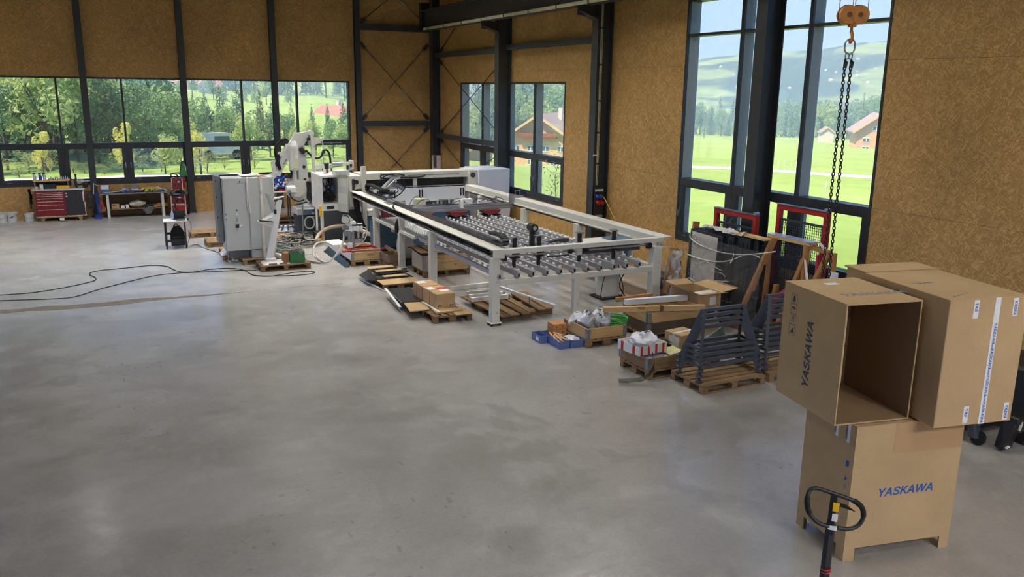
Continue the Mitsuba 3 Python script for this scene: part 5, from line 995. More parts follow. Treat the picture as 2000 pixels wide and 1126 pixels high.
mat('bag_white', (225, 226, 230), .35, spec=.6); mat('bag_grey', (176, 178, 186), .35, spec=.6)
def bag(x, y, z, w, h, seed, m, label, group):
    t = thing('plastic_bag', label, 'bag', group)
    k = crumple(lambda u, v: (x + w * math.cos(u * 6.283) * math.sin(.25 + v * 2.6) ** .8, y + w * .85 * math.sin(u * 6.283) * math.sin(.25 + v * 2.6) ** .8, z + h * v), 22, 15, w * .75, seed, 9 / w * .10)
    put(t, k, m, True)
for k, (x, y, s, m) in enumerate([(7.44, 12.70, .13, 'bag_white'), (7.55, 12.52, .14, 'bag_white'), (7.50, 12.32, .11, 'bag_grey'), (7.72, 12.36, .13, 'bag_grey'), (7.84, 12.56, .14, 'bag_white'), (7.80, 12.24, .11, 'bag_grey'), (7.98, 12.72, .12, 'bag_white')]): bag(x, y, .20, s, .30 + .03 * (k % 3), k + 3, m, 'crumpled plastic bag in the low crate beside the green hose', 'plastic bags in the low crate')
t = thing('green_hose', 'coiled green hose lying in the low crate', 'hose'); put(t, [tube(np.array([(8.02 + (.23 + .012 * (k % 3)) * math.cos(a), 12.32 + .21 * math.sin(a), .345 + .018 * k + .02 * math.sin(a + k)) for k in range(6) for a in np.linspace(0, 6.1, 26)]), .013, 6)], 'green_hose', True); mat('green_hose', (58, 160, 62), .4)
t = thing('dark_hose', 'black hose and wooden handle inside the green hose coil', 'hose'); put(t, [tube(spline([(7.9, 12.3, .25), (8.05, 12.22, .3), (8.1, 12.4, .3), (7.95, 12.42, .28), (7.98, 12.25, .32)], 26), .02, 6), bar((7.95, 12.5, .33), (8.1, 12.25, .38), .03, .03)], 'rubber')
mat('bin_blue', (92, 112, 168), .45)
def bin_(label, x, y, w, d, h):
    t = thing('blue_bin', label, 'bin', 'blue storage bins'); k = .006
    part(t, 'body', [box(x, x + w, y, y + k, 0, h), box(x, x + w, y + d - k, y + d, 0, h * .9), box(x, x + k, y, y + d, 0, h), box(x + w - k, x + w, y, y + d, 0, h), box(x, x + w, y, y + d, 0, k), box(x - .006, x + w + .006, y - .006, y + .008, h - .02, h)], 'bin_blue'); return t
bin_('flat blue storage bin at the front right of the bins on the floor', 7.06, 12.18, .26, .38, .14); bin_('long blue storage bin at the front middle of the bins on the floor', 6.84, 12.20, .21, .75, .15)
b3 = bin_('blue storage bin with a white tag at the left of the bins on the floor', 6.70, 12.62, .13, .36, .14); part(b3, 'tag', [box(6.696, 6.7, 12.7, 12.8, .03, .10)], 'paper')
mat('bread', (196, 160, 118), .7)
for k in range(9):
    x, y = 6.86 + .055 * (k % 4) + .02 * (k // 4), 12.30 + .16 * (k // 3)
    t = thing('brown_packet', 'small brown paper packet lying in the blue bins', 'packet', 'brown packets in the blue bins'); put(t, [xf(box(-.02, .02, -.12, .12, -.012, .012, .008), (x, y, .135 + .01 * (k % 3)), rg.uniform(-.5, .5), ry=rg.uniform(-.6, .6))], 'bread')
for k in range(4):
    t = thing('clear_packet', 'clear plastic packet lying in the right blue bin', 'packet', 'clear packets in the blue bin'); put(t, [crumple(lambda u, v: (7.1 + .17 * u, 12.22 + .07 * k + .1 * v, .12 + .04 * math.sin(u * 3) * math.sin(v * 3)), 7, 6, .05, 20 + k, 12)], 'bag_white', 30)
for k in range(2):
    t = thing('small_carton', 'small orange brown carton with handle holes, %s of two beside the blue bins' % ('lower', 'upper')[k], 'carton'); part(t, 'body', [box(7.02, 7.28, 12.74, 12.98, .09 + .10 * k - .09 * (k == 0), .185 + .10 * k, .004)], 'carton_orange'); part(t, 'hole', [cyl((7.08, 12.739, .13 + .1 * k), (7.08, 12.741, .13 + .1 * k), .012, 8), cyl((7.2, 12.739, .13 + .1 * k), (7.2, 12.741, .13 + .1 * k), .012, 8)], 'black_plastic')
mat('carton_orange', (190, 134, 82), .75)
t = thing('pallet_crate', 'low wooden collar crate with film and the red and white carton before the trestles', 'crate'); collar(t, 7.34, 10.27, .144, .8, .8, .195, 1, 0, 'pallet_wood'); part(t, 'contents_sheet', [crumple(lambda u, v: (7.38 + .7 * u, 10.31 + .7 * v, .30), 10, 10, .06, 2, 5)], 'bag_grey', True, label='grey film over the contents'); part(t, 'yellow_cloth', [crumple(lambda u, v: (7.78 + .3 * u, 10.33 + .3 * v, .335 + .03 * u), 8, 8, .05, 4, 8)], 'yellow_pale', True)
pallet('wooden pallet under the crate before the trestles', 7.34, 10.25, 0, 'x', 0, 'pallet_wood')
oc = open_carton('flat red and white striped carton holding crumpled plastic before the trestles', 7.27, 10.42, .345, .58, .52, .15, .12, [], 'striped_carton', 'paper')
for a, b in ((.03, .07), (.18, .24), (.33, .40), (.48, .52)): part(oc, 'red_stripe', [L(box(a, a + .045, -.002, 0, 0, .15), (7.27, 10.42, .345), .12)], 'red_bright')
for a in (.10, .38): part(oc, 'red_stripe', [L(box(-.002, 0, a, a + .06, 0, .15), (7.27, 10.42, .345), .12)], 'red_bright')
mat('red_bright', (208, 52, 44), .55)
t = thing('plastic_bag', 'large crumpled clear plastic bag in the red and white carton', 'bag'); put(t, crumple(lambda u, v: (7.44 + .24 * math.cos(u * 6.283) * math.sin(.2 + v * 2.7) + .1 * v, 10.66 + .2 * math.sin(u * 6.283) * math.sin(.2 + v * 2.7), .40 + .25 * v), 30, 20, .11, 15, 8), 'bag_white', True)
t = thing('plastic_film_tail', 'clear plastic film hanging from the striped carton down to the floor', 'plastic film'); pts = [(7.40, 10.34, .50), (7.38, 10.22, .42), (7.35, 10.12, .25), (7.25, 10.1, .10), (7.05, 10.18, .02), (6.82, 10.28, .012)]
sp = spline(pts, 26); put(t, crumple(lambda u, v: sp[int(u * 25)] + np.array([.10 * (v - .5) * (1 - .3 * u), .16 * (v - .5), .03 + .05 * u * abs(v - .5)]), 26, 6, .05, 3, 10), 'film_clear', True)
lb = thing('label_carton', 'brown carton with a white label between the striped carton and the trestles', 'carton'); part(lb, 'body', L(box(0, .42, 0, .40, 0, .30, .004), (8.26, 10.65, .2), .15), 'cardboard'); part(lb, 'tape', [L(box(-.001, .421, .17, .22, -.0, .3015), (8.26, 10.65, .2), .15)], 'strap_white'); part(lb, 'label', [L(box(-.003, 0, .06, .30, .03, .25), (8.26, 10.65, .2), .15)], 'paper', label='white label'); part(lb, 'tray_under', [box(8.2, 9.0, 10.55, 11.2, 0, .2, .01)], 'old_wood_x')
t = thing('dark_sheet', 'dark plastic sheet lying behind the striped carton', 'sheet'); put(t, [crumple(lambda u, v: (7.75 + .4 * u, 10.75 + .3 * v, .355 + .02 * u), 8, 6, .04, 5, 6)], 'black_panel', True)

# ---------------------------------------------------------------- grey switch cabinet, pedestal and pallets left of the machine
pallet('wooden pallet lying flat beside the little white table', 2.15, 26.1, 0, 'x', .0, 'pallet_wood')
pallet('wooden pallet half under the left edge of the grey cabinet', 2.42, 24.36, 0, 'x', .0, 'pallet_wood')
pallet('wooden pallet far behind the grey cabinet, lower of a pair', 3.16, 28.0, 0, 'x', 0, 'old_wood'); pallet('wooden pallet far behind the grey cabinet, upper of a pair', 3.17, 28.02, .144, 'x', 0, 'old_wood')
pallet('wooden pallet between the grey cabinet and the robot, far one', 4.35, 27.6, 0, 'x', 0, 'old_wood'); pallet('wooden pallet between the grey cabinet and the robot, upper far one', 4.38, 27.62, .144, 'x', 0, 'old_wood')
pallet('wooden pallet behind the operator arm, near the cable heap', 3.72, 24.5, 0, 'x', .0, 'old_wood')
pallet('wooden pallet under the left half of the grey cabinet', 2.62, 22.35, 0, 'y', 0, 'pallet_wood'); pallet('wooden pallet under the right half of the grey cabinet', 2.95, 21.5, 0, 'x', 0, 'pallet_wood')
pallet('worn wooden pallet carrying the operator arm and the green box', 3.22, 20.52, 0, 'x', 0, 'old_wood')
mat('cabinet_grey', (190, 193, 188), .4); mat('cabinet_dark', (112, 116, 114), .45)
t = thing('switch_cabinet', 'tall light grey electrical cabinet with white straps standing on pallets', 'cabinet')
part(t, 'body', [box(2.58, 3.82, 21.66, 22.25, .36, 2.17, .008)], 'cabinet_grey'); part(t, 'plinth', [box(3.2, 3.8, 21.66, 22.2, .146, .355, .004)], 'cabinet_grey'); part(t, 'plinth', [box(2.66, 3.18, 21.9, 22.25, .146, .36)], 'cabinet_dark')
part(t, 'door', [box(2.60, 3.165, 21.63, 21.658, .37, 2.16, .006)], 'cabinet_grey'); part(t, 'door', [box(3.19, 3.80, 21.63, 21.658, .37, 2.165, .006)], 'cabinet_grey')
part(t, 'side_panel', [box(2.44, 2.57, 21.78, 22.3, .55, 2.22, .01)], 'cabinet_dark'); part(t, 'side_bolt', [cyl((2.45 + .0, 21.77, z), (2.45, 21.79, z), .018, 8) for z in (.75, 1.2, 1.7, 2.1)], 'black_plastic')
part(t, 'keyhole', [cyl((2.885, 21.615, 1.38), (2.885, 21.63, 1.38), .02, 12), cyl((2.63, 21.62, 1.16), (2.63, 21.63, 1.16), .014, 8), cyl((2.63, 21.62, 1.28), (2.63, 21.63, 1.28), .014, 8), cyl((3.0, 21.62, 2.08), (3.0, 21.63, 2.08), .018, 10)], 'black_plastic'); part(t, 'lamp_button', [cyl((2.885, 21.61, 1.28), (2.885, 21.63, 1.28), .026, 12)], 'white_plastic'); part(t, 'lock_handle', [box(2.865, 2.90, 21.61, 21.63, 1.1, 1.19, .004)], 'galvanised')
part(t, 'main_switch', [box(2.84, 2.92, 21.60, 21.63, .94, 1.03, .005)], 'black_plastic'); part(t, 'switch_label', [box(2.93, 3.01, 21.626, 21.63, .97, 1.02)], 'paper'); part(t, 'maker_line', [box(2.94, 3.08, 21.626, 21.63, 2.045, 2.05)], 'machine_dark')
part(t, 'strap', [tube(spline([(3.22, 21.7, 2.175), (3.16, 21.60, 2.14), (3.15, 21.60, 1.7), (3.17, 21.60, 1.36), (3.21, 21.61, 1.30), (3.20, 21.6, 1.42), (3.17, 21.59, 1.8), (3.19, 21.62, 2.15)], 40), .016, 6)], 'strap_white', label='white rope strap')
part(t, 'strap', [box(3.47, 3.53, 21.60, 21.628, .16, 2.17), box(3.47, 3.53, 21.6, 22.3, 2.172, 2.18), box(3.475, 3.525, 21.585, 21.60, 1.78, 1.86, .005)], 'strap_white', label='flat white lashing strap with buckle'); part(t, 'strap', [box(3.79, 3.815, 21.6, 21.66, 1.5, 2.17), box(3.79, 3.815, 21.6, 22.2, 2.172, 2.18)], 'strap_white')
part(t, 'top_paper', [xf(box(-.16, .16, -.2, .2, 0, .015), (3.22, 22.0, 2.19), .15), xf(box(-.1, .12, -.2, .2, 0, .02), (3.42, 22.05, 2.195), -.05)], 'paper', label='papers lying on top'); part(t, 'top_plank', [bar((3.5, 21.68, 2.19), (3.46, 22.3, 2.19), .07, .02), bar((3.62, 21.72, 2.19), (3.57, 22.3, 2.19), .05, .02)], 'timber_light'); part(t, 'top_bar', [bar((3.2, 22.28, 2.2), (3.9, 22.25, 2.22), .04, .03)], 'rubber'); part(t, 'eye_bolt', [tube([(3.1 + .03 * math.cos(a), 22.25, 2.22 + .03 * math.sin(a)) for a in np.linspace(0, 6.28, 12)], .007, 5, False)], 'galvanised')
t = thing('white_bag', 'crumpled white sheeting under the left corner of the grey cabinet', 'sheet'); put(t, [crumple(lambda u, v: (2.52 + .22 * u, 22.25 + .3 * v, .17 + .12 * math.sin(u * 3) * math.sin(v * 3)), 9, 9, .08, 3, 8)], 'bag_white', 40)
# operator arm
t = thing('operator_arm', 'white tilted operator pedestal with black keypad before the grey cabinet', 'control pedestal')
part(t, 'column', [hull([(3.48 + dx, 20.92 + dy, .2) for dx in (-.08, .09) for dy in (-.06, .06)] + [(3.80 + dx, 20.92 + dy, 1.68) for dx in (-.06, .07) for dy in (-.05, .05)])], 'white_paint')
part(t, 'foot', [hull([(3.3, 20.62, .146), (3.95, 20.62, .146), (3.3, 21.1, .146), (3.95, 21.1, .146), (3.36, 20.7, .19), (3.9, 20.7, .19), (3.36, 21.05, .19), (3.9, 21.05, .19)]), box(3.40, 3.64, 20.8, 21.04, .18, .27, .01)], 'white_paint'); part(t, 'foot_tag', [box(3.42, 3.62, 20.61, 20.618, .15, .18), box(3.68, 3.86, 20.61, 20.618, .15, .18)], 'grey_plastic')
part(t, 'panel_arm', [hull([(3.3, 20.8, 1.14), (3.62, 20.8, 1.02), (3.3, 21.0, 1.14), (3.62, 21.0, 1.02), (3.3, 20.8, 1.17), (3.68, 20.8, 1.32), (3.3, 21.0, 1.17), (3.68, 21.0, 1.32), (3.64, 20.9, 1.40)])], 'white_paint'); part(t, 'keypad', [hull([(3.27, 20.74, 1.235), (3.60, 20.74, 1.19), (3.36, 21.06, 1.20), (3.58, 21.06, 1.15), (3.27, 20.74, 1.215), (3.60, 20.74, 1.17), (3.36, 21.06, 1.18), (3.58, 21.06, 1.13)]), ], 'black_plastic'); part(t, 'keypad_tray', [hull([(3.22, 20.72, 1.215), (3.62, 20.72, 1.165), (3.3, 21.08, 1.19), (3.62, 21.08, 1.13), (3.24, 20.74, 1.19), (3.62, 20.74, 1.13), (3.62, 21.08, 1.1)])], 'cream_paint')
part(t, 'screen', [hull([(3.47, 20.9, 1.86), (3.50, 20.86, 1.86), (3.62, 20.94, 1.38), (3.65, 20.9, 1.38), (3.56, 20.84, 1.84), (3.7, 20.88, 1.40), (3.5, 21.12, 1.86), (3.64, 21.16, 1.38)])], 'grey_paint'); part(t, 'head', [hull([(3.66, 20.86, 1.68), (3.92, 20.86, 1.76), (3.66, 21.0, 1.68), (3.92, 21.0, 1.76), (3.70, 20.86, 1.74), (3.9, 20.9, 1.78), (3.70, 21.0, 1.74)])], 'white_paint'); part(t, 'joint', [cyl((3.68, 20.84, 1.36), (3.68, 20.84, 1.46), .03, 10), cyl((3.66, 20.83, 1.68), (3.74, 20.83, 1.69), .025, 8)], 'black_plastic')
# green box with cables
mat('cable_grey', (150, 146, 136), .5); mat('cable_white', (214, 212, 204), .45); mat('cable_teal', (72, 122, 112), .5)
t = thing('green_box', 'green open box full of grey cables on the worn pallet', 'box'); part(t, 'wall', [box(3.94, 4.30, 20.62, 20.635, .146, .41), box(3.94, 4.30, 20.9, 20.915, .146, .41), box(3.94, 3.955, 20.635, 20.9, .146, .41), box(4.285, 4.30, 20.635, 20.9, .146, .41)], 'green_paint'); part(t, 'base', box(3.95, 4.29, 20.63, 20.9, .146, .16), 'green_paint')
part(t, 'brown_end', [box(3.79, 3.93, 20.66, 20.9, .146, .40, .004)], 'cardboard_dark')
rg = np.random.default_rng(17)
t = thing('cable_tangle', 'tangle of grey cables sticking out of the green box', 'cables')
part(t, 'cable', [tube(spline([(rg.uniform(3.97, 4.26), rg.uniform(20.66, 20.88), .2), (rg.uniform(3.97, 4.26), rg.uniform(20.66, 20.88), rg.uniform(.42, .52)), (rg.uniform(3.97, 4.26), rg.uniform(20.66, 20.88), rg.uniform(.45, .6)), (rg.uniform(3.97, 4.26), rg.uniform(20.66, 20.88), rg.uniform(.40, .5)), (rg.uniform(3.97, 4.26), rg.uniform(20.66, 20.88), .25)], 18), .010, 5) for _ in range(26)], 'cable_grey', True, kind='stuff')
def coilpile(name, label, cx, cy, rx, ry, h, n, mats, seed, r=.008):
    rg = np.random.default_rng(seed); t = thing(name, label, 'cables')
    for m in mats:
        ms = []
        for _ in range(n):
            x, y = cx + rg.uniform(-rx, rx) * .7, cy + rg.uniform(-ry, ry) * .7; R = rg.uniform(.10, .26); z = rg.uniform(.02, h); tl = rg.uniform(-.35, .35, 2); ph = rg.uniform(0, 6)
            a = np.linspace(ph, ph + rg.uniform(4, 10), 26); rr = R * (1 + .2 * np.sin(a * 1.7 + ph))
            P = np.stack([x + rr * np.cos(a), y + rr * .8 * np.sin(a), np.maximum(.012, z + rr * (tl[0] * np.cos(a) + tl[1] * np.sin(a)))], 1); ms.append(tube(P, r, 5))
        part(t, 'cable', ms, m, True, kind='stuff')
coilpile('cable_heap', 'large heap of loose cables on the floor between the green box and the machine', 4.75, 23.9, .62, .8, .24, 26, ['cable_grey', 'rubber', 'cable_white'], 3)
coilpile('cable_heap', 'smaller heap of teal and white cables behind the green box', 4.1, 22.4, .35, .6, .26, 14, ['cable_grey', 'cable_teal', 'cable_white', 'rubber'], 5)
t = thing('white_duct', 'white bent cable duct lying beside the operator arm foot', 'duct'); put(t, [bar((3.72, 21.25, .3), (3.98, 20.78, .21), .07, .03), bar((3.75, 21.2, .22), (3.95, 20.72, .17), .05, .03)], 'white_plastic')
t = thing('cable_duct', 'grey cable duct lying on the floor right of the green box', 'duct'); put(t, [bar((4.38, 21.6, .03), (4.75, 20.95, .03), .05, .04)], 'cable_grey'); t = thing('cable_duct', 'white cable duct lying across behind the green box', 'duct'); put(t, [bar((4.3, 21.7, .12), (4.9, 21.9, .1), .04, .04)], 'cable_white')
t = thing('floor_papers', 'white plastic sheets with dark cables on the floor before the robot', 'sheets'); part(t, 'sheet', [crumple(lambda u, v: (4.5 + 1.1 * u, 26.0 + 1.3 * v, .03), 12, 12, .05, 4, 5)], 'bag_white', 40); part(t, 'strip', [bar((4.6 + .2 * k, 26.2, .07), (4.9 + .13 * k, 27.1, .08), .05, .02) for k in range(4)] + [bar((4.55, 26.9 - .2 * k, .09), (5.4, 26.4 + .2 * k, .08), .03, .02) for k in range(3)], 'machine_dark')
t = thing('yellow_lever', 'yellow and black pump lever standing before the machine base', 'lever'); part(t, 'upper', [box(5.44, 5.52, 23.86, 23.92, .78, 1.08, .015)], 'yellow_paint'); part(t, 'rod', [cyl((5.5, 23.89, .3), (5.49, 23.89, .8), .022, 8)], 'white_paint'); part(t, 'lower', [hull([(5.40, 23.8, .05), (5.5, 23.8, .05), (5.42, 23.9, .05), (5.5, 23.9, .02), (5.46, 23.84, .36), (5.55, 23.84, .36), (5.46, 23.9, .36), (5.55, 23.9, .36)])], 'orange_paint'); part(t, 'black_cap', [cyl((5.26, 23.85, .26), (5.44, 23.88, .28), .11, 14)], 'rubber', 40); part(t, 'pipe', [cyl((5.38, 23.95, .3), (5.38, 23.95, 1.0), .03, 10)], 'white_paint', True)
t = thing('dust_hose', 'thick beige ribbed hose curving over the cables towards the conveyor', 'hose'); put(t, [tube(spline([(5.25, 23.5, .12), (5.6, 23.95, .38), (6.05, 24.0, .45), (6.5, 23.4, .40), (6.75, 22.4, .22), (6.95, 21.4, .08), (7.3, 21.2, .12), (7.4, 21.6, .25)], 70), [.052 + .006 * (k % 2) for k in range(70)], 10)], 'hose_beige', True); mat('hose_beige', (176, 160, 140), .5)
t = thing('white_hose', 'white air hose looping from the air unit down to the floor', 'hose'); put(t, [tube(spline([(5.36, 20.9, .80), (5.34, 20.86, .6), (5.2, 20.8, .32), (5.0, 20.85, .10), (4.85, 21.0, .03), (4.72, 21.2, .10), (4.68, 21.4, .22), (4.8, 21.6, .40), (5.05, 21.7, .43), (5.2, 21.6, .36)], 50), .022, 8), tube(spline([(5.3, 20.84, .52), (5.1, 20.8, .22), (4.9, 20.9, .05), (4.75, 21.1, .12), (4.72, 21.25, .2)], 30), .02, 8)], 'cable_white', True)
# low crate with the air service unit
t = thing('pallet_crate', 'low wooden crate with white side board holding the chrome air unit', 'crate'); collar(t, 5.40, 20.36, .144, .8, 1.2, .2, 1, 0, 'new_wood'); part(t, 'white_board', [box(5.392, 5.40, 20.4, 21.54, .15, .34)], 'white_plastic'); part(t, 'floor_board', box(5.43, 6.17, 20.4, 21.5, .15, .165), 'old_wood_y')
pallet('wooden pallet under the crate with the air unit', 5.40, 20.36, 0, 'y', 0, 'pallet_wood')
EXTRA = None
t = thing('red_tray', 'flat red metal tray lying across the crate with the air unit', 'tray'); part(t, 'bar', [box(5.22, 6.28, 20.5, 20.58, .348, .385, .006), box(5.42, 6.15, 20.98, 21.03, .348, .40, .004), box(6.11, 6.15, 20.58, 20.98, .348, .40, .004), box(5.42, 5.46, 20.58, 20.98, .348, .38, .004)], 'red_paint'); part(t, 'pink_strip', [box(5.45, 6.2, 20.49, 20.51, .37, .395)], 'pale_pink'); part(t, 'tip', [hull([(6.26, 20.5, .34), (6.36, 20.53, .36), (6.26, 20.58, .39), (6.3, 20.6, .35), (6.28, 20.5, .41)])], 'red_bright'); mat('pale_pink', (222, 190, 182), .5)
t = thing('air_service_unit', 'chrome compressed air unit with filters on a column standing in the crate', 'air unit'); x, y = 5.55, 20.9
part(t, 'column', [box(x - .075, x - .02, y - .04, y + .04, .16, .9, .006), box(x + .01, x + .08, y - .04, y + .04, .16, .95, .006)], 'aluminium'); part(t, 'base_block', [box(x - .11, x + .01, y - .1, y - .02, .39, .52, .006)], 'white_plastic')
part(t, 'manifold', [box(x - .22, x + .2, y - .06, y + .06, .86, .96, .01), box(x - .18, x - .02, y - .09, y + .07, .70, .86, .02)], 'galvanised'); part(t, 'valve', [box(x - .06 + .09 * k, x + .02 + .09 * k, y - .08, y + .04, .80 + .03 * (k % 2), .94, .006) for k in range(4)] + [box(x - .03, x + .13, y - .05, y + .05, .97, 1.06, .01), box(x + .17, x + .3, y - .05, y + .05, .93, 1.0, .01)], 'white_plastic')
part(t, 'valve_block', [box(x + .02, x + .3, y - .06, y + .08, .93, .99, .008)], 'black_plastic'); part(t, 'gauge', [cyl((x - .16, y - .1, 1.12), (x - .1, y + .06, 1.16), .10, 16)], 'chrome', 40); part(t, 'arm', [bar((x - .1, y, 1.22), (x + .06, y, 1.06), .07, .07), bar((x - .12, y, 1.04), (x - .02, y, .94), .06, .06)], 'cream_paint'); part(t, 'filter', [lathe([(0, -.16), (.015, -.13), (.035, -.06), (.045, .06), (.045, .10), (0, .10)], 14, (x + .2, y, .72)), lathe([(0, -.1), (.04, -.08), (.05, .04), (0, .06)], 14, (x + .33, y, .70))], 'chrome', 40); part(t, 'hose', [tube(spline([(x + .24, y, .87), (x + .36, y - .01, .88), (x + .42, y - .02, .80), (x + .36, y - .02, .6), (x + .2, y - .02, .45), (x - .1, y - .03, .40)], 26), .014, 6)], 'cable_white', True)
t = thing('black_sheet', 'long black sheet with pale edge leaning along the left side of the air unit crate', 'sheet'); put(t, [hull([(5.22, 20.3, .0), (5.26, 20.3, 0), (5.22, 22.6, 0), (5.26, 22.6, 0), (5.33, 20.3, .02), (5.34, 20.35, .10), (5.35, 22.5, .16), (5.36, 22.5, .14)])], 'black_panel')
t = thing('white_carton', 'low white carton behind the air unit crate', 'carton'); put(t, [box(5.35, 5.75, 22.1, 22.9, 0, .26, .006)], 'white_plastic')
# lidded crate under the conveyor, small crate behind it
t = thing('pallet_crate', 'lidded two row wooden crate under the conveyor behind its second leg', 'crate'); collar(t, 6.62, 18.46, .144, 1.2, .8, .195, 2, 0, ['new_wood', 'new_wood']); k = part(t, 'lid', [box(6.55, 7.3, 18.40, 19.32, .60, .622, .004)], 'pallet_wood_x'); put(k + '__strap', [box(6.75, 6.79, 18.39, 19.33, .622, .628), box(7.1, 7.13, 18.39, 19.33, .622, .628)], 'rubber', label='dark bands over the lid'); part(t, 'lid_edge', [tube(spline([(6.52, 19.3, .60), (6.54, 18.7, .59), (6.62, 18.42, .555), (6.95, 18.40, .585), (7.3, 18.40, .60)], 24), .014, 6)], 'rubber'); part(t, 'side_sheet', [box(6.605, 6.618, 18.52, 19.22, .16, .54)], 'white_wood'); mat('white_wood', (206, 190, 164), .75)
pallet('wooden pallet under the lidded crate', 6.62, 18.46, 0, 'x', 0, 'old_wood')
t = thing('small_crate', 'small open wooden crate under the conveyor beside the lidded crate', 'crate'); collar(t, 6.15, 19.75, .144, .35, .55, .2, 1, 0, 'old_wood'); part(t, 'stand', [box(6.16, 6.26, 19.76, 20.28, 0, .144), box(6.4, 6.49, 19.76, 20.28, 0, .144)], 'old_wood_y')
t = thing('grey_sheet_stack', 'dark sheet lying on the floor under the left rail of the conveyor', 'sheet'); put(t, [hull([(6.15, 17.5, 0), (6.5, 17.5, 0), (6.0, 19.6, 0), (6.4, 19.6, 0), (6.2, 17.5, .03), (6.45, 17.5, .03), (6.05, 19.6, .03), (6.35, 19.6, .03)])], 'black_panel')
# cardboard and black sheets on pallets
pallet('wooden pallet with loose cardboard and black sheets left of the conveyor', 5.36, 17.55, 0, 'y', 0, 'pallet_wood')
for nm, x0, x1, y0, y1, z, tilt, m, lab in (('kraft_sheet', 5.32, 6.22, 17.45, 17.95, .147, .0, 'cardboard', 'wide kraft cardboard sheet at the front of the pallet of loose sheets'), ('black_sheet', 5.34, 6.1, 17.95, 18.25, .165, .03, 'black_panel', 'black sheet lying on the front cardboard of the pallet of loose sheets'), ('kraft_sheet', 5.5, 6.06, 17.98, 18.12, .20, .03, 'cardboard', 'narrow cardboard strip over the black sheets of the left pallet'),
                                           ('black_sheet', 5.42, 6.22, 18.35, 18.62, .19, .05, 'black_panel', 'black sheet in the middle of the pallet of loose sheets'), ('kraft_sheet', 5.46, 6.1, 18.42, 18.56, .235, .05, 'cardboard', 'middle cardboard strip of the pallet of loose sheets'), ('black_sheet', 5.4, 6.1, 18.68, 18.86, .20, .04, 'black_panel', 'rear black sheet of the pallet of loose sheets'), ('kraft_sheet', 5.38, 6.02, 18.80, 19.0, .24, .02, 'cardboard', 'rear cardboard strip of the pallet of loose sheets')):
    t = thing(nm, lab, 'sheet'); put(t, [xf(box(0, x1 - x0, 0, y1 - y0, 0, .018, .004), (x0, y0, z), tilt * .6, rx=tilt)], m)
t = thing('edged_panel', 'black panel with white edge leaning on the left edge of the pallet of loose sheets', 'panel'); part(t, 'panel', [hull([(5.16, 18.2, .10), (5.17, 18.9, .10), (5.30, 17.95, .15), (5.42, 18.85, .22), (5.16, 18.2, .13), (5.3, 17.95, .18), (5.42, 18.85, .245)])], 'black_panel'); part(t, 'strip', [bar((5.18, 18.9, .03), (5.36, 17.4, .02), .035, .03)], 'white_plastic')
pallet('wooden pallet under the long brown carton left of the conveyor front leg', 5.42, 14.58, 0, 'y', 0, 'old_wood'); pallet('wooden pallet under the shiny black sheet', 5.42, 15.85, 0, 'y', 0, 'old_wood')
for nm, pts, z, h, m, lab in (('black_sheet', [(5.16, 15.7), (5.62, 15.62), (5.75, 16.9), (5.26, 16.95)], .165, .03, 'black_panel', 'shiny black sheet with white edge on the pallet left of the brown carton'), ('kraft_sheet', [(5.10, 15.02), (5.5, 15.02), (5.6, 15.66), (5.2, 15.68)], .16, .02, 'cardboard', 'square cardboard sheet before the shiny black sheet'), ('kraft_sheet', [(5.52, 14.72), (6.08, 14.74), (6.1, 16.3), (5.72, 16.75)], .15, .03, 'cardboard', 'cardboard under the long brown carton'), ('kraft_sheet', [(5.85, 14.5), (6.2, 14.5), (6.2, 15.2), (5.95, 15.2)], .146, .006, 'cardboard', 'small cardboard sheet at the front right of the carton pallet')):
    t = thing(nm, lab, 'sheet'); k = part(t, 'sheet', prism(pts, z, z + h, 'z'), m)
    if nm == 'black_sheet': part(t, 'white_edge', [bar((5.10, 15.62, .12), (5.22, 16.98, .19), .05, .02)], 'white_plastic')
t = thing('brown_carton', 'long brown carton with red tape and labels left of the conveyor front leg', 'carton')
part(t, 'body', [xf(box(0, .40, 0, 1.28, 0, .285, .006), (5.63, 14.98, .185), .03)], 'cardboard')
for y in (.36, .74, 1.05): part(t, 'red_tape', [xf(box(-.002, .402, y, y + .022, -.0, .287), (5.63, 14.98, .185), .03)], 'red_bright')
part(t, 'label', [xf(box(.06, .2, .42, .62, .285, .289), (5.63, 14.98, .185), .12), xf(box(.18, .36, .2, .36, .285, .288), (5.63, 14.98, .185), .0), xf(box(.1, .3, 1.02, 1.2, .285, .289), (5.63, 14.98, .185), .1)], 'paper'); part(t, 'red_label', [xf(box(.16, .38, .44, .56, .289, .291), (5.63, 14.98, .185), -.05)], 'red_bright'); part(t, 'front_tape', [xf(box(.14, .25, -.002, 0, .02, .28), (5.63, 14.98, .185), .03)], 'card_patch'); part(t, 'icon', [xf(box(.03 + .05 * k, .06 + .05 * k, -.003, 0, .03, .06), (5.63, 14.98, .185), .03) for k in (0, 1, 5, 6)], 'print_dark')
t = thing('white_strip', 'white profile lying along the right side of the brown carton', 'profile'); put(t, [bar((6.07, 14.9, .2), (6.0, 16.3, .25), .04, .03), bar((5.6, 14.75, .17), (5.56, 16.3, .17), .05, .03)], 'white_plastic')
t = thing('plank_stack', 'flat pallet of brown planks behind the conveyor front leg', 'pallet'); pk = t
for k, (x, w, y0, y1) in enumerate([(6.62, .2, 14.08, 15.9), (6.84, .19, 14.12, 15.95), (7.08, .16, 14.1, 15.6), (7.26, .15, 14.2, 15.9), (7.5, .17, 14.25, 15.7), (7.70, .16, 14.3, 15.8)]): part(t, 'plank', xf(box(0, w, 0, y1 - y0, 0, .028, .004), (x, y0, .118 + .002 * (k % 3)), -.03 * (k - 2)), 'pallet_wood_y' if k % 2 else 'old_wood_y')
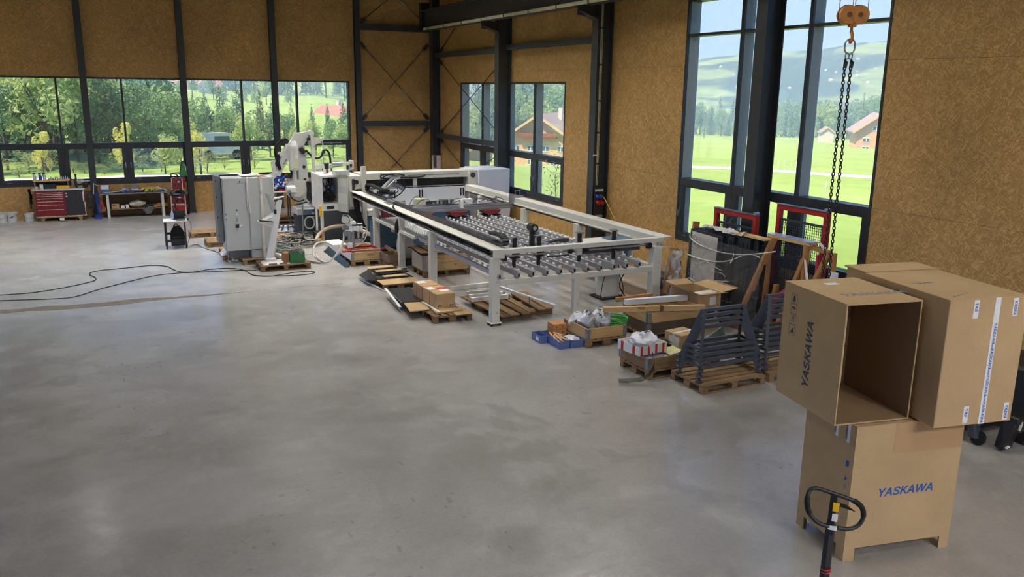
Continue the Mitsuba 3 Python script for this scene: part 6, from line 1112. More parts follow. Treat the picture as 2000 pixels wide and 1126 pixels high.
for y in (14.4, 15.0, 15.55): part(t, 'bearer', box(6.65, 7.9, y, y + .1, 0.0, .116), 'old_wood_x')
for k in range(3): t = thing('white_profile', 'white square profile, %s of three beside the conveyor leg' % ('nearest', 'middle', 'farthest')[k], 'profile', ); part(t, 'bar', [box(6.52 + .06 * k, 7.35, 15.3 + .26 * k, 15.38 + .26 * k, .15, .24, .006)], 'white_paint'); part(t, 'end_cap', [box(7.35, 7.37, 15.3 + .26 * k, 15.38 + .26 * k, .16, .23)], 'black_plastic')
t = thing('white_rail', 'long white angle rail lying on the floor under the conveyor', 'rail'); put(t, [bar((7.92, 14.35, .16), (7.55, 16.6, .16), .07, .05)], 'white_bluish')
t = thing('bolt', 'upright threaded bolts standing on the planks', 'bolt'); part(t, 'bolt', [cyl((7.55, 14.75, .148), (7.55, 14.75, .30), .012, 6), cyl((7.55, 14.75, .148), (7.55, 14.75, .16), .035, 8)], 'galvanised')
t = thing('grey_profile', 'long pale profile lying on the floor behind the second conveyor leg', 'profile'); put(t, [bar((6.7, 17.0, .05), (8.1, 17.1, .05), .1, .09)], 'white_paint')
# ---------------------------------------------------------------- the robot
t = thing('robot_arm', 'white palletising robot arm with black hoses on a dark base before the band window', 'robot'); Y = 25.7
mat('robot_white', (214, 213, 206), .35)
part(t, 'pedestal', [lathe([(0, 0), (.40, 0), (.40, .06), (.36, .1), (.36, .58), (0, .58)], 28, (5.47, Y + .15, .0))], 'machine_dark', 40)
part(t, 'base_box', [box(5.14, 5.82, Y - .2, Y + .5, .60, .80, .02)], 'white_paint'); part(t, 'base_panel', [box(5.34, 5.80, Y - .21, Y - .2, .63, .76)], 'steel_blue', label='blue grey front plate')
part(t, 'turntable', [lathe([(0, .8), (.3, .8), (.3, .86), (.22, .95), (.2, 1.05), (0, 1.05)], 24, (5.5, Y + .15, 0)), box(5.34, 5.50, Y - .05, Y + .25, .95, 1.64, .03)], 'robot_white', 40)
part(t, 'gear_disc', [cyl((5.2, Y - .06, 1.36), (5.2, Y + .22, 1.36), .30, 28), cyl((5.2, Y - .12, 1.36), (5.2, Y - .06, 1.36), .22, 24)], 'cream_paint', 40); part(t, 'gear_motor', [cyl((4.86, Y - .16, 1.40), (5.12, Y - .16, 1.40), .11, 18)], 'robot_white', 40); part(t, 'gear_lamp', box(4.98, 5.14, Y - .27, Y - .24, 1.3, 1.46, .01), 'white_plastic')
part(t, 'bellows', [lathe([(0, 1.02)] + [(.155 + .012 * (k % 2), 1.02 + .036 * k) for k in range(17)] + [(0, 1.60)], 20, (5.66, Y, 0))], 'black_plastic', label='black ribbed cover')
part(t, 'lower_arm', [hull([(5.28, Y - .02, 1.55), (5.58, Y - .02, 1.55), (5.28, Y + .2, 1.55), (5.58, Y + .2, 1.55), (5.31, Y, 2.8), (5.49, Y, 2.8), (5.31, Y + .18, 2.8), (5.49, Y + .18, 2.8)])], 'robot_white'); part(t, 'arm_hole', [cyl((5.45, Y - .03, 2.03), (5.45, Y + .0, 2.03), .05, 14), cyl((5.46, Y - .03, 1.65), (5.46, Y, 1.65), .045, 12), cyl((5.47, Y - .02, 2.36), (5.47, Y, 2.36), .02, 8)], 'black_plastic')
part(t, 'counterweight', [cyl((5.14, Y - .1, 1.96), (5.14, Y - .1, 2.66), .15, 22), cyl((5.14, Y - .1, 2.66), (5.14, Y - .1, 2.80), .13, 20, .07), cyl((5.14, Y - .1, 1.5), (5.14, Y - .1, 1.96), .07, 14)], 'robot_white', 40); part(t, 'warning_label', [box(5.09, 5.25, Y - .262, Y - .25, 2.02, 2.3)], 'label_grey', label='small grey and yellow notices'); mat('label_grey', (206, 206, 170), .5)
part(t, 'shoulder', [hull([(5.22, Y - .04, 3.02), (5.7, Y - .04, 3.08), (5.22, Y + .22, 3.02), (5.7, Y + .22, 3.08), (5.0, Y - .02, 2.62), (5.42, Y - .02, 2.62), (5.0, Y + .2, 2.62), (5.42, Y + .2, 2.62), (5.66, Y, 2.9)])], 'robot_white'); part(t, 'pivot', [cyl((5.69, Y - .12, 3.03), (5.69, Y + .24, 3.03), .085, 18)], 'robot_white', 40); part(t, 'pivot_cap', [cyl((5.60, Y - .14, 2.86), (5.60, Y - .05, 2.86), .05, 12)], 'black_plastic')
part(t, 'upper_arm', [hull([(4.98, Y - .02, 2.72), (5.22, Y - .02, 2.62), (4.98, Y + .2, 2.72), (5.22, Y + .2, 2.62), (4.60, Y, 1.86), (4.74, Y, 1.80), (4.60, Y + .16, 1.86), (4.74, Y + .16, 1.80)])], 'robot_white'); part(t, 'maker_mark', [hull([(4.84 + .035 * k, Y - .03, 2.13 + .05 * k), (4.87 + .035 * k, Y - .03, 2.13 + .05 * k), (4.85 + .035 * k, Y - .03, 2.165 + .05 * k), (4.88 + .035 * k, Y - .03, 2.165 + .05 * k), (4.86 + .035 * k, Y - .02, 2.15 + .05 * k)]) for k in range(3)], 'black_plastic', label='small black letters on the arm')
part(t, 'wrist', [bar((4.5, Y + .08, 1.76), (4.68, Y + .08, 1.92), .16, .16), cyl((4.69, Y - .06, 1.85), (4.69, Y + .22, 1.85), .07, 14), hull([(4.54, Y, 1.9), (4.66, Y, 1.9), (4.54, Y + .12, 1.9), (4.66, Y + .12, 1.9), (4.50, Y, 2.2), (4.58, Y, 2.24), (4.50, Y + .12, 2.2), (4.58, Y + .12, 2.24)])], 'robot_white')
part(t, 'upper_rod', [bar((4.62, Y + .06, 2.2), (4.80, Y + .06, 2.44), .06, .05), bar((4.78, Y + .06, 2.4), (5.1, Y + .06, 2.78), .035, .03), cyl((4.78, Y - .02, 2.42), (4.78, Y + .14, 2.42), .07, 12)], 'robot_white')
part(t, 'parallel_rod', [bar((5.70, Y - .1, 3.02), (5.73, Y - .1, 1.62), .085, .07), cyl((5.73, Y - .16, 1.64), (5.73, Y - .02, 1.64), .07, 12)], 'robot_white'); part(t, 'link_plate', [prism([(5.64, 2.98), (5.72, 2.93), (6.05, 2.86), (6.06, 2.80), (5.72, 2.62), (5.60, 2.7)], Y - .02, Y + .06, 'y'), cyl((6.03, Y - .05, 2.85), (6.03, Y + .1, 2.85), .045, 12)], 'cream_paint'); part(t, 'thin_rod', cyl((6.04, Y, 2.84), (6.06, Y, 2.05), .014, 8), 'robot_white')
hs = lambda P, r: tube(spline(P, 36), r, 8)
part(t, 'hose', [hs([(5.02, Y + .1, 2.82), (4.85, Y + .05, 2.84), (4.68, Y, 2.70), (4.62, Y, 2.48), (4.66, Y, 2.3)], .035), hs([(4.70, Y - .03, 2.42), (4.68, Y - .04, 2.2), (4.74, Y - .03, 1.98)], .055), hs([(5.52, Y, 2.52), (5.62, Y - .03, 2.42), (5.76, Y - .03, 2.30), (5.9, Y - .03, 2.28), (6.0, Y - .03, 2.38), (6.05, Y - .03, 2.5), (6.14, Y - .03, 2.52), (6.22, Y - .03, 2.42), (6.25, Y - .03, 2.1)], .03), hs([(5.0, Y - .1, 2.0), (5.05, Y - .12, 1.86), (5.0, Y - .1, 1.72)], .03), hs([(4.95, Y - .25, 1.28), (5.0, Y - .28, 1.14), (5.14, Y - .28, 1.05), (5.36, Y - .25, 1.08)], .02)], 'rubber', True)
part(t, 'cable_joint', [cyl((5.36, Y - .06, 2.6), (5.46, Y - .06, 2.44), .07, 12), box(6.03, 6.1, Y - .08, Y + .02, 2.42, 2.54, .01)], 'black_steel')
t = thing('linear_gripper', 'pale cylinder gripper lying across the top behind the machine housing', 'gripper'); Y2 = 25.55
part(t, 'tube', [bar((5.75, Y2, 2.03), (6.35, Y2, 2.06), .12, .11), bar((6.25, Y2, 2.08), (6.85, Y2, 2.11), .09, .1)], 'robot_white'); part(t, 'motor', [cyl((6.25, Y2 - .06, 2.10), (6.55, Y2 - .06, 2.11), .085, 16)], 'galvanised', 40); part(t, 'end_plate', [box(6.8, 6.92, Y2 - .1, Y2 + .1, 1.92, 2.2, .01)], 'robot_white'); part(t, 'end_hole', [box(6.79, 6.86, Y2 - .11, Y2 - .1, 2.0, 2.1)], 'black_plastic'); part(t, 'foot', [box(6.75, 6.85, Y2 - .05, Y2 + .05, 1.9, 1.93), box(5.8, 5.9, Y2 - .05, Y2 + .05, 1.9, 2.0)], 'robot_white')
t = thing('valve_set', 'small red, black and white valve set on top of the machine housing', 'valve'); part(t, 'body', [cyl((5.82, 24.6, 1.9), (5.82, 24.6, 2.12), .05, 12), cyl((5.82, 24.6, 2.12), (5.82, 24.6, 2.2), .035, 10)], 'white_plastic', 40); part(t, 'knob', [cyl((5.88, 24.56, 1.94), (5.88, 24.56, 2.04), .035, 10)], 'red_dark'); part(t, 'head', [box(5.8, 5.93, 24.54, 24.66, 2.05, 2.22, .015)], 'black_plastic')
t = thing('jig_stand', 'dark jig on a thin stand before the robot base', 'stand'); part(t, 'post', cyl((5.27, Y - .4, 0), (5.27, Y - .4, .98), .02, 8), 'chrome'); part(t, 'plate', [bar((5.05, Y - .42, .95), (5.42, Y - .38, 1.02), .1, .025)], 'black_plastic'); part(t, 'clamp', box(5.24, 5.30, Y - .44, Y - .36, .7, .8, .006), 'chrome')
t = thing('cable_coil', 'pale cable coil hanging before the robot base', 'cables'); put(t, [tube(np.array([(5.48 + (.14 + .01 * k) * math.cos(a), Y - .32, .38 + (.17 + .01 * k) * math.sin(a)) for k in range(3) for a in np.linspace(0, 6.2, 24)]), .012, 6), tube(spline([(5.55, Y - .3, .56), (5.7, Y - .3, .5), (5.78, Y - .32, .25), (5.7, Y - .34, .03)], 20), .012, 6), tube(spline([(5.58, Y - .25, .66), (5.7, Y - .3, .6), (5.75, Y - .35, .3), (5.72, Y - .4, .02)], 20), .022, 6)], 'cable_white', True)
t = thing('valve_table', 'small table with white top behind the grey cabinet', 'table'); part(t, 'top', box(4.78, 5.34, 27.3, 27.7, 1.09, 1.12, .005), 'white_paint'); [part(t, 'leg', box(a, a + .04, b, b + .04, 0, 1.09), 'anthracite') for a in (4.8, 5.28) for b in (27.32, 27.64)]
t = thing('hose_manifold', 'blue and white hose manifold standing on the small white topped table', 'manifold'); rg = np.random.default_rng(4)
part(t, 'blue_hose', [tube(spline([(rg.uniform(4.84, 5.26), 27.5 + rg.uniform(-.1, .1), rg.uniform(1.14, 1.62)) for _ in range(4)], 16), .026, 6) for _ in range(8)], 'blue_plastic', True); part(t, 'fitting', [cyl((x, 27.45, z), (x + .06, 27.45, z + .03), .04, 8) for x, z in rg.uniform([4.82, 1.16], [5.24, 1.55], (9, 2))], 'white_plastic'); part(t, 'dark_body', [box(4.84, 5.0, 27.5, 27.6, 1.12, 1.4, .01), box(5.1, 5.2, 27.5, 27.6, 1.12, 1.3, .01)], 'black_plastic'); part(t, 'red_knob', [cyl((5.24, 27.4, 1.62), (5.27, 27.4, 1.66), .045, 10), box(5.0, 5.24, 27.36, 27.42, 1.13, 1.18)], 'red_paint')

# ---------------------------------------------------------------- along the back wall: buckets, workbench, table, welder
mat('bucket_white', (214, 212, 204), .5); mat('bench_red', (122, 24, 30), .35); mat('bench_dark', (42, 40, 42), .4); mat('strip_silver', (220, 196, 186), .3, metal=.3)
for k, (x, lab, h, spl) in enumerate(((-3.06, 'white plastic bucket at the very left edge', .31, False), (-2.78, 'white plastic bucket with dark paint splashes', .31, True), (-2.30, 'low white plastic bucket beside the red workbench', .26, False))):
    t = thing('bucket', lab, 'bucket'); r = .155
    part(t, 'body', lathe([(0, .008), (r * .86, 0), (r * .98, h * .86), (r * 1.0, h * .86), (r * 1.06, h * .88), (r * 1.06, h), (r * .98, h), (r * .84, .02), (0, .02)], 24, (x, 31.36, 0)), 'bucket_white', 40); part(t, 'handle', tube([(x + r * 1.03 * math.cos(a), 31.36 - r * 1.03 * abs(math.sin(a)) * .9 - .01, h * .85 - .12 * math.sin(a)) for a in np.linspace(0, math.pi, 16)], .005, 5), 'galvanised')
    if spl: part(t, 'paint_splash', [xf(hull([(-.03, 0, 0), (.03, 0, .01), (0, 0, .035), (0, -.004, .015), (.02, 0, -.02)]), (x - .14 + .28 * q, 31.36 - r * .97 * math.sin(.25 + 2.6 * q), .2 - .05 * math.sin(q * 5))) for q in np.linspace(.1, .9, 7)], 'machine_dark')
t = thing('tool_bench', 'red and black drawer workbench with grey top standing on a pallet', 'workbench'); y0 = 31.02
part(t, 'body', [box(-2.06, -.62, y0, 31.56, .15, 1.0, .008)], 'bench_red'); part(t, 'worktop', [box(-2.13, -.60, y0 - .04, 31.6, 1.0, 1.055, .008)], 'grey_paint'); part(t, 'top_panel', box(-2.04, -1.24, y0 - .012, y0, .93, .99), 'bench_red')
zs = [.19, .40, .555, .665, .76, .835, .895, .945]
for a, b in zip(zs, zs[1:]):
    k = part(t, 'drawer', box(-2.03, -1.25, y0 - .016, y0, a + .006, b - .006, .003), 'bench_red'); put(k + '__grip', box(-2.01, -1.27, y0 - .03, y0 - .014, b - .03, b - .008, .004), 'strip_silver', label='silver grip strip')
k = part(t, 'door', box(-1.20, -.66, y0 - .014, y0, .19, .98, .004), 'bench_dark'); put(k + '__latch', [box(-1.19, -1.13, y0 - .03, y0 - .012, z, z + .035, .003) for z in (.78, .88)], 'white_plastic'); put(k + '__knob', [cyl((x, y0 - .026, z), (x, y0 - .014, z), .02, 8) for x, z in ((-.92, .92), (-.92, .82), (-.90, .62))], 'black_plastic'); part(t, 'edge_trim', [box(-.655, -.63, y0 - .012, y0, .17, .6), box(-2.08, -.62, y0 - .014, y0, .15, .17)], 'cream_rail')
part(t, 'long_grip', box(-.69, -.655, y0 - .05, y0 - .016, .62, .93, .008), 'white_plastic')
pallet('wooden pallet under the red workbench', -1.95, 30.92, .0, 'x', 0, 'pallet_wood')
t = thing('white_tag', 'small white tag at the pallet of the red workbench', 'tag'); put(t, box(-1.42, -1.28, 30.9, 30.915, .03, .12), 'paper')
t = thing('bench_shelf', 'low board shelf on the red workbench holding spray bottles', 'shelf'); part(t, 'board', box(-2.08, -1.02, 31.12, 31.42, 1.285, 1.33, .004), 'timber_light'); part(t, 'support', [box(a, a + .03, 31.16, 31.4, 1.055, 1.285) for a in (-2.05, -1.1)], 'grey_plastic')
part(t, 'back', box(-2.0, -1.1, 31.40, 31.42, 1.055, 1.285), 'black_plastic')
for k, x in enumerate((-2.02, -1.86, -1.74)):
    t = thing('spray_bottle', ('leftmost', 'middle', 'right')[k] + ' spray bottle on the bench shelf', 'bottle'); part(t, 'body', lathe([(0, 1.33), (.048, 1.33), (.05, 1.45), (.02, 1.50), (.016, 1.53), (0, 1.53)], 14, (x, 31.26, 0)), 'white_plastic' if k != 1 else 'blue_plastic', 40); part(t, 'trigger', [box(x - .05, x + .03, 31.245, 31.275, 1.53, 1.565, .006), bar((x - .03, 31.26, 1.53), (x - .045, 31.26, 1.47), .014, .014)], 'black_plastic')
for k in range(10):
    x = -1.62 + .06 * k; hh = (.07, .10, .06, .09, .12, .08, .14, .10, .13, .09)[k]
    t = thing('small_bottle', 'small vial or tool standing on the bench shelf right of the spray bottles', 'bottle', 'small vials on the bench shelf'); put(t, lathe([(0, 1.33), (.018, 1.33), (.018, 1.33 + hh * .7), (.008, 1.33 + hh * .8), (.008, 1.33 + hh), (0, 1.33 + hh)], 10, (x, 31.24 + .03 * (k % 2), 0)), 'white_plastic' if k > 4 else 'grey_plastic', 40)
t = thing('yellow_tray', 'yellow parts tray on the red workbench', 'tray'); part(t, 'body', [box(-1.42, -1.05, 31.1, 31.3, 1.057, 1.07), box(-1.42, -1.05, 31.1, 31.115, 1.07, 1.14), box(-1.42, -1.05, 31.285, 31.3, 1.07, 1.14)], 'yellow_paint'); part(t, 'divider', [box(x, x + .01, 31.1, 31.3, 1.07, 1.15) for x in (-1.42, -1.3, -1.18, -1.06)], 'yellow_paint'); part(t, 'parts', [cyl((x, 31.2, 1.08), (x + .05, 31.21, 1.13), .025, 8) for x in (-1.38, -1.26, -1.14)], 'cardboard_dark')
t = thing('paper_roll', 'small roll standing at the left end of the red workbench', 'roll'); put(t, [cyl((-2.0, 31.15, 1.056), (-2.0, 31.15, 1.13), .055, 16)], 'timber_light', 40); t = thing('white_box', 'small white box on the red workbench under the shelf', 'box'); put(t, box(-1.9, -1.8, 31.12, 31.2, 1.056, 1.2, .004), 'white_plastic')
t = thing('green_box', 'dark green tool case under the bench shelf', 'case'); put(t, box(-1.78, -1.44, 31.12, 31.3, 1.056, 1.2, .008), 'black_plastic')
t = thing('drill', 'upright black drill on the red workbench', 'drill'); part(t, 'body', [bar((-.84, 31.2, 1.056), (-.84, 31.2, 1.38), .06, .07), lathe([(0, 1.38), (.02, 1.38), (.035, 1.5), (0, 1.5)], 10, (-.84, 31.2, 0))], 'black_plastic'); part(t, 'chuck', box(-.98, -.9, 31.15, 31.22, 1.056, 1.3, .01), 'cardboard_dark')
t = thing('work_gloves', 'pale pair of gloves on the right end of the red workbench', 'gloves'); put(t, crumple(lambda u, v: (-.72 + .11 * math.cos(u * 6.283) * math.sin(.2 + v * 2.7), 31.2 + .1 * math.sin(u * 6.283) * math.sin(.2 + v * 2.7), 1.17 + .16 * v), 12, 9, .08, 4, 14), 'cream_rail', True)
t = thing('bench_vice', 'dark bench vice at the right end of the red workbench', 'vice'); part(t, 'body', [box(-.66, -.5, 31.05, 31.25, 1.06, 1.2, .02), box(-.62, -.54, 31.0, 31.1, 1.16, 1.26, .01)], 'black_steel'); part(t, 'handle', [box(-.68, -.42, 31.0, 31.03, 1.27, 1.29)], 'white_plastic')
t = thing('black_jacket', 'black jacket hanging at the left side of the red workbench', 'jacket'); put(t, crumple(lambda u, v: (-2.16 - .07 * math.sin(u * 3.1) * (1 - .3 * v) - .03 * v, 31.0 + .42 * u, .42 + .62 * v + .12 * u * (1 - v) * (u > .5)), 14, 12, .06, 4, 6), 'rubber', True)
t = thing('side_tools', 'black tools and cables hanging at the right side of the red workbench', 'tools'); part(t, 'tool', [bar((-.56 + .05 * k, 31.08, .95), (-.55 + .05 * k, 31.08, .35 + .1 * (k % 2)), .04, .03) for k in range(4)], 'black_plastic'); part(t, 'pale_tool', [bar((-.66, 31.0, .98), (-.66, 31.0, .84), .03, .02), bar((-.33, 31.05, 1.2), (-.36, 31.05, .84), .02, .02), bar((-.34, 31.05, 1.18), (-.18, 31.05, 1.10), .03, .015)], 'white_plastic')
t = thing('air_hose', 'blue spiral air hose hanging right of the red workbench down to the floor', 'hose'); mat('hose_blue', (36, 74, 158), .4)
put(t, [tube(np.array([(-.27 + .03 * math.sin(a * .02) + .06 * math.cos(a), 31.1 + .05 * math.sin(a), .86 - .0068 * a) for a in np.linspace(0, 105, 420)]), .009, 5), tube(np.array([(-.28 + (.10 + .02 * math.sin(a * .7)) * math.cos(a), 31.08 + .08 * math.sin(a), .03 + .012 * (a % 9)) for a in np.linspace(0, 40, 200)]), .013, 5)], 'hose_blue', True)
# worktable
t = thing('work_table', 'long worktable with pale grey legs and brown back panel under the band window', 'table'); part(t, 'top', box(-.16, 1.93, 31.0, 31.62, .80, .845, .006), 'machine_dark'); part(t, 'top_edge', box(-.16, 1.93, 30.985, 31.0, .80, .845), 'grey_plastic')
for x in (0.0, 1.70):
    for y in (31.02, 31.52): part(t, 'leg', box(x, x + .085, y, y + .085, 0, .80, .004), 'cream_paint')
part(t, 'back_panel', box(-.1, 1.9, 31.62, 31.64, .2, .80), 'old_wood_x'); part(t, 'lower_shelf', box(.0, 1.78, 31.1, 31.6, .27, .30), 'old_wood_x'); part(t, 'kick_board', box(-.15, 1.85, 31.57, 31.6, .05, .27), 'old_wood_x')
B8 = [('paper_box', 'blue box with white papers at the left end of the worktable', 'box', [(box(-.15, .13, 31.2, 31.4, .846, .96, .004), 'blue_grey'), (box(-.13, .11, 31.22, 31.38, .96, 1.09, .004), 'paper')]), ('blue_pack', 'blue bag in the middle of the worktable', 'bag', [(hull([(.48, 31.2, .846), (.76, 31.2, .846), (.5, 31.4, .846), (.76, 31.4, .846), (.54, 31.25, .98), (.7, 31.25, .96), (.56, 31.36, .97)]), 'bin_blue'), (box(.5, .62, 31.19, 31.22, .93, .97, .008), 'white_plastic')]), ('blueprint', 'white drawing sheet lying on the left of the worktable', 'paper', [(crumple(lambda u, v: (-.06 + .6 * u, 31.02 + .25 * v, .862 + .03 * u), 8, 5, .03, 4, 6), 'paper')]),
      ('grey_tray', 'clear tray with small parts on the worktable', 'tray', [(box(.78, 1.0, 31.3, 31.5, .95, 1.08, .006), 'grey_plastic'), (box(.8, 1.14, 31.2, 31.3, .9, .94, .006), 'white_plastic'), (box(1.02, 1.1, 31.2, 31.24, .92, .95), 'red_paint')]), ('metal_parts', 'chrome fittings lying at the front of the worktable', 'fittings', [(cat([cyl((.62 + .1 * k, 31.06, .875), (.68 + .1 * k, 31.1, .885), .03 + .006 * (k % 2), 10) for k in range(7)]), 'chrome')]),
      ('carton_small', 'small brown carton with a slot under the worktable', 'carton', [(box(.14, .38, 31.2, 31.45, .30, .46, .004), 'cardboard'), (box(.16, .28, 31.195, 31.2, .39, .41), 'black_plastic')]), ('white_packs', 'small white packs on the shelf under the worktable', 'packs', [(box(.42, .54, 31.2, 31.35, .30, .40, .004), 'white_plastic'), (box(.58, .68, 31.2, 31.35, .30, .42, .004), 'white_plastic')]), ('plastic_roll', 'bulky roll of translucent foil under the worktable', 'roll', [(crumple(lambda u, v: (.70 + .5 * v, 31.3 + .13 * math.cos(u * 6.283) * math.sin(.35 + 2.4 * v), .43 + .13 * math.sin(u * 6.283) * math.sin(.35 + 2.4 * v)), 18, 10, .05, 4, 8), 'wrap_beige')]),
      ('foil_bag', 'dark foil roll with grey bag hanging below the worktable', 'bag', [(crumple(lambda u, v: (1.12 + .36 * u, 31.08 + .1 * v, .36 - (.30 - .5 * abs(u - .4) ** 1.5) * v), 10, 8, .05, 4, 8), 'foil_grey'), (cyl((1.15, 31.1, .36), (1.6, 31.3, .38), .06, 12), 'black_plastic')]), ('wooden_offcuts', 'brown offcuts on the shelf at the right under the worktable', 'offcuts', [(cat([bar((1.45, 31.15 + .05 * k, .33 + .04 * k), (1.9, 31.2 + .05 * k, .35 + .03 * k), .05, .04) for k in range(3)]), 'timber')]), ('orange_feet', 'orange plastic feet left of the worktable leg', 'stand', [(cat([hull([(-.27, 31.3, .3), (-.17, 31.3, .3), (-.25, 31.4, .3), (-.2, 31.3, .48), (-.18, 31.4, .46)]), hull([(-.13, 31.3, .3), (-.02, 31.3, .3), (-.05, 31.4, .3), (-.12, 31.3, .48), (-.1, 31.4, .46)]), hull([(-.22, 31.33, .42), (-.08, 31.33, .42), (-.15, 31.33, .60), (-.16, 31.36, .60), (-.1, 31.36, .42)])]), 'cone_orange'), (box(-.26, -.04, 31.3, 31.5, .2, .3, .004), 'timber')])]
for nm, v in (('blue_grey', (72, 92, 138)), ('wrap_beige', (198, 190, 172)), ('foil_grey', (120, 124, 126)), ('cone_orange', (226, 92, 40)), ('glove_yellow', (178, 170, 72)), ('helmet_green', (48, 122, 66))): mat(nm, v, .5)
for nm, lab, c, ps in B8:
    t = thing(nm, lab, c)
    for k, (m, mm) in enumerate(ps): part(t, 'body' if k == 0 else 'piece', m, mm, 40)
t = thing('work_gloves', 'heap of yellow green work gloves hanging over the front of the worktable', 'gloves')
for k in range(6): part(t, 'glove', crumple(lambda u, v: (1.12 + .08 * k + .12 * u, 31.0 + .3 * v - .06 * (v < .2), .93 + .06 * math.sin(3 * u) - .14 * max(0, .35 - v) * (2 if k % 2 else .6)), 7, 8, .08, 5 + k, 11), 'glove_yellow', True)
t = thing('white_cloths', 'white cloths and papers at the right end of the worktable', 'cloth')
for k in range(4): part(t, 'cloth', crumple(lambda u, v: (1.52 + .1 * k + .2 * u, 31.02 + .34 * v, .93 - .035 * k + .05 * math.sin(3 * u)), 7, 7, .07, 15 + k, 9), 'paper', True)
# welder
t = thing('welding_machine', 'red two part welding machine on a wheeled trolley beside the steel post', 'welding machine'); X = lambda m: xf(m, (2.28, 31.05, 0), -.25)
part(t, 'lower_body', [X(box(-.2, .2, -.25, .3, .12, .72, .02))], 'red_paint'); part(t, 'front_panel', [X(box(-.19, .19, -.265, -.25, .5, .7, .01))], 'red_dark'); part(t, 'front_strip', [X(box(-.2, .2, -.268, -.25, .38, .43))], 'grey_paint'); part(t, 'side_rail', [X(box(a, a + .03, -.27, -.24, .05, .74)) for a in (-.24, .21)], 'cream_paint'); part(t, 'shelf', [X(box(-.25, .25, -.3, .32, .72, .78, .008))], 'galvanised')
part(t, 'wheel', [X(cyl((-.26, .2, .1), (-.2, .2, .1), .1, 16)), X(cyl((.2, .2, .1), (.26, .2, .1), .1, 16)), X(cyl((.16, -.24, .05), (.2, -.24, .05), .05, 12))], 'rubber')
part(t, 'upper_body', [X(box(-.16, .18, -.3, .28, .92, 1.30, .02))], 'red_paint'); part(t, 'upper_front', [X(box(-.14, .16, -.312, -.3, .95, 1.27, .008))], 'red_dark'); part(t, 'frame_edge', [X(box(a, a + .02, -.315, -.295, .9, 1.31)) for a in (-.17, .17)] + [X(box(-.17, .19, -.315, -.295, a, a + .02)) for a in (.9, 1.3)] + [X(box(-.175, -.155, -.3, .28, a, a + .02)) for a in (.9, 1.29)], 'cream_paint'); part(t, 'knob', [X(cyl((a, -.33, b), (a, -.31, b), .025, 10)) for a, b in ((-.04, 1.08), (.06, 1.08), (0, 1.2))], 'black_plastic'); part(t, 'display', [X(box(.02, .12, -.316, -.31, 1.16, 1.2)), X(box(-.08, .1, -.27, -.262, .62, .65))], 'white_plastic'); part(t, 'support', [X(box(-.1, .1, -.1, .2, .78, .92))], 'black_steel')
part(t, 'cable', [X(tube(spline(P, 30), .018, 6)) for P in ([(-.1, -.3, .9), (-.2, -.36, .8), (-.1, -.38, .66), (.1, -.36, .6), (.16, -.33, .5)], [(.1, -.3, .92), (.24, -.34, .8), (.3, -.34, .6), (.27, -.3, .35)], [(-.16, -.3, .76), (-.05, -.4, .72), (.12, -.4, .76), (.2, -.3, .78)], [(-.16, .1, 1.3), (-.2, -.1, 1.42), (-.05, -.25, 1.44), (.05, -.2, 1.34)], [(0, -.3, .55), (-.1, -.36, .4), (-.05, -.36, .25), (.1, -.36, .2)], [(-.2, -.2, 1.32), (-.12, -.3, 1.36), (.05, -.28, 1.33), (.12, .0, 1.33)])], 'rubber', True)
t = thing('welding_mask', 'green welding mask with white edge standing above the welding machine', 'mask'); part(t, 'shell', hull([(2.36, 31.2, 1.34), (2.62, 31.2, 1.34), (2.36, 31.4, 1.34), (2.6, 31.4, 1.34), (2.40, 31.22, 1.6), (2.58, 31.22, 1.58), (2.50, 31.3, 1.82), (2.46, 31.34, 1.80)]), 'helmet_green', 30); part(t, 'edge', [tube(spline([(2.35, 31.19, 1.4), (2.40, 31.19, 1.62), (2.48, 31.25, 1.83), (2.58, 31.2, 1.66), (2.63, 31.19, 1.36)], 18), .014, 6)], 'black_plastic'); part(t, 'white_lining', [hull([(2.56, 31.18, 1.5), (2.62, 31.2, 1.62), (2.52, 31.24, 1.82), (2.60, 31.24, 1.64)])], 'white_plastic')
# little white table with laptop
t = thing('folding_table', 'small white folding table with black legs on the open floor', 'table'); part(t, 'top', [hull([(1.33, 24.52, z) for z in (.735, .76)] + [(1.95, 24.44, z) for z in (.735, .76)] + [(1.37, 25.1, z) for z in (.735, .76)] + [(1.99, 25.05, z) for z in (.735, .76)])], 'white_plastic')
for p in ((1.40, 24.56), (1.88, 24.5), (1.40, 25.04), (1.92, 25.0)): part(t, 'leg', bar((p[0], p[1], 0), (p[0], p[1], .735), .035, .035), 'black_steel')
part(t, 'crossbar', [bar((1.40, 24.56, .22), (1.88, 24.5, .22), .03, .07)], 'black_steel'); part(t, 'crossbar', [bar((1.40, 25.04, .35), (1.92, 25.0, .35), .03, .06)], 'black_steel'); part(t, 'side_bar', [bar((1.40, 24.56, .3), (1.40, 25.04, .3), .03, .04), bar((1.88, 24.5, .3), (1.92, 25.0, .3), .03, .04)], 'black_steel')
t = thing('laptop', 'black laptop standing open on the little white table', 'laptop'); part(t, 'base', xf(box(-.16, .16, -.11, .11, 0, .015, .004), (1.78, 24.86, .761), -.2), 'black_plastic'); part(t, 'screen', xf(box(-.16, .16, .10, .115, 0.0, .23, .004), (1.74, 24.86, .765), -.25, rx=.1), 'black_plastic')
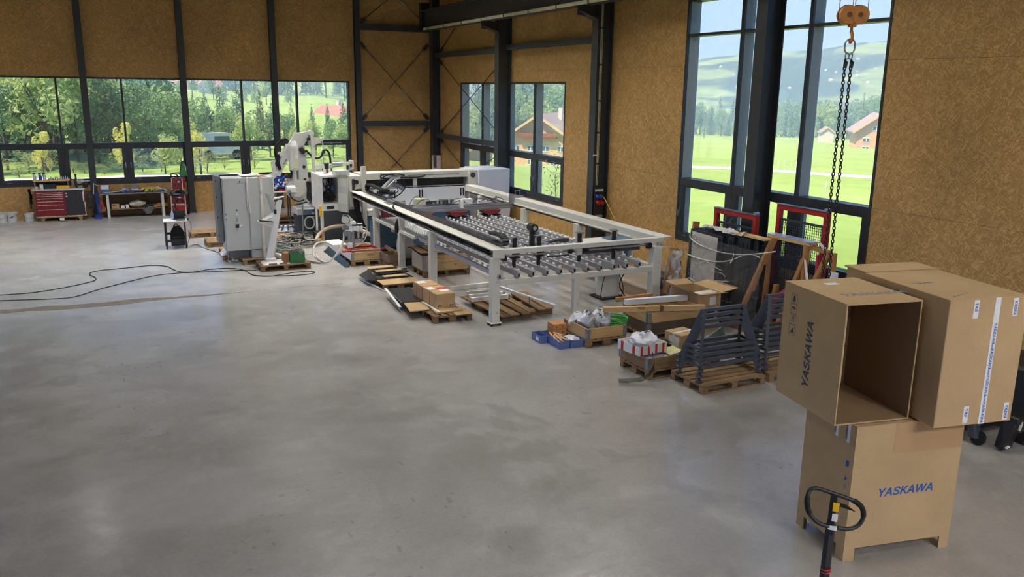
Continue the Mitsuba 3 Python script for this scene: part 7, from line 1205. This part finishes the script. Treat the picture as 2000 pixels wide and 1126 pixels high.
t = thing('tablet', 'flat dark tablet at the front edge of the little white table', 'tablet'); put(t, xf(box(-.13, .13, -.04, .04, 0, .01, .003), (1.79, 24.56, .761), -.08), 'machine_dark'); t = thing('water_bottle', 'clear pale blue water bottle on the little white table', 'bottle'); mat('bottle_blue', (190, 212, 235), .2); part(t, 'body', lathe([(0, 0), (.038, 0), (.04, .15), (.018, .21), (.015, .24), (0, .24)], 16, (1.60, 24.85, .761)), 'bottle_blue', 40); part(t, 'cap', cyl((1.60, 24.85, 1.0), (1.60, 24.85, 1.02), .018, 10), 'white_plastic')
t = thing('backpack', 'black backpack leaning under the little white table', 'backpack'); part(t, 'body', tm(m3.Manifold.hull_points(np.array([(1.5 + .38 * u, 24.72 + w, z) for u, w, z in [(0.05, 0, .05), (.95, 0, .05), (0, 0, .3), (1, 0, .3), (.1, 0, .48), (.9, 0, .48), (.3, .02, .60), (.7, .02, .60), (.1, .2, .05), (.9, .2, .05), (.1, .2, .45), (.9, .2, .45), (.35, .14, .58), (.65, .14, .58)]], np.float32))), 'rubber', 60); part(t, 'pocket', hull([(1.56, 24.69, .08), (1.82, 24.69, .08), (1.56, 24.69, .28), (1.82, 24.69, .28), (1.54, 24.73, .06), (1.84, 24.73, .06), (1.54, 24.73, .32), (1.84, 24.73, .32)]), 'black_plastic'); part(t, 'strap', tube(spline([(1.6, 24.76, .58), (1.66, 24.74, .65), (1.74, 24.76, .58)], 10), .012, 6), 'rubber')
t = thing('charger_cable', 'black cable hanging from the little white table to the floor', 'cable'); put(t, [tube(spline([(1.93, 24.6, .77), (2.02, 24.55, .74), (2.04, 24.55, .5), (1.98, 24.6, .25), (1.92, 24.65, .02), (2.1, 24.9, .012), (2.3, 24.36, .012), (2.53, 23.69, .012), (2.66, 23.2, .012), (2.9, 22.8, .012)], 50), .006, 5)], 'rubber', True); t = thing('plug_box', 'small black plug at the right edge of the little white table', 'plug'); put(t, box(1.95, 2.0, 24.55, 24.62, .77, .82, .01), 'black_plastic')
# floor cables
t = thing('floor_cable', 'long dark cable snaking over the floor with a loop before the worn pallet', 'cable'); put(t, [tube(spline([(x, y, .012) for x, y in [(-4.2, 20.2), (-2.9, 20.3), (-2.2, 20.26), (-1.7, 20.22), (-1.03, 20.48), (-.61, 20.78), (-.41, 21.0), (-.38, 21.29), (-.51, 21.76), (-.43, 22.05), (-.12, 22.19), (.36, 22.24), (.8, 22.32), (1.2, 22.06), (1.33, 21.55), (1.66, 21.13), (2.12, 21.29), (2.66, 21.21), (2.89, 20.79), (3.01, 20.2), (3.3, 19.97), (3.74, 20.11), (4.35, 20.15), (4.38, 19.97), (4.07, 19.83), (3.54, 19.92), (3.2, 20.05), (2.95, 20.3)]], 200), .008, 6)], 'rubber', True)
t = thing('floor_cable', 'second dark cable running straight over the floor to the left edge', 'cable'); put(t, [tube(spline([(x, y, .012) for x, y in [(-4.2, 19.9), (-2.16, 19.7), (-1.5, 19.54), (-.84, 19.46), (-.5, 19.81), (-.07, 20.27), (.3, 20.6), (.85, 21.03), (1.41, 21.14), (2.01, 21.04), (2.81, 20.9), (3.15, 20.75)]], 120), .008, 6)], 'rubber', True)
t = thing('floor_cable', 'pale cable coming from under the grey cabinet onto the floor', 'cable'); put(t, [tube(spline([(3.1, 21.9, .14), (2.98, 21.7, .05), (2.85, 21.75, .012), (2.7, 22.0, .012), (2.72, 22.4, .012), (2.85, 22.2, .012), (3.0, 21.45, .012), (3.05, 21.35, .012)], 40), .012, 6)], 'cable_white', True)
# sockets and trunking on the second right column, box on the corner column
t = thing('socket_board', 'black board with blue and red power sockets on the steel column', 'socket board'); part(t, 'board', box(11.56, 11.84, 18.93, 18.97, 1.2, 1.9, .006), 'black_plastic'); part(t, 'blue_socket', [cyl((11.62 + .1 * k, 18.86, 1.66), (11.62 + .1 * k, 18.93, 1.68), .045, 14) for k in range(2)], 'blue_plastic', 40); part(t, 'red_socket', [cyl((11.64 + .12 * k, 18.84, 1.5), (11.64 + .12 * k, 18.93, 1.52), .055, 14) for k in range(2)], 'red_paint', 40); part(t, 'top_panel', box(11.57, 11.8, 18.9, 18.93, 1.8, 1.86), 'grey_paint'); part(t, 'lower_box', box(11.58, 11.8, 18.9, 18.93, 1.06, 1.18, .006), 'grey_plastic')
t = thing('cable_trunking', 'slim pale cable trunking running up the steel column', 'trunking'); part(t, 'duct', [box(11.64, 11.66, 19.02, 19.05, 1.95, 8.3), box(11.69, 11.70, 19.03, 19.05, 1.95, 8.3)], 'cream_rail'); part(t, 'clip', [box(11.63, 11.71, 19.0, 19.055, z, z + .03) for z in (2.5, 3.3, 4.1, 5, 5.9)], 'black_plastic')
scene['steel_column_002__white_fitting'] = mikit.ply(box(11.5, 11.6, 18.96, 18.99, 2.72, 2.75), 'mat_white_plastic')
t = thing('yellow_cable', 'yellow cable running down from the sockets to the wall base', 'cable'); put(t, [tube(spline([(11.78, 18.85, 1.66), (11.85, 18.55, 1.3), (11.9, 18.2, .85), (11.92, 17.9, .4), (11.9, 17.8, .05)], 30), .012, 6)], 'yellow_cable', True)
t = thing('black_cables', 'dark cables falling from the socket board', 'cables'); put(t, [tube(spline([(11.62, 18.9, 1.1), (11.6, 18.86, .6), (11.75, 18.85, .05)], 16), .012, 6), tube(spline([(11.7, 18.9, 1.1), (11.74, 18.86, .6), (11.8, 18.85, .05)], 16), .012, 6)], 'rubber', True)
t = thing('distribution_box', 'white electrical box with dark reddish front on the corner column', 'electrical box'); part(t, 'body', box(11.62, 11.95, 31.16, 31.31, 1.28, 1.84, .008), 'white_plastic'); part(t, 'front_pane', box(11.635, 11.76, 31.15, 31.16, 1.36, 1.81), 'box_maroon'); part(t, 'side_bars', [box(11.80 + .06 * k, 11.84 + .06 * k, 31.14, 31.16, 1.29, 1.83, .003) for k in range(2)], 'white_plastic'); mat('box_maroon', (92, 70, 74), .3)
